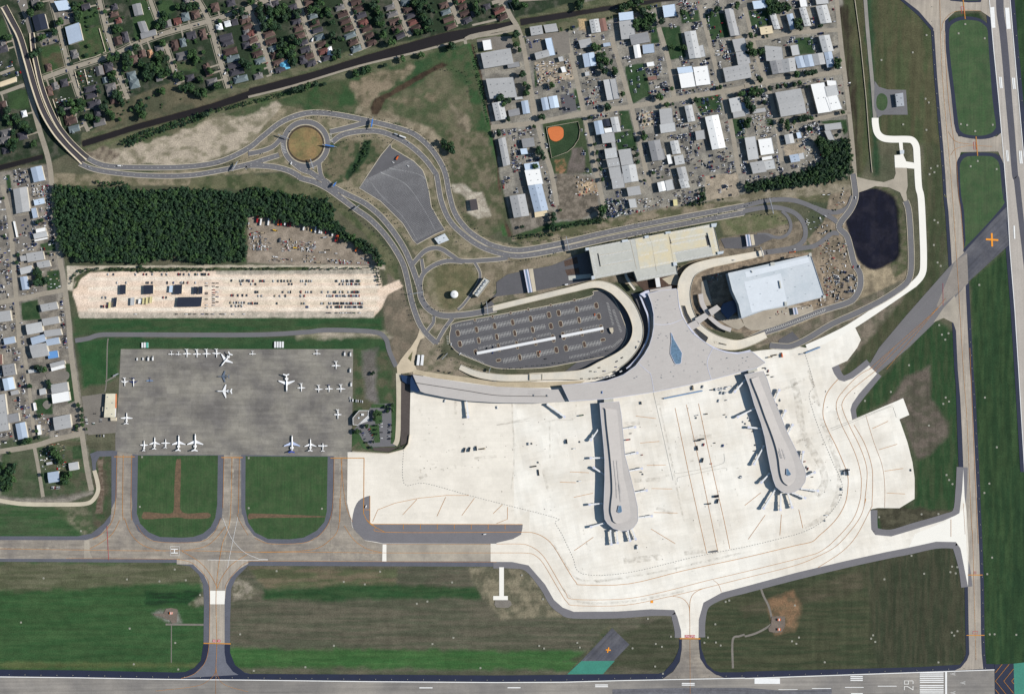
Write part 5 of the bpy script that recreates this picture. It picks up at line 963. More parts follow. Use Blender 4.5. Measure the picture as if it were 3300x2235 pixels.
for s in ('f 1405,428 1415,440 1412,445 1402,432', 'f 1625,510 1635,512 1645,570 1636,572', 'f 1555,365 1588,360 1592,385 1560,390', 'f 1670,680 1692,680 1690,712 1672,712', 'f 1865,290 1885,285 1890,310 1870,315', 'f 1980,628 2002,628 2000,655 1980,655'): into(MB().prism(P(s, 32), 30, 32), 'stair_tower', mConc, g2)
for k in range(9):
    for j in range(4):
        c = W('f', 1310+k*70+j*14, 500+j*72-k*14, 30); into(MB().cyl(c[0], c[1], 30, 31.6, .35, 6), 'lamp_pole', mSteel, g2) if (k+j) % 2 == 0 else None
for s in ('f 1345,520 1640,452 1692,698 1405,768', 'f 1350,440 1860,322 1872,362 1362,484'): into(MB().prism(P(s, 30), 30, 30.1), 'deck_slab', mat('bright_new_deck', S(224,230,236), var=.04, fine=.03), g2)
# walkway between terminal and the second garage
wk = thing('covered_walkway', P('e 570,465 900,275'), 'jagged pale roofed walkway joining the terminal to the blue white garage', 'walkway')
for s in ('e 562,465 610,440 650,420 700,480 610,525', 'e 640,405 745,345 790,385 680,465', 'e 780,315 870,262 910,305 815,378'): into(MB().prism(P(s, 12), 7.5, 12, bottom=True), 'roof', mRoofE if s[3:6] == '562' else mRoof, wk)
into(MB().prism(P('e 905,300 935,250 1060,205 1075,330 980,412 915,335', 9), 0, 9), 'glass_hall', mGlassD, wk)
for x, y in ((600,480), (720,410), (850,330)): c = W('e', x, y); into(MB().cyl(*c, 0, 7.6, 1, 8), 'column', mConc, wk)
cv = thing('curved_canopy', P('e 720,250 900,480'), 'thin curved pale canopy sweeping round the hotel forecourt', 'canopy'); 
into(MB().ribbon(smooth(P('e 700,150 715,240 750,310 800,360', 7)), 9, 7, h=.6), 'roof', mRoof, cv); into(MB().ribbon(smooth(P('e 790,385 850,440 920,490 1015,525', 7)), 8, 7, h=.6), 'roof', mRoof, cv)
for x, y in ((708,200), (760,320), (850,430), (950,495)): c = W('e', x, y); into(MB().cyl(*c, 0, 6.6, .5, 8), 'column', mConc, cv)
wb = thing('footbridge', P('c2 1440,940 1485,1025'), 'short bright white footbridge between cream garage and terminal', 'footbridge'); into(MB().prism(P('c2 1436,942 1475,938 1488,1022 1450,1028', 10), 6, 10, bottom=True), 'roof', mWh, wb)
for c in P('c2 1450,950 1470,1010'): into(MB().cyl(*c, 0, 6.1, .7, 8), 'column', mConc, wb)
# --- elevated ramps
def ramp(spec, name, label, cat, m, par_m, pw=.7, piers=True, closed_edges=(1, 1)):
    pts = []
    for a in spec.split(';'):
        t_, x, y, wd, z = a.split(); pts.append((*W(t_, float(x), float(y), float(z)), float(wd), float(z)))
    q_ = smooth3(pts, 6); t = tag(empty(name, q_[0][0], q_[0][1]), label, cat); d = MB(); pl = MB(); pr_ = MB()
    L, R = [], []
    for i in range(len(q_)):
        a, c = q_[max(i-1, 0)], q_[min(i+1, len(q_)-1)]; l = math.hypot(c[0]-a[0], c[1]-a[1]); nx, ny = -(c[1]-a[1])/l, (c[0]-a[0])/l; h = q_[i][2]/2
        L.append((q_[i][0]+nx*h, q_[i][1]+ny*h)); R.append((q_[i][0]-nx*h, q_[i][1]-ny*h))
    for i in range(len(q_)-1):
        z0, z1 = q_[i][3]+.25, q_[i+1][3]+.25; V_ = [(*R[i], z0), (*R[i+1], z1), (*L[i+1], z1), (*L[i], z0)]; b0, b1 = max(z0-1.6, .05), max(z1-1.6, .05); U = [(*R[i], b0), (*R[i+1], b1), (*L[i+1], b1), (*L[i], b0)]
        d.add(V_+U, [(0,1,2,3), (7,6,5,4), (4,5,1,0), (6,7,3,2)])
    into(d, 'deck', m, t)
    for E_, on in ((L, closed_edges[0]), (R, closed_edges[1])):
        if on: into(MB().ribbon(E_, on if on > 1 else pw, lambda i: q_[i][3]+1.3, h=1.2), 'parapet', par_m, t)
    if piers:
        for i in range(3, len(q_)-2, 5):
            if q_[i][3] > 4: into(MB().cyl(q_[i][0], q_[i][1], 0, q_[i][3]-1, 1.0, 8), 'pier', mConc, t)
    return t
dr = ramp('g 985 238 10.5 .2;g 1400 138 10.5 3;g 1800 42 11 6.5;c2 900 1000 13 7.5;c2 1040 1035 17 7.5;c2 1135 1110 19 7.5;c2 1210 1200 20 7.5;c2 1258 1300 20 7.5;c2 1282 1400 21 7.5;c2 1268 1500 22 7.5;c3 1212 20 23 7.5;c3 1115 105 27 7.5;c3 965 182 28 7.5;c3 800 240 20 7.5;c3 600 252 15 7.5;c3 300 262 13 7.3;g 1500 948 13 7;g 1150 955 13 6;g 950 938 13 4.5;g 800 905 12 2.5;g 650 840 10.5 .2', 'departures_ramp',
     'cream concrete departures ramp curving round the dark surface car park', 'ramp', mRamp, mKerb)
ramp('f 1500 285 10 .2;f 1440 300 12 1.5;f 1250 338 14 4.5;f 1050 378 17 7;f 925 432 22 7.5;f 872 520 26 7.5;f 860 620 25 7.5;f 880 730 23 7.5;f 925 835 23 7.5;f 990 915 23 7.5;f 1085 980 23 7.5;f 1190 1018 22 7;f 1300 1025 18 5;f 1420 988 16 2.5;f 1520 945 13 .2', 'departures_ramp_exit',
     'cream concrete ramp leaving the terminal on the right and swinging up toward the long garage', 'ramp', mRamp, mKerb)
ramp('c2 1165 890 5 9;c2 1180 940 5 9;c2 1210 990 5 8.5;c2 1255 1050 5 7.8', 'garage_footbridge', 'narrow cream link bridge from the garage down to the departures ramp', 'footbridge', mRamp, mKerb, .4)
for s, dz in (('e 505,270 540,272 565,350 612,432 572,452 530,370', 8.1), ('e 640,490 780,600 755,650 700,620 625,515', 8.1), ('e 840,640 970,672 965,680 845,660', 7.6)):
    t = thing('kerbside_lightwell', P(s, 8), 'dark curved light well in the cream ramp beside the terminal, %s one' % {'e 505':'upper','e 640':'middle','e 840':'lower'}[s[:5]], 'light well', 'light wells along the terminal kerb'); into(MB().prism(P(s, 8), dz-.6, dz), 'grille', mInner, t); into(MB().ribbon(P(s, 8)+[P(s, 8)[0]], .4, dz+.5, h=.9), 'kerb', mKerb, t)
br1 = ramp('a1 40 60 12 .3;a1 110 190 11.5 2;a1 185 340 11 5;a1 250 560 11 7.5;a1 318 800 11 8;a1 395 1010 11 8;a1 500 1190 11 7.5;a1 610 1320 11 5;a1 715 1425 11 1.5;a1 760 1470 11 .2', 'flyover', 'dark asphalt flyover with a cream left parapet over the canal, outer carriageway', 'flyover', mDark, mBar, .7, True, (.7, 2.6))
br2 = ramp('a1 290 300 8 .3;a1 305 450 8.5 2;a1 335 600 8.5 5;a1 375 770 9 7.5;a1 438 950 9 8;a1 525 1130 9 8;a1 630 1270 9 6;a1 745 1385 9 2.5;a1 800 1430 9 .2', 'flyover', 'dark asphalt flyover nearest the houses, inner carriageway with thin pale edges', 'flyover', mDark, mBar, .7, True, (.7, 2.0))
# entry ramp to the garage and toll plaza canopies
def canopy(t_, pts, label, h=6, bands=3):
    o = P(t_+' '+pts, h); t = thing('toll_canopy', o, label, 'canopy', 'striped toll plaza canopies'); A, B, C_, D_ = [Vector(p) for p in o]
    for k in range(bands):
        f0, f1 = k/bands, (k+.86)/bands; q_ = [A.lerp(B, f0)[:], A.lerp(B, f1)[:], D_.lerp(C_, f1)[:], D_.lerp(C_, f0)[:]]
        into(MB().prism(q_, h-.6, h+(.25 if k % 2 == 0 else 0), bottom=True), 'roof_panel', mRoofE if k % 2 == 0 else mat('slate_blue_roof', S(120,144,172)), t)
    for f in (.15, .5, .85):
        p = A.lerp(D_, f).lerp(B.lerp(C_, f), .5); into(MB().box(p.x-.5, p.y-.5, 0, p.x+.5, p.y+.5, h-.5), 'post', mSteel, t)
canopy('c2', '245,868 288,862 328,1070 285,1078', 'long striped toll canopy across the dark paved yard left of the cream garage')
canopy('f', '1355,140 1390,138 1405,228 1368,235', 'striped toll canopy in the yard right of the cream garage'); canopy('f', '1735,730 1770,725 1782,778 1745,785', 'small striped canopy on the road below the blue white garage', 5)
sheet('toll_slab', P('c2 290,862 330,858 345,960 360,1065 330,1072'), mKerb); sheet('toll_slab', P('f 1392,140 1418,138 1432,222 1408,228'), mKerb)
for s, l in (('c2 650,925 860,905 862,940 655,965', 'pale slab of the sunken ramp left of the cream garage'),): sheet('ramp_slab', P(s), mConc)
# covered walkways in the surface car park
for a, c, l in (((825,700),(1640,540),'long white covered walkway crossing the surface car park'), ((1700,525),(2135,440),'shorter white covered walkway at the right of the surface car park')):
    p, q_ = W('g', *a, 3), W('g', *c, 3); t = tag(empty('covered_walkway', *p), l, 'covered walkway', 'white walkways across the car park'); into(MB().bar(p, q_, 5.4, 3.0, 3.5), 'roof', mWh, t)
    for k in range(8): f = (k+.5)/8; x, y = p[0]+(q_[0]-p[0])*f, p[1]+(q_[1]-p[1])*f; into(MB().box(x-.2, y-.2, 0, x+.2, y+.2, 3.1), 'post', mSteel, t)
t = thing('kiosk', P('g 2200,440 2235,490'), 'cream kiosk at the right edge of the surface car park', 'kiosk'); into(MB().prism(P('g 2198,440 2232,436 2238,470 2225,495 2205,470', 4), 0, 3.6), 'wall', mKerb, t); into(MB().prism(P('g 2194,438 2234,434 2240,472 2225,499 2203,472', 4), 3.6, 4, bottom=True), 'roof', mKerb, t)
# --- water tank
c = W('b2', 1868, 1092); t = tag(empty('water_tank', *c), 'round white water tank with domed top on the dry grass circle', 'water tank')
MB().cyl(0, 0, 0, 8.5, 7.4, 32).build('shell', mWh, t)
dm_ = MB(); 
for k in range(5):
    r0, r1 = 7.4*math.cos(k*PI/10), 7.4*math.cos((k+1)*PI/10); dm_.cyl(0, 0, 8.5+2.2*math.sin(k*PI/10), 8.5+2.2*math.sin((k+1)*PI/10), r0, 32, 0, max(r1, .05))
dm_.build('dome', mWh, t); MB().cyl(0, 0, 10.5, 11.3, .8, 12).build('vent', mSteel, t); MB().box(7.3, -.3, 0, 7.6, .3, 9.3).build('ladder', mSteel, t)
# --- cooling plant by the tank
t = thing('cooling_plant', P('b2 2040,1080 2190,960'), 'narrow cream plant building with rooftop pipes beside the water tank', 'plant building'); o = P('b2 2033,1085 2140,938 2193,968 2082,1118', 9)
into(MB().prism(o, 0, 8), 'wall', mConc, t); into(MB().ribbon(o+[o[0]], .5, 9, h=1.1), 'parapet', mKerb, t)
A, B, C_, D_ = [Vector(p) for p in o]
for k in range(9):
    p = A.lerp(B, (k+.6)/9.4).lerp(D_.lerp(C_, (k+.6)/9.4), .5); into(MB().box(p.x-1.6, p.y-1.4, 8, p.x+1.6, p.y+1.4, 10.2+(k % 2)*.5), 'cooling_unit', mSteel if k % 2 else mConcW, t)
# small silver/dark buildings near the roads
def block(name, s, h, label, cat, wm_, rm, units=0, group=None, over=.5):
    o = P(s, h); t = thing(name, o, label, cat, group); into(MB().prism(inset(o, over), 0, h-.35), 'wall', wm_, t); into(MB().prism(o, h-.35, h, bottom=True), 'roof', rm, t)
    A, B, C_, D_ = [Vector(p) for p in o[:4]]
    for k in range(units): p = A.lerp(B, .25+.5*(k % 2)).lerp(D_.lerp(C_, .25+.5*(k % 2)), (k+.6)/(units+.2)); into(MB().box(p.x-.9, p.y-.7, h, p.x+.9, p.y+.7, h+1), 'roof_unit', mSteel, t)
    return t
mDkRoof = mat('dark_roof', S(78,72,74), fine=.08, var=.08)
block('utility_building', 'b2 2005,235 2068,225 2085,325 2018,332', 6, 'dark roofed square building in the small sandy compound by the canal road', 'building', mWall, mDkRoof)
block('office_building', 'b2 1685,585 1780,540 1820,600 1725,638', 5, 'pale flat roofed office at the foot of the striped rental lot', 'building', mWall, mConcW, 3)
t = thing('white_trailer_shed', P('g 215,770 262,770'), 'pair of long white arched sheds beside the pale service road', 'shed')
for x0 in (200, 240): into(MB().prism(P('g %d,715 %d,718 %d,825 %d,822' % (x0+12, x0+38, x0+27, x0), 4), 0, 4), 'roof', mWh, t)
block('airfield_facility', 'd1 1212,756 1275,748 1285,852 1225,860', 6, 'silver ribbed airfield building on the grey pad left of the taxiway', 'building', mWall, mSteel, 4)
block('guard_hut', 'd1 1250,1210 1284,1208 1284,1238 1252,1240', 4, 'small pale guard hut on the white perimeter road', 'hut', mWall, mConcW)
# FBO building with a cut corner
o = P('b3 948,635 1005,568 1088,568 1085,615 992,700 950,697', 7); t = thing('aviation_office', o, 'white rimmed six sided office with grey roof on the right edge of the jet apron', 'building')
into(MB().prism(o, 0, 6.2), 'wall', mWall, t); into(MB().prism(inset(o, .8), 6.2, 6.5), 'roof', mGravel, t); into(MB().ribbon(o+[o[0]], .8, 7.2, h=1.0), 'parapet', mWh, t)
c = W('b3', 1035, 605, 8); into(MB().box(c[0]-2.5, c[1]-2, 6.4, c[0]+2.5, c[1]+2, 8.4), 'plant_room', mWh, t); c = W('b3', 1000, 635, 8); into(MB().box(c[0]-1.5, c[1]-1.5, 6.4, c[0]+1.5, c[1]+1.5, 7.8), 'plant_room', mConcW, t)
into(MB().prism(P('b3 1090,570 1095,660 1040,680 1000,700 1085,615', 2), 0, 2.2), 'porch', mWall, t)
t = block('flight_terminal', 'a3 958,415 1045,415 1040,630 942,630', 7, 'cream roofed building with orange tiled strip on the left edge of the jet apron', 'building', mWall, mat('cream_roof', S(222,214,190), fine=.05), 4)
into(MB().prism(P('a3 1046,418 1056,418 1054,545 1040,548', 6), 4.5, 5.5, bottom=True), 'tiled_awning', mat('orange_tiles', S(214,130,84), fine=.1), t); into(MB().prism(P('a3 1000,632 1052,632 1050,662 1002,662', 5), 0, 5), 'annexe', mKerb, t); into(MB().prism(P('a3 928,535 944,535 942,575 926,575', 4), 0, 4), 'annexe', mKerb, t)
# gate houses / tanks by the jet apron
for x, s, l in ((0, 'a2 1282,1528 1297,1528 1297,1574 1282,1574', 'white tank truck shelter, left of the three above the jet apron'), (0, 'a2 1303,1526 1320,1526 1320,1574 1303,1574', 'white shelter between a white one and a teal one above the jet apron'), (0, 'a2 1325,1526 1343,1526 1343,1574 1325,1574', 'teal topped shelter, right of the three above the jet apron')):
    block('fuel_tank', s, 3, l, 'fuel tank', mWall, mWh if 'teal' != l[:4] else mat('teal_cover', S(100,190,170)), group='tank shelters above the jet apron')
for k in range(4): block('fuel_tank', 'b2 %d,1518 %d,1518 %d,1574 %d,1574' % (236+k*23, 253+k*23, 252+k*23, 235+k*23), 3, 'white tank in the row of four above the jet apron, %s from left' % nth(k), 'fuel tank', mWall, mWh, group='row of white tanks')
# --- sign gantries over the roads
def gantry(t_, x0, y0, x1, y1, label, blue=False):
    a, c = W(t_, x0, y0, 7), W(t_, x1, y1, 7); t = tag(empty('sign_gantry', *a), label, 'sign gantry', 'sign gantries over the airport roads')
    for p in (a, c): into(MB().box(p[0]-.35, p[1]-.35, 0, p[0]+.35, p[1]+.35, 8), 'post', mSteel, t)
    into(MB().bar(a, c, 1.2, 6.6, 7.4), 'beam', mSteel, t); A, B = Vector(a), Vector(c); into(MB().bar(A.lerp(B, .2)[:], A.lerp(B, .85)[:], 2.0 if blue else .9, 5, 8.6), 'sign_panel', mSign if blue else mSteel, t)
for a in (('b1',1130,1062,1112,1165,'blue sign gantry across the road right of the roundabout',True), ('b1',270,1218,365,1255,'steel sign gantry on the left side of the roundabout',False), ('b1',672,1310,795,1330,'blue grey sign gantry on the right side of the roundabout',True), ('b1',562,1440,592,1530,'steel sign gantry at the bottom of the roundabout',False),
          ('b2',800,72,765,118,'bright blue sign gantry below the roundabout',True), ('b2',1005,285,955,325,'pale green steel gantry on the lower carriageway by the forest',False), ('b2',1462,1090,1585,1070,'steel sign gantry left of the water tank circle',False), ('a1',2105,1545,2150,1465,'steel sign gantry on the road left of the roundabout',False),
          ('c2',632,570,660,695,'tall steel gantry over the dual road left of the cream garage',False), ('d2',200,195,232,320,'tall steel gantry over the loop road near the pond',False), ('d2',128,590,150,670,'steel gantry over the loop right of the cream garage',False), ('g',925,165,940,300,'steel gantry at the start of the departures ramp',False), ('g',465,760,520,700,'steel gantry over the lane at the lower left of the surface car park',False),
          ('g',950,900,965,850,'white gantry over the arrivals lane below the surface car park',False)): gantry(*a)
# ================================================================ INDUSTRIAL BUILDINGS
mMet = {'g': mat('grey_metal_roof', S(176,176,176), var=.06, fine=.05, rough=.6, streak=(math.radians(12), 30, 1.2, .05)), 'd': mat('weathered_metal_roof', S(148,148,150), var=.08, fine=.06, rough=.7, streak=(math.radians(12), 30, 1.2, .06)),
        'b': mat('blue_grey_metal_roof', S(176,190,208), var=.05, fine=.04, rough=.6), 'p': mat('pale_blue_roof', S(206,222,240), var=.03, fine=.03, rough=.5), 'w': mat('white_roof', S(250,250,248), var=.02, fine=.02),
        'l': mat('light_grey_roof', S(196,197,197), var=.05, fine=.05, rough=.6), 'r': mat('brown_metal_roof', S(142,106,96), var=.1, fine=.08), 'c': mat('cream_metal_roof', S(232,214,180), var=.04, fine=.04), 't': mat('bright_blue_roof', S(104,156,214), var=.04, fine=.04), 'k': mat('black_panel_roof', S(36,44,62), var=.1, fine=.06), 'y': mat('yellow_cream_roof', S(226,214,160), fine=.05)}
CN = {'g':'grey','d':'weathered grey','b':'blue grey','p':'pale blue','w':'bright white','l':'light grey','r':'brown','c':'cream','t':'bright blue','k':'black','y':'yellowish cream'}
mWallI = mat('painted_wall', S(204,196,180), fine=.05); mVent = mat('roof_vent', S(96,98,104)); mSky = mat('translucent_panel', S(222,228,232), fine=.03)
FOOT = []
def shed(t_, nums, h, c, gable, vents=0, sky_=0):
    n = [float(v) for v in nums.split(',')]; h += (len(FOOT) % 9)*.06; A, B, D = [Vector(W(t_, n[i], n[i+1], h)) for i in (0, 2, 4)]; C_ = B+D-A; ctr = (A+C_)/2
    ux = (B-A); uy = (A-D); a = math.atan2(ux.y, ux.x); lw, ll = ux.length, uy.length
    t = empty('warehouse', ctr.x, ctr.y, 0, a); Ml = Matrix.Rotation(-a, 2)
    q_ = [Ml @ (v-ctr) for v in (D, C_, B, A)]; FOOT.append([v[:] for v in (D, C_, B, A)])
    e_ = [(v.x, v.y) for v in q_]; ins = inset(e_, .5)
    MB().prism(ins, 0, h-.4).build('wall', mWallI, t)
    m = MB()
    rise = min(lw, ll)*.07 if gable else 0
    if gable:
        if ll >= lw: r0, r1 = (q_[0]+q_[1])/2, (q_[3]+q_[2])/2; F = [(0,1,4), (2,3,5), (1,2,5,4), (3,0,4,5)]
        else: r0, r1 = (q_[0]+q_[3])/2, (q_[1]+q_[2])/2; F = [(0,1,5,4), (1,2,5), (2,3,4,5), (3,0,4)]
        m.add([(*v, h) for v in e_]+[(*r0[:], h+rise), (*r1[:], h+rise)], F); m.add([(*v, h-.4) for v in e_]+[(*v, h) for v in e_], [(0,1,5,4),(1,2,6,5),(2,3,7,6),(3,0,4,7),(3,2,1,0)])
    else: m.prism(e_, h-.4, h, bottom=True); m.ribbon(e_+[e_[0]], .4, h+.35, h=.35)
    rf = m.build('roof', mMet[c], t)
    for k in range(vents):
        f = (k//2+.6)/(max(vents//2, 1)+.2); g_ = .3 if k % 2 else .7
        p = (q_[0].lerp(q_[3], f)).lerp(q_[1].lerp(q_[2], f), g_) if ll >= lw else (q_[0].lerp(q_[1], f)).lerp(q_[3].lerp(q_[2], f), g_)
        zz = h+rise*.4; MB().box(p.x-.55, p.y-.55, zz-.2, p.x+.55, p.y+.55, zz+.9).build('roof_vent', mVent, rf)
    for k in range(sky_):
        f = (k+.5)/sky_; p = (q_[0].lerp(q_[3], f)).lerp(q_[1].lerp(q_[2], f), .36) if ll >= lw else (q_[0].lerp(q_[1], f)).lerp(q_[3].lerp(q_[2], f), .36)
        dx, dy = (1.6, .5) if ll >= lw else (.5, 1.6); zz = h+rise*.72; MB().box(p.x-dx, p.y-dy, zz-.3, p.x+dx, p.y+dy, zz+.12).build('skylight', mSky, rf)
    t['_s'] = 'large ' if lw*ll > 1300 else 'long ' if max(lw, ll) > 2.1*min(lw, ll) else 'small ' if lw*ll < 260 else ''
    t['_c'] = CN[c]; return t
IND = []  # a single gable's shaded and sunlit halves are coloured as adjoining blue-grey and pale-blue sheds
for row in '''c1|300,245,410,228,315,325|6|g|1|4;c1|425,228,540,213,445,298|6|g|1;c1|440,352,498,343,475,508|6|p|0;c1|343,482,468,448,360,543|6|g|1|2;c1|840,182,925,170,862,303|6|l|1|8;c1|928,175,985,162,950,290|5|r|1;c1|740,368,850,345,762,440|6|g|1;c1|778,492,832,481,800,612|7|b|0;c1|835,480,885,474,855,600|7|p|0
c1|1107,120,1237,105,1115,190|7|p|0;c1|1110,197,1240,180,1133,360|7|g|0|4;c1|1203,320,1370,290,1225,410|7|d|1;c1|1238,412,1295,402,1257,530|6|w|1;c1|1322,410,1425,398,1330,488|6|b|0;c1|1503,55,1615,38,1520,160|7|p|0;c1|1700,290,1805,278,1750,535|7|l|1|8;c1|1812,422,1872,408,1835,525|6|l|0|2;c1|2065,85,2142,75,2122,330|7|g|1|2;c1|2150,250,2190,240,2170,330|5|d|0
c1|2135,360,2249,345,2165,472|7|g|0;c1|2168,476,2282,460,2190,590|7|g|0|4;c1|1635,615,1770,600,1650,668|7|p|0;c1|1650,672,1780,655,1676,800|7|w|0;c1|1782,610,1912,595,1812,778|7|w|0|4;c1|2050,618,2285,575,2077,745|7|g|1|8;c1|968,725,1025,718,1004,910|7|l|0;c1|1028,718,1080,712,1064,900|7.6|g|0;c1|400,890,460,879,422,1003|7|b|1;c1|468,878,548,865,490,985|7|p|1
c1|222,918,285,908,242,1035|7|b|1;c1|105,1000,205,978,115,1060|6|d|1;b1|2208,935,2310,915,2243,1095|7|l|1|10;b1|2152,715,2400,700,2190,895|8|g|0|8;b1|2105,482,2375,436,2135,622|7|g|1|6;b1|2122,370,2196,360,2137,458|7|w|0;c1|95,575,205,560,105,618|5|d|0;c1|880,1100,955,1090,905,1222|8|b|1;c1|958,1082,1018,1075,975,1150|8|k|1;c1|975,1165,1050,1155,985,1205|7|w|0;c1|1030,1065,1100,1057,1060,1200|8|l|1|3
c1|948,1215,1065,1200,964,1300|8|g|0;c1|1040,1290,1075,1285,1050,1340|7|g|0;c1|978,1350,1085,1335,992,1440|8|l|0|0|3;c1|995,1445,1105,1430,1012,1515|8|g|0|0|3;c1|1015,1520,1120,1505,1035,1620|8|g|0;c1|1103,1360,1215,1345,1132,1500|8|g|0;c1|1132,1505,1260,1485,1160,1660|8|l|1|4;c1|1475,990,1590,978,1488,1125|7|g|0;c1|1478,1130,1615,1110,1490,1208|7|l|0;c1|1703,960,1770,948,1735,1108|7|l|1|4
c1|1800,1190,1880,1177,1812,1270|6|g|0;c1|1888,1060,2010,1038,1955,1358|7|w|1|8;c1|2105,895,2200,878,2132,1020|7|l|0|3;c1|2140,1015,2249,995,2150,1070|6|g|0;c1|2215,930,2249,925,2225,990|6|b|0;c1|1372,1280,1480,1265,1412,1462|8|d|1|3;c1|1495,1350,1510,1345,1520,1440|6|d|0;c1|1570,1280,1645,1270,1597,1400|7|l|1|4;c1|1605,1415,1690,1400,1622,1497|7|l|1|3;c1|1540,1405,1575,1398,1560,1488|6|w|0
c1|1630,1520,1710,1508,1665,1650|7|g|1|3;c1|15,1260,80,1240,62,1510|7|g|1|4;c1|225,1260,335,1245,240,1340|6|d|1;c1|215,1350,275,1343,227,1400|6|p|0;c1|248,1485,380,1465,262,1545|6|p|1|3;c1|580,610,618,603,598,658|5|w|0;c1|558,520,600,511,572,560|5|l|0;c1|165,885,235,875,172,905|4|l|0;c1|965,395,1030,385,972,425|4|b|0;c1|1360,570,1425,560,1368,605|4|w|0;c1|800,655,840,648,806,690|4|l|0;c1|1370,700,1450,690,1376,728|4|r|0
c2|255,-30,395,-45,285,105|8|w|0|4;c2|285,108,410,88,345,348|8|b|1|8;c2|118,202,258,180,158,400|8|g|1|8;c2|1035,15,1145,0,1055,138|8|g|0|0|3;c2|1178,125,1295,108,1195,203|7|g|1;c2|1195,232,1260,225,1212,310|6|l|0;c2|1455,80,1522,65,1475,165|7|w|1;c2|1525,64,1592,48,1545,155|7.5|l|0;c2|1648,50,1725,38,1677,135|7|l|1|4;c2|1600,235,1638,232,1606,290|4|y|0;c2|345,350,460,330,350,395|4|c|0
d1|60,12,172,0,75,75|6|p|1;d1|195,98,245,93,238,238|6|l|1|6;d1|335,120,385,108,370,243|7|b|1;d1|440,0,495,-5,452,58|6|w|0;d1|437,65,492,58,482,215|6|l|1|8;d1|570,-10,668,-20,580,38|6|l|0;d1|572,50,662,38,612,195|6|l|1|6;d1|120,222,220,208,132,282|6|c|0|3;d1|160,368,300,380,175,490|7|g|0|2;d1|200,495,295,480,226,600|7|d|1|4;d1|297,480,402,463,312,588|7|g|1|4
d1|400,458,465,448,427,552|6|b|1;d1|470,448,540,438,492,543|6|b|1;d1|542,438,632,424,562,530|6|g|1;d1|637,420,700,411,665,546|6|b|1|3;d1|595,292,682,280,630,423|7|l|1|5;d1|368,370,428,360,385,450|6|l|0;d1|245,745,450,712,292,942|9|g|1|8;d1|532,680,640,664,592,914|8|w|0|3;d1|642,700,740,684,662,780|8|l|0;d1|650,785,745,765,690,895|8|w|0|2;d1|660,648,735,652,668,690|7|w|0
d1|640,1003,775,986,650,1052|6|g|0;d1|642,1055,690,1050,680,1138|6|g|0;d1|318,1088,385,1075,335,1163|6|l|1;d1|415,1070,448,1063,427,1115|5|p|0;d1|108,1125,215,1110,132,1250|7|w|0|3;d1|0,1110,85,1098,30,1290|7|l|0|2;d1|138,1268,220,1254,143,1292|5|w|0;d1|40,1310,150,1292,67,1400|7|g|1|2;d1|152,1298,235,1285,167,1370|7|l|0|3;d1|357,1250,430,1238,374,1310|6|b|1|2;d1|433,1238,475,1230,442,1285|6|l|0;d1|55,885,165,868,66,915|4|g|0;d1|-30,860,20,850,-10,925|5|l|0;d1|360,140,360,140,360,140|1|l|0'''.replace('\n', ';').split(';'):
    f = row.split('|')
    if f[1].startswith('360,140'): continue
    IND.append(shed(f[0], f[1], float(f[2]), f[3], int(f[4]), int(f[5]) if len(f) > 5 else 0, int(f[6]) if len(f) > 6 else 0))
LFT = []
for row in '''a1|275,1522,375,1500,307,1654|6|b|1;a2|118,140,242,115,148,362|6|g|1;a2|305,240,398,218,316,288|5|p|0|2;a2|283,315,325,305,302,404|5|b|0;a2|325,503,410,485,330,535|6|w|0;a2|300,545,420,520,312,592|6|l|1;a2|312,600,430,575,316,612|5.5|w|0;a2|237,722,388,698,252,800|6|g|0|2;a2|180,745,235,737,190,793|6|g|0;a2|330,800,445,780,346,858|6|g|1|3;a2|178,855,285,828,190,914|6|l|1;a2|180,935,245,925,202,1053|5|b|1
a2|362,1185,510,1157,380,1250|7|g|1|3;a2|378,1315,525,1288,392,1378|7|g|1;a2|232,1365,375,1338,248,1458|8|l|1;a2|395,1420,545,1400,412,1478|7|g|1;a2|275,1485,400,1450,292,1550|7|b|1;a2|414,1500,530,1478,427,1558|6|b|1;a2|-30,1250,90,1235,-15,1345|7|g|1;a2|30,1490,130,1470,42,1548|5|b|1;a2|290,1556,410,1535,300,1600|7|b|1;a3|265,-20,415,-45,296,95|8|g|1;a3|430,38,520,25,440,100|5|t|0;a3|20,160,128,140,36,262|7|d|0|4
a3|20,282,115,263,42,390|7|p|1;a3|450,145,580,112,462,180|6|g|0;a3|462,184,582,152,470,212|5|w|0;a3|458,335,608,308,470,415|8|g|1;a3|468,420,622,392,480,505|8|w|0;a3|-40,430,42,415,0,760|8|g|0|6;a3|480,630,632,600,497,750|8|g|1|2;a3|68,605,165,588,80,682|6|d|0;a3|138,688,225,670,165,832|6|b|1;a3|95,395,165,380,105,430|4|g|0;a3|355,375,412,362,362,430|4|l|1;a3|300,500,320,495,312,570|4|w|0;a3|335,700,365,695,345,790|4|w|0
a3|620,1045,705,1030,630,1115|5|l|1;a3|430,1130,530,1115,442,1225|6|b|1;a3|0,60,18,58,5,150|4|r|0;a3|255,200,325,190,262,230|4|l|0;a3|420,1040,470,1030,425,1062|4|l|0;a1|490,15,605,0,532,100|7|p|0;a1|590,248,715,205,626,405|7|b|0;a1|287,150,402,122,322,285|7|k|1;a1|1195,45,1272,28,1220,148|6|d|1;a1|1243,202,1312,190,1278,300|6|d|1;a1|1270,305,1408,265,1282,355|6|d|1;a2|120,430,135,428,150,575|3|w|0;a1|0,745,145,695,0,790|5|c|1'''.replace('\n', ';').split(';'):
    f = row.split('|'); LFT.append(shed(f[0], f[1], float(f[2]), f[3], int(f[4]), int(f[5]) if len(f) > 5 else 0))
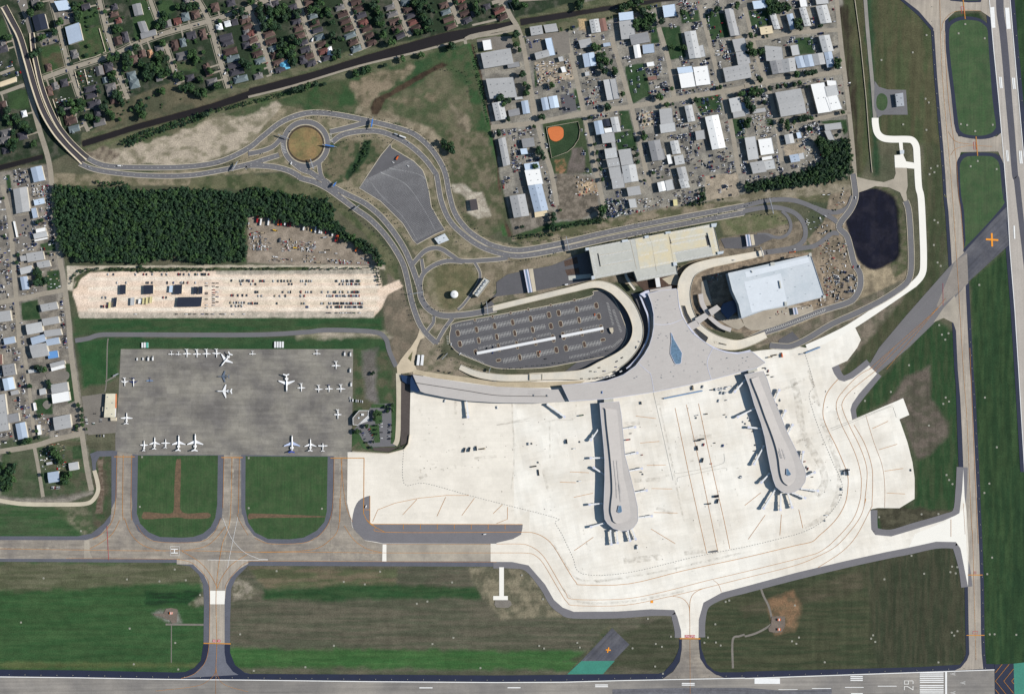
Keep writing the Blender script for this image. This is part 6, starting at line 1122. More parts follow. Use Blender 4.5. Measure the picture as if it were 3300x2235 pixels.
# trailers and dark roofed canopies in the gravel lot
for i, s in enumerate(('1090,1006,1140,1003,1088,1090,k', '1303,1009,1388,1006,1302,1088,k', '1583,1004,1650,1003,1578,1088,k', '1757,1022,1787,1022,1754,1087,k', '1802,1020,1835,1020,1800,1087,k', '1612,1118,1832,1115,1600,1203,k', '1036,1120,1060,1120,1026,1205,k', '1538,1012,1568,1012,1532,1072,p', '1185,1122,1218,1120,1182,1190,l', '1258,1133,1280,1133,1252,1175,w', '1294,1122,1310,1122,1290,1178,y', '1324,1118,1345,1118,1320,1178,y', '1358,1112,1380,1112,1354,1168,y', '987,1160,1005,1160,983,1215,y')):
    c_ = s[-1]; t = shed('a2', s[:-2], 4, c_, 0); t.name = 'site_office' if c_ != 'k' else 'shade_canopy'
    kc = ('topmost left', 'second from left in the upper row', 'third from left in the upper row', 'fourth in the upper row, narrow', 'rightmost in the upper row, narrow', 'largest, below the upper row', 'narrow, at the lower left')
    if c_ == 'k': tag(t, 'black roofed canopy in the pale gravel lot, %s' % kc[i], 'canopy', 'black roofed canopies of the gravel lot')
    else: tag(t, '%s trailer office in the pale gravel lot, %s' % (CN[c_], ['upper row beside a black canopy', 'lower row, leftmost wide one', 'lower row, the white one', 'lower row, first of three cream ones', 'lower row, middle of three cream ones', 'lower row, last of three cream ones', 'small cream one at the far left'][i-7]), 'trailer', 'trailer offices of the gravel lot')
def block_labels(lst, cols, rows, where, grp):
    """cols / rows: street lines; each building is named by the block it stands in and its place down that block"""
    B = {}
    for t in lst:
        x, y = t.location.x, t.location.y
        ci = sum(1 for c in cols if x > np.interp(-y, [-p[1] for p in c], [p[0] for p in c])); ri = sum(1 for r in rows if y < np.interp(x, [p[0] for p in r], [p[1] for p in r]))
        B.setdefault((ci, ri), []).append(t)
    for (ci, ri), ts in B.items():
        ts.sort(key=lambda t: -t.location.y)
        for k, t in enumerate(ts):
            tag(t, '%s%s roofed warehouse, %s from top, %s block from left, %s %s' % (t['_s'], t['_c'], nth(k), nth(ci), ['upper', 'middle', 'lower', 'lowest', 'bottom'][min(ri, 4)], where), 'warehouse', grp)
cC = [P('c1 180,250 260,500 350,1080 440,1380 500,1574 c2 550,290'), P('c1 600,100 700,600 790,1020 910,1574 c2 970,290'), P('c1 1000,0 1040,340 1220,960 1360,1574'), P('c1 1400,0 1470,250 1610,880 1700,1300 1760,1574'), P('c1 1830,-20 1900,260 2050,850 2200,1574'), P('d1 0,-60 60,300 190,700 300,1300')]
cR = [P('c1 -400,1200 370,1110 800,1025 1640,895 d1 0,690 780,580')]
block_labels(IND, cC, cR, 'industrial row', 'warehouses of the industrial park')
lC = [P('a1 0,0 a2 100,300 140,1100 170,1574 a3 260,320 310,800 390,1350')]; lR = [P('a2 -40,1180 370,1095 620,1040'), P('a3 -40,945 740,780')]
block_labels(LFT, lC, lR, 'left edge row', 'warehouses at the left edge of the photo')
for t in IND+LFT+[o for o in bpy.data.objects if o.name.split('.')[0] in ('site_office', 'shade_canopy')]:
    for k_ in ('_s', '_c'):
        if k_ in t: del t[k_]
# ================================================================ HOUSES
HR = {'d': mat('dark_shingle', S(72,70,78), var=.10, fine=.12), 'b': mat('brown_shingle', S(98,78,72), var=.10, fine=.12), 'g': mat('grey_shingle', S(118,115,115), var=.08, fine=.1), 't': mat('teal_grey_shingle', S(112,124,128), var=.07, fine=.1), 'w': mat('white_house_roof', S(236,238,240), fine=.04),
      'r': mat('red_brown_shingle', S(116,74,68), var=.08, fine=.1), 'o': mat('tan_shingle', S(184,140,108), var=.08, fine=.08), 'u': mat('turquoise_roof', S(110,190,224), fine=.04), 'n': mat('dark_brown_shingle', S(80,62,58), var=.10, fine=.12)}
HN = {'d':'dark grey','b':'brown','g':'grey','t':'teal grey','w':'white','r':'red brown','o':'tan','u':'turquoise','n':'dark brown'}
mHW = [mat('house_wall_cream', S(208,196,170), fine=.05), mat('house_wall_brick', S(170,120,96), fine=.1), mat('house_wall_white', S(226,224,218), fine=.04)]
HOUSES = []
def house(x, y, w_, d_, ang, c, h=4.2):
    """w along the local x axis; hipped roof over walls, ridge along the longer side"""
    f = 1-h/ALT; x, y = x*f, y*f
    t = empty('house', x, y, 0, ang); W2, D2 = w_/2, d_/2; r = random
    MB().prism([(-W2+.5, -D2+.5), (W2-.5, -D2+.5), (W2-.5, D2-.5), (-W2+.5, D2-.5)], 0, h-1.5).build('wall', r.choice(mHW), t)
    m = MB(); z0, z1 = h-1.5, h+min(w_, d_)*.16; k = r.choice((1, 1, 1, .25))*min(W2, D2)
    if w_ >= d_: R0, R1 = (-W2+k, 0, z1), (W2-k, 0, z1); F = [(0,1,5,4), (1,2,5), (2,3,4,5), (3,0,4)]
    else: R0, R1 = (0, -D2+k, z1), (0, D2-k, z1); F = [(0,1,4), (1,2,5,4), (2,3,5), (3,0,4,5)]
    m.add([(-W2,-D2,z0), (W2,-D2,z0), (W2,D2,z0), (-W2,D2,z0), R0, R1], F+[(3,2,1,0)])
    if r.random() < .6 and min(w_, d_) > 8:        # a cross wing
        s = r.choice((-1, 1)); a = W2*.35*r.choice((-1, 1)); b_ = D2*.42
        if w_ >= d_: m.add([(a-b_, s*(D2+2), z0+.1), (a+b_, s*(D2+2), z0+.1), (a+b_, 0, z0+.1), (a-b_, 0, z0+.1), (a, s*(D2+2-b_*.9), z1-.5), (a, 0, z1-.5)], [(0,1,4), (1,2,5,4), (3,0,4,5), (2,3,5)] if s < 0 else [(1,0,4), (2,1,4,5), (0,3,5,4), (3,2,5)])
        else: m.add([(s*(W2+2), a-b_, z0+.1), (s*(W2+2), a+b_, z0+.1), (0, a+b_, z0+.1), (0, a-b_, z0+.1), (s*(W2+2-b_*.9), a, z1-.5), (0, a, z1-.5)], [(0,1,4), (1,2,5,4), (3,0,4,5), (2,3,5)] if s > 0 else [(1,0,4), (2,1,4,5), (0,3,5,4), (3,2,5)])
    rf = m.build('roof', HR[c], t)
    t['_c'] = c; HOUSES.append(t); FOOT.append([(x-W2, y-D2), (x+W2, y-D2), (x+W2, y+D2), (x-W2, y+D2)]); return t
A1H = '''1035,65,60,50,d;775,60,80,50,d;1030,130,80,45,b;1070,190,60,45,r;1065,370,70,80,n;1135,335,55,100,d;670,490,60,80,g;435,610,50,70,b;900,640,70,90,g;980,610,75,90,d;950,725,50,55,t;1190,685,85,75,t;1215,760,90,80,t;1000,785,100,60,g;1010,840,90,60,g;1040,905,90,60,b;495,780,60,70,g;580,750,70,70,d;440,825,60,90,b;815,805,110,55,d;825,865,110,50,d;850,940,120,60,d;600,975,80,60,g;610,1030,80,70,b;640,1095,110,60,n;670,1165,100,60,t;880,1015,60,80,d;900,1110,110,60,g
1520,215,65,70,g;1605,190,70,60,r;1680,150,70,80,t;1770,130,75,70,b;1585,410,60,100,n;1655,385,55,80,t;1730,320,90,70,d;1840,310,55,100,b;1650,505,110,70,g;1440,440,80,60,g;1290,485,60,70,b;1360,485,45,70,o;1215,540,70,80,b;1870,610,60,60,b;1890,665,60,50,b;1720,705,80,60,d;1920,740,100,60,g;1985,245,60,55,w;2060,215,60,55,w;2125,200,60,60,d;1950,65,70,80,b;2045,335,120,55,d;2060,385,110,50,d;2085,465,130,60,n;2110,530,120,55,t;2120,590,120,50,d;2145,650,130,55,d;2180,715,130,60,t;2220,160,60,60,g;2090,25,80,60,d;2225,340,70,60,d;2230,290,60,50,g;2230,410,70,60,d;1690,15,60,60,g;20,385,60,50,g;25,445,90,60,d;30,980,70,130,n;215,1030,50,60,w;50,1200,100,60,g;40,1265,110,60,g;200,1230,90,70,d;320,20,80,60,g;1440,710,60,50,g;55,1360,80,60,d'''.replace('\n', ';').split(';')
for s in A1H:
    a = s.split(','); x, y, w_, d_ = map(float, a[:4]); p = W('a1', x, y); house(p[0], p[1], w_*.2134, d_*.2134, math.radians(14), a[4])
nA = len(HOUSES)
# rows of houses along the streets right of there
ROWS_ = [('b1 10,90 100,300 230,680', 'first', [(-1, 0, .78), (1, 0, .98)]), ('b1 450,-20 560,330 650,590', 'second', [(-1, .02, .98), (1, .0, .95)]), ('b1 880,-20 960,200 1062,450', 'third', [(-1, 0, .98), (1, 0, .93)]), ('b1 1330,-20 1400,180 1470,330', 'fourth', [(-1, 0, .98), (1, 0, .96)]),
         ('b1 1820,-40 1870,110 1915,225', 'fifth', [(-1, .1, .95), (1, .1, .9)]), ('c1 40,-60 130,120', 'sixth', [(-1, .3, .9)])]
pal = 'ddbbnngbdrntd'
for k, (s, nm_, sides) in enumerate(ROWS_):
    c = resample(smooth(P(s), 4), 14.2)
    for sd_, f0, f1 in sides:
        seq = [i for i in range(1, len(c)) if f0 <= i/len(c) <= f1]; hs = []
        for i in seq:
            a, b_ = Vector(c[i-1]), Vector(c[i]); d = (b_-a).normalized(); nn = Vector((-d.y, d.x)) if sd_ > 0 else Vector((d.y, -d.x))
            p = b_+nn*(16.5+random.uniform(-1.2, 1.2)); hs.append(house(p.x, p.y, random.uniform(18, 23), random.uniform(9.5, 11.3), math.atan2(nn.y, nn.x) if sd_ > 0 else math.atan2(-nn.y, -nn.x), random.choice(pal)))
        for j, h_ in enumerate(hs[::-1]):
            h_['_l'] = '%s roofed house, %s above the canal on the %s side, %s regular street' % (HN[h_['_c']], nth(j), 'right' if sd_ > 0 else 'left', nm_)
p = W('b1', 328, 590); h_ = house(p[0], p[1], 18, 17, math.radians(15), 'u'); h_['_l'] = 'bright turquoise roofed house beside the canal'
p = W('b1', 90, 690); h_ = house(p[0], p[1], 18, 11, math.radians(15), 'g'); h_['_l'] = 'grey and white low house beside the canal, near the open grass field'
p = W('b1', 735, 465); h_ = house(p[0], p[1], 12, 18, math.radians(15), 'w'); h_['_l'] = 'pale roofed house under trees by the canal, beside a dense tree'
p = W('b1', 500, 540); h_ = house(p[0], p[1], 14, 17, math.radians(15), 'd'); h_['_l'] = 'dark hipped house nearest the canal left of the turquoise roofed one'
for x, y, c in ((240, 30, 'd'), (190, 50, 'g'), (2249, 95, 'n'), (2160, 60, 'd'), (2050, 120, 'd')):
    p = W('b1', x, y); h_ = house(p[0], p[1], 15, 11, math.radians(15), c); h_['_l'] = '%s roofed house %s' % (HN[c], {240:'between dense trees at the top edge, right one', 190:'between dense trees at the top edge, left one', 2249:'by the canal bridge street at its left side', 2160:'two lots left of the canal bridge street', 2050:'near the end of the fifth regular street by the canal'}[x])
# label the hand placed group, by street strip and order down it
cols_ = [P('a1 20,60 190,560 350,1150 440,1450'), P('a1 470,0 620,600 640,640 760,1000 850,1250'), P('a1 900,0 1040,490 1060,640 1160,900'), P('a1 1360,0 1500,400 1620,770'), P('a1 1790,0 1890,190 2070,800')]
BB = {}
for h_ in HOUSES[:nA]:
    ci = sum(1 for c in cols_ if h_.location.x > np.interp(-h_.location.y, [-q_[1] for q_ in c], [q_[0] for q_ in c])); BB.setdefault(ci, []).append(h_)
for ci, L_ in BB.items():
    L_.sort(key=lambda o: -o.location.y)
    for j, h_ in enumerate(L_): h_['_l'] = '%s roofed house, %s from the top in the %s' % (HN[h_['_c']], nth(j), ['strip left of the flyover', 'first strip right of the flyover', 'second strip right of the flyover', 'third strip right of the flyover', 'fourth strip right of the flyover', 'fifth strip right of the flyover'][ci])
for h_ in HOUSES: tag(h_, h_['_l'], 'house', 'houses of the neighbourhood above the canal'); del h_['_l']; del h_['_c']
# ================================================================ AEROPLANES
mJet = mat('jet_white', S(252,252,252), var=.01, fine=.01, rough=.35); mNavy = mat('navy_paint', S(44,58,110), rough=.35); mMil = mat('military_grey', S(108,120,138), rough=.5); mBlueJ = mat('jet_blue', S(60,84,180), rough=.35); mLBl = mat('light_blue_paint', S(110,150,200)); mEng = mat('engine_grey', S(150,154,160), rough=.4)
def plane(t_, x, y, head, L, span, kind, label, body=None, wingm=None, tailm=None, wpos=None, sweep=None):
    """head: degrees on the photo, 0 = nose right, 90 = nose up"""
    c = W(t_, x, y, 3); body = body or mJet; wingm = wingm or body; tailm = tailm or body; t = tag(empty('aeroplane', c[0], c[1], 0, math.radians(head)), label, 'aeroplane', 'aeroplanes parked on the old grey apron')
    t.name = 'business_jet' if kind == 'jet' else 'propeller_plane'
    r = L*.042 if kind == 'jet' else L*.05; z = r+1.1; m = MB(); n = 12
    prof = [(.5, .05), (.485, .35), (.45, .68), (.40, .9), (.33, 1), (-.18, 1), (-.32, .82), (-.42, .52), (-.5, .12)]
    V_ = []
    for k, (px, pr2) in enumerate(prof):
        zz = z+(0 if px > -.2 else (-.2-px)*r*1.6)
        V_ += [(px*L, pr2*r*math.cos(2*PI*i/n), zz+pr2*r*math.sin(2*PI*i/n)) for i in range(n)]
    F = [(k*n+i, k*n+(i+1)%n, (k+1)*n+(i+1)%n, (k+1)*n+i) for k in range(len(prof)-1) for i in range(n)]+[tuple(range(n)), tuple(range(len(prof)*n-1, (len(prof)-1)*n-1, -1))]
    m.add(V_, F).build('fuselage', body, t, True)
    sw = (math.tan(math.radians(27))*span/2 if kind == 'jet' else 0) if sweep is None else math.tan(math.radians(sweep))*span/2; wx = (.02 if kind == 'jet' else .12) if wpos is None else wpos; ch = L*.17 if kind == 'jet' else L*.16; tp = .32 if kind == 'jet' else .7; wz = z-r*.6 if kind == 'jet' else z+r*.2
    for s in (-1, 1):
        y0, y1 = s*r*.4, s*span/2; x0, x1 = wx*L+ch*.6, wx*L+ch*.6-sw; zt = wz+span*.03
        V_ = [(x0, y0, wz), (x0-ch*1.25, y0, wz), (x1-ch*tp, y1, zt), (x1, y1, zt)]; V_ += [(a, b_, q_-.22) for a, b_, q_ in V_]
        MB().add(V_, [(0,1,2,3), (7,6,5,4), (0,3,7,4), (3,2,6,7), (2,1,5,6)] if s < 0 else [(3,2,1,0), (4,5,6,7), (4,7,3,0), (7,6,2,3), (6,5,1,2)]).build('wing', wingm, t)
        if kind == 'jet':
            e_ = MB(); ex0, ex1 = -.2*L, -.335*L; yy = s*(r*1.75); k_ = 10; rr_ = r*.5
            e_.add([(q_, yy+rr_*w2*math.cos(2*PI*i/k_), z+r*.35+rr_*w2*math.sin(2*PI*i/k_)) for q_, w2 in ((ex0, .85), (ex0-L*.02, 1), (ex1+L*.03, 1), (ex1, .6)) for i in range(k_)], [(j*k_+i, j*k_+(i+1)%k_, (j+1)*k_+(i+1)%k_, (j+1)*k_+i) for j in range(3) for i in range(k_)]+[tuple(range(k_)), tuple(range(4*k_-1, 3*k_-1, -1))])
            e_.box(-.29*L, min(yy, 0), z+r*.25, -.23*L, max(yy, 0), z+r*.4); e_.build('engine', body if body is not mMil else mEng, t)
        else:
            e_ = MB().box(x0-ch*.9, s*span*.17-.45, wz-.5, x0+ch*.45, s*span*.17+.45, wz+.35) if L > 10 else MB().box(L*.47, -.1, z-.1, L*.51, .1, z+.1)
            if L > 10 or s > 0: e_.build('engine', mEng if L > 10 else body, t)
    hz_ = z+r+L*.10 if kind == 'jet' else z+r*.6
    for s in (-1, 1):
        x0 = -.43*L; V_ = [(x0, 0, hz_), (x0-L*.085, 0, hz_), (x0-L*.12-(L*.02), s*span*.19, hz_), (x0-L*.07, s*span*.19, hz_)]; V_ += [(a, b_, q_-.15) for a, b_, q_ in V_]
        MB().add(V_, [(0,1,2,3), (7,6,5,4), (0,3,7,4), (2,1,5,6), (3,2,6,7)] if s < 0 else [(3,2,1,0), (4,5,6,7), (4,7,3,0), (6,5,1,2), (7,6,2,3)]).build('tailplane', tailm, t)
    V_ = [(-.33*L, 0, z+r*.6), (-.47*L, 0, z+r*.4), (-.52*L, 0, hz_+.1), (-.43*L, 0, hz_+.1)]; V_ = [(a, .12, q_) for a, b_, q_ in V_]+[(a, -.12, q_) for a, b_, q_ in V_]
    MB().add(V_, [(0,1,2,3), (7,6,5,4), (4,5,1,0), (5,6,2,1), (6,7,3,2), (7,4,0,3)]).build('tail_fin', tailm, t)
    MB().box(.405*L, -r*.55, z+r*.45, .45*L, r*.55, z+r*.82).build('cockpit_window', mGlassD, t)
    g_ = MB(); g_.box(.3*L, -.15, 0, .32*L, .15, z-r*.6); g_.build('nose_gear', mEng, t)
    for s in (-1, 1): MB().box(-.06*L, s*r*1.5-.2, 0, -.03*L, s*r*1.5+.2, wz).build('main_gear', mEng, t)
    return t
PL = [('a3',1551,52,270,8.5,12,'prop','small white propeller plane, first in the top row of the old apron'), ('a3',1615,54,270,8,12,'prop','small white propeller plane, second in the top row of the old apron'), ('a3',1692,52,270,16,16.5,'jet','white straight winged jet, third in the top row',{'sweep':6}), ('a3',1783,54,270,16,16,'jet','white straight winged jet with tip tanks, fourth in the top row',{'sweep':4}), ('a3',1870,52,270,16,16,'jet','white straight winged jet, fifth in the top row',{'sweep':6}), ('a3',1961,52,270,16.5,16.5,'jet','white swept winged jet, sixth in the top row',{'sweep':15}),
      ('h',1785,248,232,31,28,'jet','large white jet parked askew with its nose toward the lower left'), ('h',1745,512,180,23,23,'jet','grey military jet with its nose pointing left',{'body':mMil}), ('h',1758,748,180,30,26,'jet','white jet pointing left below the grey military jet'), ('a3',1128,312,270,16,14,'jet','small white jet near the left edge of the old apron, beside a navy one'),
      ('a3',1208,314,270,17,16,'jet','small jet with white nose and navy wings and tail',{'wingm':mNavy,'tailm':mNavy}), ('a3',1356,292,270,9,13,'prop','tiny dark blue plane standing alone on the left of the apron',{'body':mNavy,'wingm':mLBl}), ('a3',1146,636,90,21,23,'jet','white jet pointing up at the left edge of the old apron',{'sweep':12}), ('a3',1304,884,90,19.5,15,'jet','small white jet, leftmost in the bottom row',{'sweep':8}),
      ('a3',1400,860,90,22.5,20.5,'jet','white swept wing jet, second in the bottom row'), ('a3',1499,864,90,16.5,17,'jet','small white jet, third in the bottom row',{'sweep':10}), ('a3',1618,858,90,29,26,'jet','large white jet, fourth in the bottom row'), ('a3',1768,852,90,32,31,'jet','largest white jet, fifth in the bottom row'),
      ('b3',38,50,270,8,13,'prop','white propeller plane at the top right of the row of jets'), ('b3',347,322,270,33,31,'jet','large white jet pointing down in the middle right of the apron'), ('b3',480,362,270,16,15,'jet','small white jet pointing down, right of the large one',{'sweep':10}), ('b3',637,374,270,14.5,15.5,'jet','small white jet pointing down, left of three in line',{'sweep':8}), ('b3',731,370,270,14.5,15.5,'jet','small white jet with dark tail, middle of three in line',{'sweep':6,'tailm':mNavy}),
      ('b3',838,370,270,15.5,17.5,'jet','small white jet pointing down, right of three in line',{'sweep':6}), ('b3',795,160,270,15,17.5,'jet','small white jet pointing down near the top right of the apron',{'sweep':6}), ('b3',621,46,270,10.5,14,'prop','white twin propeller plane at the top edge of the apron'), ('b3',811,604,270,18,14.5,'jet','white jet pointing down near the six sided office',{'sweep':12}),
      ('b3',396,866,90,32,31,'jet','large white jet with royal blue wings and tail in the bottom row',{'tailm':mBlueJ,'wingm':mat('pale_blue_wing', S(196,208,238))}), ('b3',563,876,90,23,23,'jet','white swept jet, right of the blue tailed one'), ('b3',675,898,90,15.5,18,'prop','white twin turboprop, rightmost in the bottom row')]
for r_ in PL: plane(*r_[:8], **(r_[8] if len(r_) > 8 else {}))
# ================================================================ VEHICLES
CC = {'white':S(240,240,240),'silver':S(176,180,186),'black':S(26,28,34),'grey':S(96,98,104),'red':S(160,34,36),'blue':S(46,66,130),'navy':S(30,38,66),'tan':S(176,160,132),'green':S(44,84,60),'orange':S(230,110,40),'yellow':S(224,180,60)}
CM = {k: mat(k+'_car_paint', v, var=.02, fine=.02, rough=.3, spec=.5) for k, v in CC.items()}; mTy = mat('tyre', S(30,30,32)); mWin = mat('car_window', S(28,34,44), rough=.2, spec=.6)
CAR = {}
def carmesh(kind, color):
    if (kind, color) in CAR: return CAR[kind, color]
    L, W_, H = {'car': (4.7, 1.9, 1.45), 'pickup': (5.6, 2.0, 1.75), 'van': (5.6, 2.1, 2.2), 'truck': (9, 2.5, 3.3), 'tug': (3.6, 1.8, 1.6), 'cart': (3.4, 1.7, 1.3), 'trailer': (13, 2.6, 3.8), 'bus': (11, 2.5, 3.0), 'flat': (12, 2.5, 1.4)}[kind]
    m = MB(); a, b_ = L/2, W_/2
    def loop(x0, x1, y, z0, z1, top=0, mi=0):
        V_ = [(x0,-y,z0),(x1,-y,z0),(x1,y,z0),(x0,y,z0),(x0+top,-y*.86,z1),(x1-top,-y*.86,z1),(x1-top,y*.86,z1),(x0+top,y*.86,z1)]; m.add(V_, [(4,5,6,7),(0,1,5,4),(1,2,6,5),(2,3,7,6),(3,0,4,7)], mi)
    if kind == 'car': loop(-a, a, b_, .3, .85, .12); loop(-a*.68, a*.42, b_*.88, .85, 1.36, .45, 1); loop(-a*.45, a*.2, b_*.74, 1.36, H, .1)
    elif kind == 'pickup': loop(-a, a, b_, .45, .95, .08); loop(-a*.15, a*.5, b_*.88, .95, 1.6, .35, 1); loop(0, a*.33, b_*.74, 1.6, H, .1); m.box(-a+.2, -b_*.75, .8, -a*.2, b_*.75, .965, 2)
    elif kind in ('van', 'bus'): loop(-a, a, b_, .35, H*.55, .06); loop(-a+.05, a*.94, b_*.95, H*.55, H*.8, .12, 1); loop(-a+.1, a*.86, b_*.92, H*.8, H, .1)
    elif kind in ('truck', 'trailer'): 
        loop(-a, a*.5 if kind == 'truck' else a, b_, .9, H, .05); m.box(-a, -b_*.8, .5, a, b_*.8, .9, 2)
        if kind == 'truck': loop(a*.56, a, b_*.95, .5, 1.7, .05); loop(a*.58, a*.92, b_*.85, 1.7, 2.3, .15, 1)
    elif kind == 'tug': loop(-a, a, b_, .3, .9, .05); loop(-.4, .6, b_*.7, .9, H, .1, 1)
    elif kind == 'cart': m.box(-a, -b_, .5, a, b_, .7); m.box(-a+.2, -b_*.8, .7, a-.3, b_*.8, H, 2)
    elif kind == 'flat': m.box(-a, -b_, .8, a, b_, 1.0); m.box(-a*.8, -b_*.8, 1.0, a*.6, b_*.8, H, 2)
    for sx in (-.62, .62):
        for sy in (-1, 1):
            n0 = len(m.V); k = 8; m.add([(sx*a+.34*math.cos(2*PI*i/k), sy*(b_-.02)+q_, .34+.34*math.sin(2*PI*i/k)) for q_ in (-.12, .06) for i in range(k)], [(i, (i+1)%k, k+(i+1)%k, k+i) for i in range(k)]+[tuple(range(k)), tuple(range(2*k-1, k-1, -1))], 2)
    me_ = bpy.data.meshes.new(kind); me_.from_pydata(m.V, [], m.F); 
    for q_ in (CM[color], mWin, mTy): me_.materials.append(q_)
    me_.polygons.foreach_set('material_index', m.I); me_.update(); CAR[kind, color] = me_; return me_
NMK = {'car':('parked_car','car'),'pickup':('pickup_truck','pickup truck'),'van':('parked_van','van'),'truck':('box_truck','truck'),'tug':('baggage_tug','tug'),'cart':('baggage_cart','baggage cart'),'trailer':('semi_trailer','trailer'),'bus':('parked_bus','bus'),'flat':('flatbed_trailer','trailer')}
NCAR = [0]
def veh(x, y, ang, kind, color, label, group=None, z=0.0):
    z = z or Z[0]+.05; o = link(NMK[kind][0], carmesh(kind, color)); f = 1-(z+.7)/ALT; o.location = (x*f, y*f, z); o.rotation_euler = (0, 0, ang); NCAR[0] += 1
    return tag(o, label, NMK[kind][1], group)
def rc_(): return random.choices(['white','silver','black','grey','red','blue','navy','tan','green'], [26,16,18,14,8,5,8,3,2])[0]
rnd = random.Random(3)
ROWN = {970:'top', 998:'second', 1070:'third', 1105:'fourth', 1173:'fifth', 1205:'sixth', 1258:'lowest'}
DATA = {970:'-70,-55,10,45,110,128,147,230,272,303,330,362,388,482,500,528,553,575,797,812,853,868,895,912,935,955,985,1000,1012', 998:'-62,30,68,372,398,525,832,862,900,915,935,950,975,990,1012', 1070:'68,88,315,370,385,478,528,548,575,670,728,778,793,835,860,912,942,960,975,990,1005',
        1105:'95,123,243,288,340,478,510,720,735,748,768,800,820,838,862,882,890,915,930,948,962,978,992,1006', 1173:'8,22,38,65,85,262,488,510,667,685,738,755,780,800,818,845,860,875,890,905,918,932,950,965,980,995,1010,1025,1035', 1205:'530,548,722,755,795,808,828,850,885,908,920,932,945,958,970,985,1003,1020,1035', 1258:'720,738,800,840,855,890,910,925,960,1010'}
random.seed(21)
for y, xs in DATA.items():
    for i, x in enumerate(map(float, xs.split(','))):
        p = W('b2', x, y); c = rc_(); veh(p[0], p[1], 0 if y == 1258 else PI/2, random.choice(('car','car','car','pickup')), c, '%s car, %s from left, %s row in the right half of the gravel lot' % (c, nth(i), ROWN[y]), 'cars parked in the gravel lot')
L2 = [('along the top verge', 910, '980,1030,1230,1303,1330,1383,1470,1512,1617,1635,1668,1718,1772,1795,1830,1845,1862,1893', PI/2), ('just above the black canopies', 986, '1145,1062,1330,1345,1380,1518,1573,1640,1652,1665,1702,1773', PI/2), ('along the bottom edge', 1270, '1228,1600,1688,1720,1765,1835,1875,1928,2005,2035,2110,2210', 0),
      ('in the upper middle rows', 1100, '2098,2115,2158,2200,2238', PI/2), ('in the lower middle rows', 1166, '2090,2125,2145,2172,2195,2215', PI/2), ('in the lowest middle rows', 1196, '2100,2140,2165,2192', PI/2), ('in the topmost middle row', 966, '2100,2205,2240', PI/2), ('left among the small trailers', 1120, '930,960,1480,1508', PI/2), ('left near the lower trailers', 1201, '920,940,968', PI/2)]
for nm_, y, xs, an in L2:
    for i, x in enumerate(sorted(map(float, xs.split(',')))):
        p = W('a2', x, y); c = rc_(); veh(p[0], p[1], an, random.choice(('car','car','pickup')), c, '%s car %s, gravel lot left half, %s from left' % (c, nm_, nth(i)), 'cars parked in the gravel lot')
for nm_, x, ys in (('first', 1872, '990,1015,1075,1088,1135,1188,1213'), ('second', 1936, '990,1018,1050,1075,1095,1115,1132,1150,1168,1190'), ('third', 1970, '990,1025,1070,1112,1160')):
    for i, y in enumerate(map(float, ys.split(','))):
        p = W('a2', x, y); c = rc_(); veh(p[0], p[1], 0, 'car', c, '%s car in the %s upright column of the gravel lot, %s from the top' % (c, nm_, nth(i)), 'cars parked in the gravel lot')
def cars(t_, pts, ang, where, grp, kinds=('car',), col=None, h=0.0, n0=0):
    for i, (x, y) in enumerate(pts):
        p = W(t_, x, y, h); k = random.choice(kinds); c = col[i % len(col)] if col else rc_(); veh(p[0], p[1], math.radians(ang), k, c, '%s %s %s, %s from left' % (c, NMK[k][1], where, nth(i+n0)), grp, h)
cars('b3', [(1207+(k % 2)*3, 610+i*26) for k in (0,) for i in (0, 2, 3, 4, 6, 8)], 0, 'in the left aisle of the office car park', 'cars by the six sided office')
cars('b3', [(1280-(i*1.2), 692+i*27) for i in (0, 1, 2, 3, 4, 5)], 0, 'in the right aisle of the office car park', 'cars by the six sided office')
cars('b3', [(1040, 772), (1050, 790), (1060, 825), (1098, 738), (1105, 755), (1115, 772), (1125, 790), (1135, 815), (1140, 640), (1125, 655)], 30, 'in the slanted bays of the office car park', 'cars by the six sided office')
cars('a3', [(777, 628), (779, 645), (781, 660), (783, 673), (785, 686)], 0, 'on the gravel by the cream roofed terminal', 'cars by the cream roofed terminal'); cars('a3', [(912, 650), (913, 668), (847, 680), (847, 690), (858, 596), (918, 622)], 0, 'near the cream roofed terminal', 'cars by the cream roofed terminal')
cars('a3', [(881, 797), (908, 797), (940, 797)], 90, 'on the strip below the cream roofed terminal', 'cars by the cream roofed terminal')
cars('a3', [(1243, 103), (1296, 100)], 90, 'at the top left of the old apron', 'vans on the old apron', ('van',), ['white']); cars('a3', [(1345, 97), (1386, 95)], 90, 'fuel truck at the top left of the old apron', 'fuel trucks', ('truck',), ['white'])
cars('b3', [(875, 52), (928, 55), (926, 202), (933, 328)], 90, 'parked on the right edge of the old apron', 'fuel trucks on the right edge', ('truck',), ['white'])
cars('b3', [(922, 455), (925, 480), (948, 475), (978, 480), (995, 482), (1018, 485), (1035, 488)], 90, 'above the six sided office', 'service vans above the office', ('car','van'), ['white','silver'])
cars('b2', [(1735, 748)][0:0], 0, '', None)
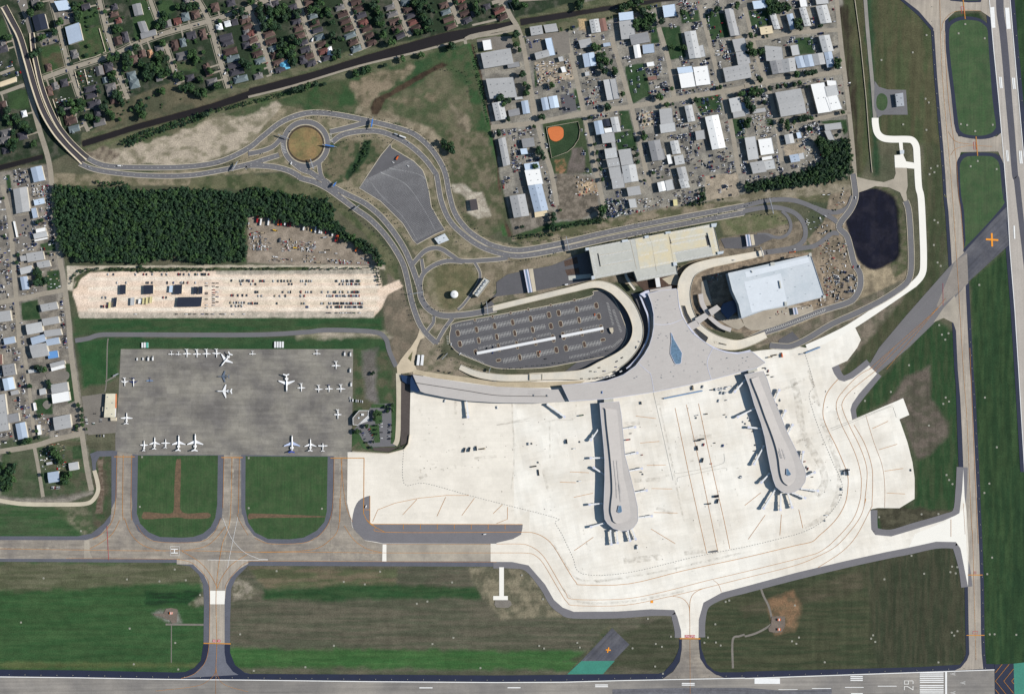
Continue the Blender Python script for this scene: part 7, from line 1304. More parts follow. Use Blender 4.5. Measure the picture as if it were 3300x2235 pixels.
# cars on the roads
for t_, x, y, a, k, c, l, h in (('a1',805,1512,-15,'car','silver','silver car on the road just after the flyover',0),('a1',1090,1503,0,'truck','white','white truck on the upper carriageway past the flyover',0),('a1',2040,665,60,'van','white','white van on the house lined street',0),('a1',1985,500,-70,'car','white','white car on the long house lined street',0),('b1',1400,1240,-20,'trailer','white','white semi trailer on the loop road right of the roundabout',0),('b1',1345,1218,-20,'truck','silver','truck hauling the trailer on the loop road',0),('b1',1455,1295,-30,'car','silver','car on the inner loop road right of the roundabout',0),('b1',390,1478,70,'van','white','white van entering the roundabout bottom left',0),
   ('b1',1352,1428,60,'truck','orange','orange truck in the striped rental lot',0),('b1',1312,1470,-30,'car','white','white car in the striped rental lot upper left',0),('b1',1447,1503,-30,'car','white','white car in the striped rental lot, right',0),('b1',585,360,70,'truck','white','white truck on the second regular street',0),('b1',650,560,-30,'van','white','white van at the canal end of the second regular street',0),('b1',930,497,0,'pickup','white','white pickup on the canal bank grass',0),('b1',210,650,70,'car','white','white car at the canal end of the first regular street',0),
   ('b2',795,720,0,'car','white','white car in the storage yard',0),('b2',1035,765,-30,'car','silver','silver car in the storage yard near its exit',0),('c2',640,1002,8,'truck','white','white truck beside the sunken ramp left of the cream garage',0),('f',1270,342,8,'car','white','white car on the cream ramp right of the terminal',6),('f',820,555,80,'car','white','white car on the cream ramp at the terminal head',7.7),('f',1750,258,10,'car','white','white car on the road above the building site',0),('f',1735,280,8,'flat','orange','orange flatbed beside the building site road',0),
   ('f',505,1000,-20,'car','white','white car on the departures ramp curve',7.8),('f',480,1045,70,'pickup','silver','silver pickup on the departures ramp curve',7.8),('f',365,1130,25,'car','black','black car on the lower part of the departures curve',7.8),('f',322,1160,25,'car','navy','dark car low on the departures curve',7.8),('f',180,1210,5,'car','black','black car on the departures ramp, leftmost of the upper lane',7.8),('f',315,1205,5,'car','blue','blue car in the middle lane of the departures ramp',7.8),('f',220,1238,5,'pickup','blue','blue pickup in the outer lane of the departures ramp',7.8),
   ('f',355,1240,25,'van','white','white van by the terminal kerb',7.8),('g',558,607,80,'car','white','white car at the left edge of the surface car park',0),('g',575,652,-50,'car','black','black car at the left edge of the surface car park',0),('g',650,705,50,'car','white','white car at the lower left of the surface car park',0),('g',928,648,80,'car','black','black car above the long white walkway',0),('g',990,635,80,'car','navy','navy car above the long white walkway',0),('g',990,692,80,'car','blue','blue car below the long white walkway',0),('g',2045,300,80,'car','orange','orange car by an island in the upper right of the surface car park',0),('g',1478,685,80,'tug','orange','orange machine on an island of the surface car park',0),
   ('g',1535,758,10,'car','black','black car at the lower edge of the surface car park',0),('g',432,880,-30,'car','black','black car on the dirt above the west wing, leftmost',0),('g',500,893,15,'car','tan','tan car on the dirt above the west wing, middle',0),('g',545,900,30,'car','black','black car on the dirt above the west wing, rightmost',0),('d2',650,340,-30,'car','white','white car on the loop road near the pond',0),('d2',892,193,85,'car','white','white car on the pond side road',0),('d2',645,472,50,'car','white','white car at the road fork near the pond',0),('d2',500,385,-60,'car','white','white car beside the small soil heap',0),
   ('d2',922,745,85,'van','silver','silver van at the barrier by the pond',0),('a3',1050,245,25,'bus','silver','silver bus on the path left of the old apron',0)): 
    p = W(t_, x, y, h); veh(p[0], p[1], math.radians(a), k, c, l, None, h)
for i, (x, c) in enumerate(((110,'black'),(150,'silver'),(215,'white'),(240,'white'),(262,'white'),(282,'white'),(298,'white'))): p = W('f', x if i < 2 else x, [1240,1243,1290,1288,1283,1278,1273][i], 7.6); veh(p[0], p[1], math.radians([2,2,8,8,10,12,14][i]), 'car', c, '%s car stopped along the departures kerb, %s from left' % (c, nth(i)), 'cars along the departures kerb', 7.8)
for i, (x, c) in enumerate(((38,'black'),(105,'black'),(130,'grey'),(145,'black'))): p = W('f', x, 1299, 7.6); veh(p[0], p[1], 0, 'car', c, '%s car low on the departures ramp, %s from left' % (c, nth(i)), 'cars along the departures kerb', 7.8)
# apron vehicles
AV = [('k',735,282,'van','black'),('k',775,278,'van','white'),('k',800,276,'van','white'),('k',825,274,'van','white'),('k',850,270,'van','white'),('k',880,265,'van','silver'),('k',900,262,'van','white'),('k',940,245,'truck','white'),('k',840,318,'van','silver'),('k',880,322,'van','silver'),('k',910,315,'van','white'),('k',815,415,'van','white'),('k',905,408,'pickup','white'),('k',620,245,'van','silver'),('k',500,258,'truck','tan'),
      ('k',535,595,'tug','white'),('k',560,588,'tug','white'),('k',540,622,'cart','black'),('k',662,575,'van','black'),('k',882,583,'cart','black'),('k',910,610,'tug','white'),('k',565,895,'truck','black'),('k',612,878,'truck','black'),('k',632,945,'van','red'),('k',552,985,'truck','black'),('k',617,1132,'truck','black'),('k',720,1175,'tug','orange'),('k',866,957,'van','blue'),('k',1080,1337,'van','white'),('k',763,925,'cart','black'),('k',785,1560,'truck','black'),
      ('k',1170,622,'tug','white'),('k',1190,655,'cart','silver'),('k',1108,670,'tug','white'),('k',1135,692,'cart','white'),('k',1225,785,'tug','black'),('k',1255,950,'cart','white'),('k',1245,1020,'cart','black'),('k',1410,58,'pickup','red'),('k',1385,25,'car','white'),('k',1355,20,'car','black'),('k',1405,105,'pickup','black'),('k',1465,125,'pickup','silver'),('k',1555,408,'pickup','white'),('k',1520,462,'pickup','white'),('k',1845,1150,'pickup','red'),('k',1875,1218,'pickup','white'),('k',1890,1238,'pickup','red'),('k',1945,1335,'cart','grey'),
      ('c3',1310,500,'van','black'),('c3',770,612,'truck','green'),('c3',290,870,'van','silver'),('c3',320,868,'cart','black'),('c3',636,848,'truck','black'),('c3',706,912,'van','white'),('c3',755,852,'tug','grey'),('c3',378,1038,'cart','navy'),('c3',335,1075,'flat','black'),('c3',380,1130,'flat','black'),('c3',755,1207,'van','white'),('c3',1193,832,'truck','red'),('c3',1320,970,'tug','red'),('c3',1218,776,'cart','white'),('c3',1312,1125,'cart','white'),('c3',1328,1145,'cart','white'),
      ('c3',1925,1412,'truck','black'),('c3',1995,1350,'truck','black'),('c3',2005,1388,'truck','black'),('c3',2218,1170,'van','silver'),('c4',1275,242,'truck','white'),('c4',1975,282,'trailer','grey'),('b3',1960,925,'truck','black'),('b3',2005,920,'truck','black'),('b3',2066,910,'truck','black'),('b3',2120,915,'flat','tan'),('b3',1783,480,'van','white'),('b3',1067,1437,'van','white'),('c3',8,540,'van','white'),('d3',818,985,'trailer','black'),('d3',838,1000,'trailer','white'),('d3',800,1005,'truck','silver'),
      ('d3',783,1138,'van','silver'),('d3',776,1183,'cart','black'),('d3',660,1348,'van','white'),('d3',648,1392,'tug','silver'),('d3',1340,985,'car','black'),('d3',205,75,'truck','tan'),('d3',300,58,'truck','orange'),('d3',458,50,'van','silver'),('d3',240,60,'flat','tan'),('b4',2143,127,'van','white')]
def near(x, y):
    if y > -70 and x < 300: return 'right under the west wing'
    return None
AVp = sorted([(W(t_, x, y, 1), k, c) for t_, x, y, k, c in AV], key=lambda q_: q_[0][0])
zones = [(-2000, 0, 'on the pale apron left of the middle pier'), (0, 215, 'on the pale apron around the middle pier'), (215, 420, 'on the pale apron between the two piers'), (420, 560, 'on the pale apron close to the right pier'), (560, 2000, 'on the pale apron right of the right pier')]
for a, b_, nm_ in zones:
    for i, (p, k, c) in enumerate([q_ for q_ in AVp if a <= q_[0][0] < b_]): veh(p[0], p[1], math.radians(random.choice((8, 98, 75, 10))), k, c, '%s %s %s, %s from the left' % (c, NMK[k][1], nm_, nth(i)), 'service vehicles on the new apron')
# storage yard trailers and containers
for i, (x, k, c, y) in enumerate(((85,'trailer','red',412),(115,'trailer','white',437),(185,'trailer','white',437),(238,'trailer','green',420),(275,'trailer','orange',437),(300,'trailer','red',440),(336,'trailer','white',438),(362,'trailer','red',446),(385,'trailer','red',450),(505,'trailer','white',482),(545,'van','tan',500),(573,'van','yellow',508),(612,'trailer','white',503),(648,'trailer','white',510),(665,'trailer','white',512),(702,'van','red',528),(735,'van','grey',532),(766,'trailer','white',533))):
    p = W('b2', x, y); veh(p[0], p[1], math.radians(82), k, c, '%s %s parked against the trees of the storage yard, %s from left' % (c, NMK[k][1], nth(i)), 'trailers along the trees')
for i, (x, y, k, c, a) in enumerate(sorted(((797,585,'trailer','red',75),(812,580,'trailer','orange',75),(985,675,'trailer','orange',65),(725,690,'flat','tan',0),(675,710,'flat','white',0),(245,512,'truck','yellow',-15),(640,802,'truck','tan',0),(700,575,'truck','silver',10),(135,535,'truck','tan',0),(290,600,'truck','grey',90),(430,670,'truck','yellow',0),(1030,685,'pickup','blue',60),(1065,705,'pickup','navy',60)))):
    p = W('b2', x, y); veh(p[0], p[1], math.radians(a), k, c, '%s %s in the open of the storage yard, %s from left' % (c, NMK[k][1], nth(i)), 'vehicles in the storage yard')
# ================================================================ YARD CLUTTER: far too many small things to count
foots = [(min(p[0] for p in f), max(p[0] for p in f), min(p[1] for p in f), max(p[1] for p in f), f) for f in FOOT]
stsegs = np.array([(*a, *b_, wd) for s, wd in STREETS for L_ in [smooth(P(s), 4)] for a, b_ in zip(L_, L_[1:])])
def free(x, y, pad=2.0):
    for a, b_, c, d, f in foots:
        if a-pad < x < b_+pad and c-pad < y < d+pad: return False
    dx = stsegs[:, 2]-stsegs[:, 0]; dy = stsegs[:, 3]-stsegs[:, 1]; t = np.clip(((x-stsegs[:, 0])*dx+(y-stsegs[:, 1])*dy)/(dx*dx+dy*dy+1e-9), 0, 1)
    return not np.any(np.hypot(x-stsegs[:, 0]-t*dx, y-stsegs[:, 1]-t*dy) < stsegs[:, 4]/2+1)
CL = {k: MB() for k in ('white','silver','black','grey','red','blue','tan','orange','green')}
def junk(poly, n, kind='car', ang=0, cols=None, seed=1, size=1.0):
    pl = P(poly); r = random.Random(seed); xs = [p[0] for p in pl]; ys = [p[1] for p in pl]; g = 0; tries = 0
    while g < n and tries < n*12:
        tries += 1; x, y = r.uniform(min(xs), max(xs)), r.uniform(min(ys), max(ys))
        if not inside((x, y), pl) or not free(x, y): continue
        c = r.choice(cols or ('white','white','white','silver','silver','grey','black','black','red','blue','tan')); a = math.radians(ang)+r.gauss(0, .04)+(PI/2 if (int(x/23)+int(y/31)) % 3 == 0 else 0)
        M = Matrix.Translation((x, y, .25)) @ Matrix.Rotation(a, 4, 'Z'); m = CL[c]
        if kind == 'car':
            m.box(-2.3, -.95, .2, 2.3, .95, .95, 0, M); m.box(-1.5, -.8, .95, .9, .8, 1.45, 1 if r.random() < .6 else 0, M)
            for kk in range(r.choice((0, 0, 1, 2, 3))):      # neighbours alongside, as in a parked row
                M2 = M @ Matrix.Translation((0, 2.9*(kk+1), 0))
                if not free(M2.translation.x, M2.translation.y): break
                q_ = CL[r.choice(('white','silver','black','grey','blue'))]; q_.box(-2.3, -.95, .2, 2.3, .95, .95, 0, M2); q_.box(-1.5, -.8, .95, .9, .8, 1.45, 1, M2); g += 1
        else: L, B, H = r.uniform(.8, 4.5)*size, r.uniform(.5, 2)*size, r.uniform(.4, 2.2); m.box(-L/2, -B/2, 0, L/2, B/2, H, 0, M)
        g += 1
for i, (s, n_, k, a) in enumerate((('c1 210,300 600,270 700,700 760,1000 370,1060', 120, 'car', 12), ('c1 340,560 680,540 700,720 370,780', 200, 'junk', 12), ('c1 650,250 1030,200 1130,640 1200,930 830,1000', 170, 'car', 12), ('c1 800,640 950,620 970,950 820,980', 90, 'junk', 12), ('c1 1050,60 1440,30 1600,880 1230,930', 150, 'car', 12), ('c1 1340,550 1560,540 1600,880 1400,880', 120, 'car', 12), ('c1 1440,40 1840,20 1890,260 1600,300', 60, 'car', 12), ('c1 1640,10 1830,10 1840,90 1640,100', 60, 'car', 12), ('c1 1700,200 1850,200 1990,620 2040,840 1640,880', 120, 'car', 12),
        ('c1 1870,40 2249,0 2249,780 2060,820', 130, 'car', 12), ('c1 1960,380 2140,350 2170,590 2000,600', 70, 'junk', 12), ('c1 -20,1180 370,1130 490,1574 0,1574', 130, 'car', 12), ('c1 120,1180 330,1150 420,1574 130,1574', 120, 'junk', 12), ('c1 380,1170 450,1160 500,1430 430,1440', 14, 'car', 0), ('c1 830,1040 1200,1000 1350,1574 910,1574', 90, 'car', 12), ('c1 770,1180 830,1170 860,1560 780,1560', 22, 'car', 0),
        ('c1 1250,990 1640,910 1760,1574 1370,1574', 150, 'car', 12), ('c1 1280,1010 1450,1000 1470,1130 1300,1170', 60, 'junk', 12), ('c1 1620,930 2050,850 2110,1574 1700,1574', 330, 'car', 12), ('c1 2060,850 2249,810 2249,1574 2120,1574', 90, 'car', 12), ('c2 30,-100 540,-20 540,330 130,410 40,160', 60, 'car', 12), ('c2 410,20 500,20 530,300 450,300', 26, 'car', 0), ('c2 700,0 960,0 970,200 720,200', 90, 'junk', 12), ('c2 990,250 1210,240 1220,370 1000,420', 190, 'car', 25),
        ('c2 960,-40 1400,-60 1420,330 1000,400', 70, 'car', 12), ('c2 1200,230 1500,200 1620,250 1640,290 1220,360', 70, 'junk', 12), ('c2 1420,-80 1880,-60 1880,260 1700,290 1430,100', 110, 'car', 12), ('c2 1690,170 1870,150 1870,270 1700,290', 60, 'junk', 20), ('c2 1890,-60 2180,-80 2200,200 1900,240', 60, 'car', 12), ('c1 1640,20 1830,20 1840,80', 25, 'junk', 0),
        ('d1 -20,320 780,250 790,600 0,650', 130, 'car', 8), ('d1 -20,680 850,620 850,900 0,980', 170, 'car', 8), ('d1 40,880 200,880 220,1100 90,1110', 110, 'junk', 12), ('d1 240,950 600,930 640,1060 400,1180 260,1140', 120, 'car', 12), ('d1 440,1030 600,1000 620,1150 480,1200', 60, 'car', 30), ('d1 0,1110 320,1080 330,1420 0,1470', 110, 'car', 12), ('d1 480,1180 640,1180 620,1340 470,1340', 60, 'junk', 12), ('d1 320,1320 480,1310 480,1360 330,1370', 14, 'car', 12), ('d1 30,0 780,-20 780,240 60,280', 130, 'car', 12),
        ('a2 -60,0 100,0 150,820 170,1150 -60,1180', 300, 'car', 5), ('a2 100,-20 480,-20 540,880 150,900', 280, 'car', 10), ('a2 290,60 470,60 500,560 300,560', 150, 'junk', 10), ('a2 180,900 540,880 560,1070 190,1110', 60, 'junk', 10), ('a2 520,1120 590,1110 640,1574 540,1574', 70, 'car', 10), ('a2 -60,1200 170,1160 230,1574 -60,1574', 120, 'car', 10), ('a3 -60,0 240,0 300,800 -60,900', 260, 'car', 8), ('a3 320,600 470,600 480,800 340,810', 60, 'junk', 8), ('a3 420,1200 560,1180 560,1280 430,1280', 14, 'car', 90), ('a3 360,880 580,850 600,1120 380,1130', 110, 'junk', 12), ('a3 490,740 740,700 740,780 500,810', 30, 'car', 8),
        ('b2 0,440 120,560 210,600 210,690 20,690 0,560', 160, 'junk', 0), ('b2 310,600 380,600 380,700 310,700', 50, 'junk', 0), ('b2 480,610 620,620 600,710 480,700', 140, 'junk', 0), ('b2 180,740 420,760 420,800 190,800', 60, 'junk', 0), ('b2 500,740 610,740 610,800 500,800', 40, 'junk', 0), ('b2 710,770 950,790 950,815 720,800', 70, 'junk', 0), ('b2 990,800 1090,800 1090,815 990,815', 16, 'junk', 0), ('b2 380,590 470,600 470,690 400,690', 30, 'junk', 0),
        ('d2 480,280 620,330 700,460 560,500 500,400', 40, 'junk', 0), ('d2 620,90 830,110 800,260 650,250', 30, 'junk', 0), ('d2 730,770 900,740 900,950 740,990', 90, 'car', 80), ('d2 600,550 800,500 830,600 850,720 640,900 620,800', 160, 'junk', 0), ('d2 640,830 740,830 800,1020 650,980', 100, 'junk', 0), ('d2 300,1080 620,1010 800,1010 500,1090 200,1160', 50, 'junk', 8), ('f 1000,480 1240,420 1220,450 1040,560', 30, 'junk', 0),
        ('a1 640,650 860,610 880,760 700,800', 70, 'junk', 15), ('a1 500,880 640,880 640,950 510,960', 50, 'junk', 15), ('a1 0,560 130,560 140,640 0,680', 20, 'car', 15), ('a1 0,650 200,650 180,700 0,740', 14, 'car', 15), ('a1 150,0 240,0 300,220 220,220', 16, 'car', 60), ('a1 520,90 650,80 690,180 540,220', 18, 'car', 70), ('a1 330,300 520,290 550,400 380,420', 22, 'car', 70), ('c2 1840,1190 1870,1190 1880,1300 1850,1300', 3, 'car', 0))):
    junk(s, int(n_*.62), k, a, seed=i+1, cols=('white','white','silver','tan','grey','black','grey','tan','silver','red') if k == 'junk' else (('white','green','white','silver','blue') if i == 23 else None))
# cars in the house driveways and at the kerbs
r = random.Random(5)
for s, wd in STREETS[1:15]:
    for (x, y) in resample(smooth(P(s), 4), 9):
        if r.random() < .42 and abs(x) < 1000 and abs(y) < 680:
            c = r.choice(('white','silver','black','grey','red','blue','tan')); sd_ = r.choice((-1, 1)); x2 = x+sd_*r.uniform(3.4, 8); M = Matrix.Translation((x2, y, .25)) @ Matrix.Rotation(math.radians(r.choice((16, 105))), 4, 'Z'); CL[c].box(-2.3, -.95, .2, 2.3, .95, .95, 0, M); CL[c].box(-1.5, -.8, .95, .9, .8, 1.45, 1, M)
for c, m in CL.items():
    o = m.build('yard_clutter', [CM[c], mWin]); tag(o, '%s vehicles and stored goods crowding the yards of the industrial streets' % c, 'yard clutter', None, 'stuff')
# ================================================================ TREES
mLeaf = [mat('leaf_dark', S(34,62,34), var=.25, sc=.3, fine=.3, k=1.5) if False else mat('leaf_%d' % i, c, var=.22, sc=.25, fine=.25, rough=.8) for i, c in enumerate((S(38,68,40), S(34,60,38), S(54,84,42), S(46,74,36)))]
mTrunk = mat('bark', S(90,76,62), fine=.15)
def crown_geo(m, r, cx, cy, cz, R, H, nlobe, nleaf, ls=1.0):
    lob = []
    for i in range(nlobe):
        a = r.uniform(0, 2*PI); d = R*.62*math.sqrt(r.random()); lob.append((cx+d*math.cos(a), cy+d*math.sin(a), cz+r.uniform(-.25, .35)*H, R*r.uniform(.32, .55)))
    for (lx, ly, lz, lr) in lob:
        for k in range(nleaf):
            u, v_ = r.uniform(-1, 1), r.uniform(0, 2*PI); s = math.sqrt(1-u*u); q_ = lr*r.uniform(.75, 1.12); c = Vector((lx+q_*s*math.cos(v_), ly+q_*s*math.sin(v_), lz+q_*u*.8))
            nrm = Vector((s*math.cos(v_)+r.gauss(0, .5), s*math.sin(v_)+r.gauss(0, .5), u+r.gauss(.25, .5))).normalized(); t1 = nrm.orthogonal().normalized(); t1.rotate(Matrix.Rotation(r.uniform(0, 6.3), 3, nrm)); t2 = nrm.cross(t1); e_ = ls*r.uniform(.7, 1.5)
            m.add([c-t1*e_-t2*e_*.6, c+t1*e_-t2*e_*.5, c+t1*e_*.8+t2*e_*.7, c-t1*e_*.7+t2*e_*.6], [(0,1,2,3)])
        # inner mass so the crown is opaque
        n0 = 6
        m.add([(lx+lr*.72*math.cos(2*PI*i/n0), ly+lr*.72*math.sin(2*PI*i/n0), lz) for i in range(n0)]+[(lx, ly, lz+lr*.62), (lx, ly, lz-lr*.6)], [(i, (i+1) % n0, n0) for i in range(n0)]+[((i+1) % n0, i, n0+1) for i in range(n0)])
PROT = []
for k in range(7):
    r = random.Random(100+k); m = MB(); crown_geo(m, r, 0, 0, 7, 5.2, 5, 10, 26, .8); me_ = bpy.data.meshes.new('crown'); me_.from_pydata([tuple(v) for v in m.V], [], m.F); me_.materials.append(mLeaf[k % 4]); me_.update()
    PROT.append(me_)
m = MB().cyl(0, 0, 0, 6.5, .38, 7, 0, .2)
for a in (0.3, 2.4, 4.5): M = Matrix.Translation((0, 0, 4)) @ Matrix.Rotation(a, 4, 'Z') @ Matrix.Rotation(.7, 4, 'Y'); m.box(-.13, -.13, 0, .13, .13, 4, 0, M)
trm = bpy.data.meshes.new('trunk'); trm.from_pydata([tuple(v) for v in m.V], [], m.F); trm.materials.append(mTrunk); trm.update()
TREES = []
def tree(x, y, R, rr=random):
    s = R/5.2; f = 1-7*s/ALT; t = empty('broadleaf_tree', x*f, y*f, 0, rr.uniform(0, 6.28)); t.scale = (s, s, s*rr.uniform(.85, 1.1)*(1 if R > 3 else 1.3))
    a = link('crown', rr.choice(PROT), t); b_ = link('trunk', trm, t); TREES.append(t); return t
TR_ = {'a1': '1110,540,110;1460,530,80;1330,620,60;1480,650,70;1450,230,60;1500,150,50;1630,670,65;1750,490,60;1020,690,55;1070,860,60;730,940,70;1060,270,50;340,470,50;300,500,40;120,1060,90;110,1310,70;210,1130,70;60,1000,40;1670,800,55;1740,790,50;1800,830,55;1850,840,40;1270,980,60;1470,825,35;800,1060,50;1000,1040,60;700,140,60;540,200,40;680,60,50;1640,60,55;1720,60,45;1770,40,45;2190,100,40;1330,700,55;560,1000,50;640,930,40;1820,700,45;1230,430,35;940,970,40;490,290,35;380,340,40;360,60,60;1000,520,40;1900,640,35;1780,540,35;2200,560,45;2249,600,40;1970,770,35;60,330,45;270,120,40;1290,1040,40;1110,930,30;1860,1040,35;1910,1000,20;1180,590,60;1400,650,60;1380,600,50;1280,580,45;120,1200,30;250,1180,50;600,940,30;300,1300,35;480,1000,20;2130,120,30;1470,390,35;880,1080,30;1080,1080,20;670,1000,40;900,830,25',
       'b1': '100,70,50;260,180,120;430,120,55;350,400,100;330,100,80;130,160,50;620,60,60;800,490,70;1150,60,50;1190,130,45;1200,220,45;1130,40,40;1600,60,90;1620,210,60;1380,200,22;760,320,38;450,370,40;400,570,50;1550,290,45;720,130,28;1300,380,40;2130,100,30;650,0,60;560,90,40;970,660,45;1085,625,45;1040,640,35;1240,590,22;1400,530,32;1570,495,32;1840,415,40;1800,430,25;420,820,35;480,800,35;540,780,35;610,755,30;690,760,20;200,220,50;300,480,60;380,480,60;270,90,50;150,240,40;720,90,30;760,200,28;1220,320,38;1170,180,35;1500,20,50;1580,150,50;1640,280,30;2060,60,50;2080,120,30;1880,30,25;60,430,30;20,20,30;190,90,40;600,200,25;970,110,20;1350,280,25;1770,1290,35;1830,1300,30;1850,1360,40;1800,1340,25;1760,1320,20;820,350,25',
       'c1': '1330,180,90;1290,230,60;1370,240,50;900,430,55;950,490,60;990,560,45;1060,640,50;940,600,35;170,310,40;180,410,30;205,450,25;230,670,35;260,830,45;290,790,30;410,1060,35;1010,965,38;1140,850,28;1380,70,25;1590,430,28;1700,430,28;1690,110,35;1540,945,28;120,915,45;70,940,30;1480,875,38;850,1065,25;890,1305,18;910,1380,22;920,1455,22;940,1530,22;1250,1345,26;1270,1405,24;1275,1465,26;1340,1240,32;1330,1200,20;2220,850,35;390,1380,40;380,1340,25;20,1205,30;190,30,50;250,50,35;1500,190,35;1290,30,60;1210,60,60;1140,70,50;2000,90,35;2180,50,35;250,760,25;680,265,16;585,265,18;340,1150,20;1340,1100,15;1590,800,22;1600,940,15;1810,910,30;420,1430,30;1040,160,12;770,40,60;2000,800,18;500,770,30;1950,130,25;1780,820,10;110,1080,25;1420,1560,20;350,1500,30;2030,790,22;30,880,40;980,650,35;1040,560,25;930,540,30;1320,100,40;1410,150,40;1420,190,30',
       'd1': '280,30,70;230,80,60;200,30,60;340,60,50;430,180,40;430,220,35;40,370,35;65,430,35;125,400,50;20,990,50;110,740,50;60,735,35;60,870,35;750,490,32;745,530,30;420,600,28;500,590,28;540,585,26;570,580,22;120,640,28;260,700,20;325,685,20;400,680,22;440,670,24;490,955,38;450,960,30;530,950,26;640,1180,50;670,1220,40;600,1130,35;20,800,35;160,820,20;20,430,20;610,210,22;50,280,22;90,290,15;180,290,15;400,980,22;290,975,25;340,985,25;800,1050,16;340,1030,26;520,1040,25;790,900,20;740,1090,18;205,715,20;500,700,12;30,850,30',
       'a2': '370,920,60;340,880,50;400,980,50;330,980,40;1270,835,16;340,440,25;380,420,20;150,800,20;160,730,20;40,560,16;30,220,14;440,720,14', 'a3': '40,1180,70;20,1080,60;90,1120,60;60,1240,60;90,1200,55;600,1180,50;590,1230,45;620,1150,40;370,190,35;330,180,28;400,200,30;440,330,45;710,515,22;740,560,22;735,610,22;740,655,22;745,700,22;230,845,35;270,840,30;350,810,18;270,350,25;500,940,40;530,990,35;470,920,30;560,1020,30;90,950,14;380,1150,18;330,750,18;360,620,22;785,735,12;690,710,18;690,740,15;130,1070,30',
       'b3': '1265,530,17;1260,572,17;1150,600,28;1150,640,26;1170,580,22;1070,710,22;985,758,28;1010,760,18;1130,852,14;1115,905,16;1130,225,18;1115,240,14;1310,560,22;1305,520,20;1075,858,10;1165,700,12;1165,740,12;1160,780,12;1300,700,10;1300,760,10;1300,820,10;1240,540,14;1190,600,16', 'd2': '730,290,8;690,460,10', 'c2': '230,480,20;510,370,30;515,410,28;515,460,28;510,500,28;580,330,16;960,320,40;950,360,35;990,300,25;1100,240,14;1860,180,22;1880,220,20;1850,240,20;1790,260,16;1500,30,12;960,50,20;1660,840,10;2050,230,12;1340,60,16'}
rt = random.Random(9); ALLT = []
ZN = {'a1':'in the neighbourhood left of the second street','b1':'among the regular house rows and the canal bank','c1':'in the centre of the industrial park','d1':'in the right part of the industrial park','a2':'in the left strip beside the forest','a3':'in the lower left strip by the old apron','b3':'around the six sided office','c2':'at the lower edge of the industrial park','d2':'by the road fork near the pond'}
for zn, s in TR_.items():
    lst = []
    for q_ in s.split(';'):
        x, y, r_ = map(float, q_.split(',')); R = r_*(.2134 if zn[0] != 'd' else .24); p = W(zn, x, y)
        if R <= 9: lst.append(tree(p[0], p[1], R*1.02, rt))
        else:
            for k in range(int(3+(R/9)**2*1.6)):
                a = rt.uniform(0, 6.28); d = (R-4.5)*math.sqrt(rt.random()); lst.append(tree(p[0]+d*math.cos(a), p[1]+d*math.sin(a), rt.uniform(4.5, 7), rt))
    ALLT.append((zn, lst))
big = set(id(t) for t in sorted(TREES, key=lambda t: -t.scale[0])[:300]); keep = []; rest = MB()
for zn, lst in ALLT:
    k_ = [t for t in lst if id(t) in big]
    for t in lst:
        if id(t) in big: continue
        s_ = t.scale[0]; Mx = Matrix.Translation(t.location) @ Matrix.Rotation(t.rotation_euler.z, 4, 'Z') @ Matrix.Diagonal((*t.scale, 1)); me_ = t.children[0].data; rest.add([Mx @ v.co for v in me_.vertices], [tuple(p.vertices) for p in me_.polygons], rt.randrange(4)); rest.cyl(t.location.x, t.location.y, 0, 6*t.scale[2], .3*s_, 6, 4)
        for c in list(t.children): bpy.data.objects.remove(c)
        bpy.data.objects.remove(t)
    lst = k_; lst.sort(key=lambda o: o.location.x)
    for i, t in enumerate(lst): tag(t, '%s green tree %s, %s from the left' % ('large' if t.scale[0] > 1.3 else 'small' if t.scale[0] < .6 else 'round', ZN[zn], nth(i)), 'tree', 'trees '+ZN[zn])
def bush(x, y, R):
    rest.add([Matrix.Translation((x, y, 0)) @ Matrix.Diagonal((R/5.2, R/5.2, R/5.2*.8, 1)) @ Matrix.Rotation(rt.uniform(0, 6), 4, 'Z') @ v.co for v in PROT[rt.randrange(7)].vertices], [tuple(p.vertices) for p in PROT[0].polygons], rt.randrange(4))
RES = P('D 180,0 1140,0 1150,40 760,115 230,290 120,200'); n_ = 0
while n_ < 190:
    x, y = rt.uniform(-860, -20), rt.uniform(430, 670)
    if inside((x, y), RES) and free(x, y, .5): bush(x, y, rt.uniform(1.5, 4.2)); n_ += 1
tag(rest.build('small_trees', mLeaf+[mTrunk]), 'smaller green trees and bushes filling yards, gardens and street edges', 'trees', None, 'stuff')
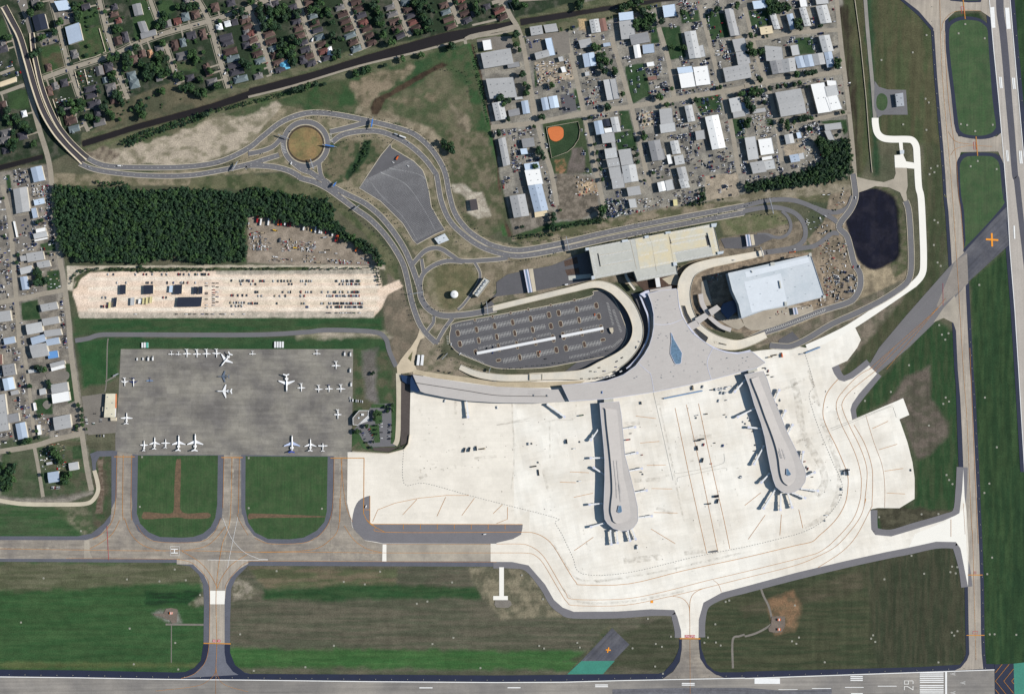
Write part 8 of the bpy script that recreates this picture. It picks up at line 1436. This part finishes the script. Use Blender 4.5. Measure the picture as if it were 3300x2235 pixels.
# young trees planted along the loop roads
YR = [('b1 330,1270 480,1100 640,1060 850,1085 1060,1140', 'inside the top of the loop'), ('b1 560,995 850,1010 1100,1060 1330,1110 1560,1210 1700,1340 1790,1460 b2 1860,130', 'outside the loop, upper right'), ('b1 820,1300 1000,1240 1180,1240 1290,1290', 'below the inner loop road'), ('b2 560,90 760,220 950,350 1130,500 1250,650 1330,800', 'on the forest side of the lower road'), ('b2 880,100 1060,210 1230,330 1380,490 1480,640', 'on the rental lot side of the road'), ('b2 1650,100 1690,300 1780,460 1900,600 2050,720', 'right of the rental lot'),
      ('b2 1900,260 2010,440 2150,560', 'outside the loop near the sandy compound'), ('b2 1640,720 1740,720 1850,780', 'on the small triangle'), ('b2 1590,960 1600,1100 1680,1220 1830,1240', 'round the water tank lawn, left'), ('b2 1640,850 1800,820 2000,830', 'round the water tank lawn, top'), ('b2 1500,920 1530,1130 1600,1310', 'between the carriageways, left of the tank'), ('b2 1380,900 1430,1130 1500,1350', 'on the bare strip left of the lower road'), ('g 400,640 600,770 800,850 1000,870 1300,845 1600,810 2000,745 2200,670', 'along the lower edge of the surface car park'),
      ('c2 0,800 200,790 400,760 560,720', 'below the loop, left of the cream garage'), ('c2 100,640 500,590 900,520 1500,400', 'along the upper side of the long road'), ('c2 950,640 1300,560 1700,490 1930,450', 'along the upper wall of the cream garage'), ('c2 1700,430 2249,310 d2 100,205 300,190', 'above the long road toward the pond'), ('d2 30,340 200,330 330,380 340,450 250,480', 'round the oval lawn'), ('b1 1660,620 1960,660 2010,800 2030,960', 'on the field right edge'), ('g 560,380 450,560 520,720', 'left of the surface car park'), ('a1 1900,1495 2100,1480 b1 0,1440 200,1360', 'on the median left of the roundabout'), ('b1 700,1400 720,1480 b2 790,20', 'right of the roundabout')]
bm_ = bpy.data.meshes.new('young_tree'); r = random.Random(44); m = MB(); crown_geo(m, r, 0, 0, 2.6, 1.25, 1.6, 4, 12, .32); m.cyl(0, 0, 0, 2.4, .1, 6, 1); bm_.from_pydata([tuple(v) for v in m.V], [], m.F); bm_.materials.append(mLeaf[1]); bm_.materials.append(mTrunk); bm_.polygons.foreach_set('material_index', m.I); bm_.update()
for s, nm_ in YR:
    for i, (x, y) in enumerate(resample(smooth(P(s), 4), 10.5)[1:]):
        if not clear(x, y): continue
        o = link('young_tree', bm_); o.location = (x+rt.uniform(-1.5, 1.5), y+rt.uniform(-1.5, 1.5), Z[0]*.0+.1); o.rotation_euler = (0, 0, rt.uniform(0, 6)); k = rt.uniform(.8, 1.35); o.scale = (k, k, k)
        tag(o, 'thin young tree %s, %s along its row' % (nm_, nth(i)), 'tree', 'young trees along the airport roads')
# the forest and the scrub belts: one mass each
def wood(s, name, label, gap, Rr, seed, ms, hh=9, nl=5, nf=13):
    pl = P(s); r = random.Random(seed); m = MB(); xs = [p[0] for p in pl]; ys = [p[1] for p in pl]; cells = {}; g2 = gap*.62
    for q_ in range(int((max(xs)-min(xs))*(max(ys)-min(ys))/gap**2*4)):
            px, py = r.uniform(min(xs), max(xs)), r.uniform(min(ys), max(ys)); ck = (int(px//g2), int(py//g2))
            if inside((px, py), pl) and not any(math.hypot(px-a, py-b_) < g2 for i_ in (-1, 0, 1) for j_ in (-1, 0, 1) for a, b_ in cells.get((ck[0]+i_, ck[1]+j_), ())):
                cells.setdefault(ck, []).append((px, py))
                n0 = len(m.F); R = r.uniform(*Rr)*(1.25 if r.random() < .12 else 1); crown_geo(m, r, px, py, hh*r.uniform(.88, 1.1), R, R*.6, nl, nf, R*.16); k = r.choice((0, 0, 1, 1, 2, 3)); m.I[n0:] = [k]*(len(m.F)-n0); 
                if r.random() < .5: m.cyl(px, py, 0, hh*.8, .3, 5, 4)
    if hh > 7:      # the lower storey that fills the gaps between crowns
        q_ = 3.2; x0, y0 = min(xs), min(ys); nx, ny = int((max(xs)-x0)/q_), int((max(ys)-y0)/q_); idx = {}
        for j in range(ny):
            for i in range(nx):
                c = (x0+(i+r.uniform(-.35, .35))*q_, y0+(j+r.uniform(-.35, .35))*q_)
                if inside(c, pl): idx[i, j] = len(m.V); m.V.append((*c, hh*r.uniform(.45, .85)))
        for (i, j), a in idx.items():
            if all(k in idx for k in ((i+1, j), (i+1, j+1), (i, j+1))): m.F.append((a, idx[i+1, j], idx[i+1, j+1], idx[i, j+1])); m.I.append(r.choice((0, 1, 1, 3)))
    o = m.build(name, ms+[mTrunk]); return tag(o, label, 'woodland', None, 'stuff')
ML = [mLeaf[0], mLeaf[1], mLeaf[2], mLeaf[3]]
wood('a2 490,130 620,105 860,140 1170,130 1380,150 1700,140 1950,150 2249,190 b2 0,130 160,120 330,170 560,210 740,240 790,350 780,420 920,540 1100,640 1180,700 1190,760 1250,840 1180,830 1120,720 960,640 880,620 800,540 700,500 400,450 300,420 200,400 60,380 0,370 a2 2249,400 2220,520 2249,640 2230,790 1900,800 1600,760 1300,800 1000,790 800,800 640,760 570,690 530,560 510,400 500,250', 'forest', 'dense dark green forest above the gravel car lot', 8.0, (3.6, 7.6), 1, ML, 10, 6, 16)
wood('a2 870,70 1150,70 1170,110 900,115', 'thicket', 'small dark thicket just above the forest', 7, (3, 5), 2, ML, 6)
wood('d1 540,1150 640,1120 700,1150 830,1110 850,1200 858,1400 800,1440 500,1500 0,1550 0,1480 200,1440 400,1400 560,1340 640,1270', 'woodland', 'dense trees in the lower right corner of the industrial park', 7.5, (3.8, 6.4), 3, ML, 8)
wood('a1 1090,1290 1200,1220 1500,1150 1750,1050 1860,1020 1840,1090 1600,1160 1400,1230 1180,1330', 'scrub', 'dark scrub belt below the canal at the left', 6.5, (3, 5.4), 4, ML, 6)
wood('b1 0,930 200,870 420,810 600,760 600,780 400,850 200,905 0,950', 'scrub', 'thin scrub line below the canal left of the round pond ditch', 4.5, (1.6, 3), 5, ML, 3)
wood('a1 1960,990 2249,920 2249,960 1980,1010', 'scrub', 'short scrub line below the canal above the dug field', 5, (2, 3.6), 6, ML, 4)
wood('a2 640,1010 700,900 900,870 900,850 740,860 650,920 635,1000', 'hedge', 'overgrown hedge curving round the left end of the gravel lot', 4, (1.4, 2.6), 7, ML, 2.5)
wood('a2 940,850 1970,855 1970,880 1300,890 940,875', 'hedge', 'overgrown hedge along the top of the gravel lot, left part', 4, (1.3, 2.4), 8, ML, 2)
wood('a2 2060,850 2249,850 b2 0,850 400,850 400,862 0,870', 'hedge', 'overgrown hedge along the top of the gravel lot, middle part', 4, (1.3, 2.2), 9, ML, 2)
wood('b2 500,848 1100,850 1090,865 500,868', 'hedge', 'overgrown hedge along the top of the gravel lot, right part', 4, (1.3, 2.2), 10, ML, 2)
wood('b2 1120,850 1180,850 1220,1000 1180,1010 1150,900', 'hedge', 'rough shrubs at the right end of the gravel lot', 4.5, (1.6, 3), 11, ML, 3)
wood('c2 540,480 930,395 1010,400 1010,440 700,470 540,510', 'hedge', 'shrub belt between the industrial park and the long road', 5, (1.8, 3.4), 12, ML, 3)
wood('c2 150,560 520,530 540,560 160,590', 'hedge', 'left shrub belt between the industrial park and the long road', 4.5, (1.4, 2.8), 13, ML, 3)
wood('b1 1040,1290 1110,1280 1090,1400 1000,1520 960,1574 930,1574 1030,1420', 'scrub', 'green scrub in the ditch between the roundabout and the rental lot', 5, (1.6, 3), 14, ML, 2.5)
wood('c2 1830,100 1890,120 1900,280 1700,290 1700,270 1850,240', 'scrub', 'scrub at the lower right corner of the car yards', 5.5, (2, 3.8), 15, ML, 4)
wood('b1 2040,400 2060,640 2130,900 2170,1100 2190,1100 2150,880 2090,640 2060,420', 'hedge', 'thin green hedge down the right edge of the field', 5, (1.2, 2.2), 16, ML, 2.5)
# ================================================================ AIRFIELD FURNITURE
mSq = mat('pale_concrete_pad', S(176,174,160), fine=.06)
INL = {'a4': '395,525;1150,535;1445,553;1683,543;1175,980;1588,1110;733,98;1705,107;1813,677;1583,445;1212,1303;1615,1350;2176,1032;190,925', 'b4': '865,557;1847,562;776,1135;1669,1120;1859,1063;257,460;1195,465;518,1330;2104,1337;1527,755;50,1362;448,120;1056,580;1623,735', 'c4': '387,1135;431,1159;732,1108;755,1150;1442,1118;1498,1144;1580,1052;1371,890;1982,940;1987,1105;2030,1132;1883,1107;1915,1060;2108,725;2075,737;230,497;1437,1322;1507,1387;1232,1158;422,713',
       'd4': '404,860;1125,650;1445,605;1670,547;1712,552;1656,592;1699,602;1034,1100;1018,1127;1051,1153;437,1118;381,1148;416,1168;1667,1078;1713,1067;1687,1102;1424,127;1560,125;1082,150;1343,460;644,1317;1992,475;1953,608;2012,1092;1973,1093;2187,1096;1560,1318', 'd3': '1177,355;1483,625;1599,451;1645,432;1618,400;1625,1023;1646,1063;1673,1096;1934,400;1970,1092;1930,1167;1323,140;968,427;2030,800', 'd2': '1528,373;1555,393;1851,385;1802,380;1523,573;1553,714;1578,741;1889,894;1566,1217;1588,1294;1641,1283;1615,1334;1487,5;1858,460',
       'd1': '1463,285;1455,797;1481,827;1275,1003;1462,1047;1497,1355;1487,1402;1526,1388;1551,1337;1721,271;1739,1000;1790,1008;1996,1006;1818,1340;2027,1362;1931,311;1352,424;1775,197;1855,1057;1875,1297;1100,485', 'b3': '668,1455;5,1450;5,997', 'a3': '1268,1438;1288,988'}
pme = bpy.data.meshes.new('drain_pad'); m = MB(); m.box(-1.6, -1.6, 0, 1.6, 1.6, .12); m.box(-.55, -.55, .12, .55, .55, .2, 1); pme.from_pydata([tuple(v) for v in m.V], [], m.F); pme.materials.append(mSq); pme.materials.append(mInner); pme.polygons.foreach_set('material_index', m.I); pme.update()
IZ = {'a4':'in the grass of the lower left quarter','b4':'in grass left of the white T pad','c4':'in the grass around the small orange cross','d4':'in the grass of the lower right corner','d3':'in the grass right of the pale apron','d2':'in the grass by the diagonal taxiway','d1':'in the grass of the upper right corner','b3':'in the grass square below the old apron','a3':'in the infield with the T shaped ditch'}
for zn, s in INL.items():
    for i, q_ in enumerate(sorted(s.split(';'), key=lambda v: float(v.split(',')[0]))):
        x, y = map(float, q_.split(',')); p = W(zn, x, y); o = link('drain_pad', pme); o.location = (*p, Z[0]+.1 if zn in ('a3', 'b3', 'd1', 'c4') else .03); tag(o, 'pale concrete drain pad %s, %s from left' % (IZ[zn], nth(i)), 'drain pad', 'concrete drain pads in the airfield grass')
# runway edge lights as small pale fittings
lme = bpy.data.meshes.new('edge_light'); m = MB(); m.cyl(0, 0, 0, .15, .75, 8); m.cyl(0, 0, .15, .6, .25, 8, 0, .15); lme.from_pydata([tuple(v) for v in m.V], [], m.F); lme.materials.append(mSq); lme.update()
LT = [(E, 3.5, 22, 'along the dark edge of the bottom runway'), ([(x-4, y) for x, y in A1[:9]], 0, 20, 'on the left edge of the right taxiway'), ([(x+5, y) for x, y in CRR], 0, 30, 'on the outer edge of the cross runway'), ([(x+4, y) for x, y in A2[12:]], 0, 18, 'on the taxiway right edge below the diagonal')]
for L_, off, stp, nm_ in LT:
    for i, (x, y) in enumerate(resample(L_, stp*1.4)):
        if abs(x) < 1000 and abs(y) < 680: o = link('edge_light', lme); o.location = (x, y+off, Z[0]+.1); tag(o, 'tiny pale light %s, %s in line' % (nm_, nth(i)), 'edge light', 'lights '+nm_)
# localiser huts with red and white boxes
for t_, x, y, l in (('d4',275,972,'upper orange striped equipment shelter on the grey pad in the lower right field'), ('d4',275,1050,'lower orange striped equipment shelter on the grey pad in the lower right field'), ('a4',1553,838,'pink striped equipment shelter on the bare patch in the lower left field')):
    p = W(t_, x, y); t = tag(empty('equipment_shelter', *p), l, 'shelter'); MB().box(-2.6, -2, 0, 2.6, 2, 3).build('wall', mWh, t); MB().box(-2.9, -2.2, 3, -.9, 2.2, 3.3).build('roof_panel', CM['orange'], t); MB().box(-.9, -2.2, 3, .9, 2.2, 3.3).build('roof_panel', mWh, t); MB().box(.9, -2.2, 3, 2.9, 2.2, 3.3).build('roof_panel', CM['orange'], t)
    MB().cyl(2, 1.5, 3.3, 9, .12, 6).build('mast', mSteel, t)
# tracks and pads near them
Zx = Z[0]; tk = MB(); tk.ribbon(smooth(P('d4 120,690 150,780 190,860 215,950 215,1010 100,1080 0,1110')), 4, .03); tk.ribbon(smooth(P('c4 2249,1035 2200,1050 2140,1085 2142,1340')), 4, .034); tk.ribbon(smooth(P('a4 1500,943 1845,946')), 3.6, .03); tk.ribbon(smooth(P('a4 1553,950 1552,1290')), 1.8, .034); tk.ribbon(smooth(P('a2 980,1490 972,1574 a3 965,300 950,400')), 2.2, .03); tk.ribbon(smooth(P('a3 955,305 1050,255')), 3, .034); struct(tk.build('track', mGravel))
pdm = mat('brown_grey_pad', S(120,108,98), fine=.15, var=.15); sheet('gravel_pad', P('d4 215,950 262,945 322,948 326,1010 318,1040 300,1072 250,1082 195,1070 188,1045 212,1015'), pdm); sheet('gravel_pad', P('a4 1505,800 1550,792 1612,808 1608,850 1602,925 1560,935 1540,905 1500,890 1470,872 1395,858 1392,845 1480,845'), pdm)
sheet('clay_infield', smooth(P('c1 468,1165 560,1146 600,1165 608,1200 600,1250 545,1282 500,1270 480,1240'), 4, True), mat('orange_clay', S(214,120,66), var=.04, fine=.06))
sheet('riding_ring', smooth(P('a3 415,250 450,215 530,205 610,215 630,250 610,290 530,312 450,305'), 4, True), mGravel); sheet('riding_ring', smooth(P('a3 387,515 425,475 465,515 425,557'), 6, True), mGravel)
fe = MB(); fn = smooth(P('c1 450,1155 740,1103 758,1180 745,1260 700,1330 640,1380 500,1432 450,1155'), 1)
t = tag(empty('field_fence', *fn[0]), 'low pale fence round the baseball outfield', 'fence'); into(MB().ribbon(fn, .5, 2.2, h=2.0), 'mesh_panel', mKerb, t)
# long thin fences
for s, l, hgt in (('d1 885,0 930,330 975,780 1005,1180 1025,1390', 'long pale perimeter fence beside the airfield ditch', 1.6), ('a1 680,650 720,800', 'pale fence on the left of the white yard', 2), ('a1 765,630 800,770', 'pale fence in the middle of the white yard', 2), ('a1 480,900 590,1240', 'pale barrier wall between flyover and houses', 2), ('a1 900,260 960,470 860,520 730,550 690,470', 'white wall round the brown grass lot', 2), ('a1 310,300 325,390', 'short white wall beside the flyover', 3), ('b3 945,938 1270,955 1412,918 1450,870 1462,790', 'white wall round the top left corner of the new apron', 3)):
    p = P(s); t = tag(empty('fence' if hgt < 3 else 'boundary_wall', *p[0]), l, 'fence' if hgt < 3 else 'wall'); into(MB().ribbon(p, .9 if hgt < 3 else 1.2, hgt, h=hgt-.1), 'panel', mKerb, t)
# driveways of the houses
dw = MB(); r = random.Random(8);  kz = .13
for s, nm_, sides in ROWS_:
    c = resample(smooth(P(s), 4), 14.2)
    for sd_, f0, f1 in sides:
        for i in range(1, len(c)):
            a, b_ = Vector(c[i-1]), Vector(c[i]); d = (b_-a).normalized(); nn = Vector((-d.y, d.x)) if sd_ > 0 else Vector((d.y, -d.x)); q_ = b_+d*r.uniform(3, 6); dw.ribbon([(q_+nn*3.5)[:], (q_+nn*14)[:]], 3.4, kz); kz += .0004
    pv = resample(smooth(P(s), 4), 6)
    for o_ in (-6.6, 6.6): dw.ribbon(pv, 1.1, kz, off=o_); kz += .0004
for h_ in HOUSES[:nA]:
    x, y = h_.location.x, h_.location.y; dx = stsegs[:, 2]-stsegs[:, 0]; dy = stsegs[:, 3]-stsegs[:, 1]; t = np.clip(((x-stsegs[:, 0])*dx+(y-stsegs[:, 1])*dy)/(dx*dx+dy*dy+1e-9), 0, 1); qx = stsegs[:, 0]+t*dx; qy = stsegs[:, 1]+t*dy; k = int(np.argmin(np.hypot(x-qx, y-qy)))
    if 8 < math.hypot(x-qx[k], y-qy[k]) < 40: dw.ribbon([(x+3, y), (float(qx[k])+3, float(qy[k]))], 3.2, kz); kz += .0004
for s, wd in STREETS[1:8]:
    pv = resample(smooth(P(s), 4), 6)
    for o_ in (-wd/2-2.4, wd/2+2.4): dw.ribbon(pv, 1.0, kz, off=o_); kz += .0004
struct(dw.build('driveway', mStreet))
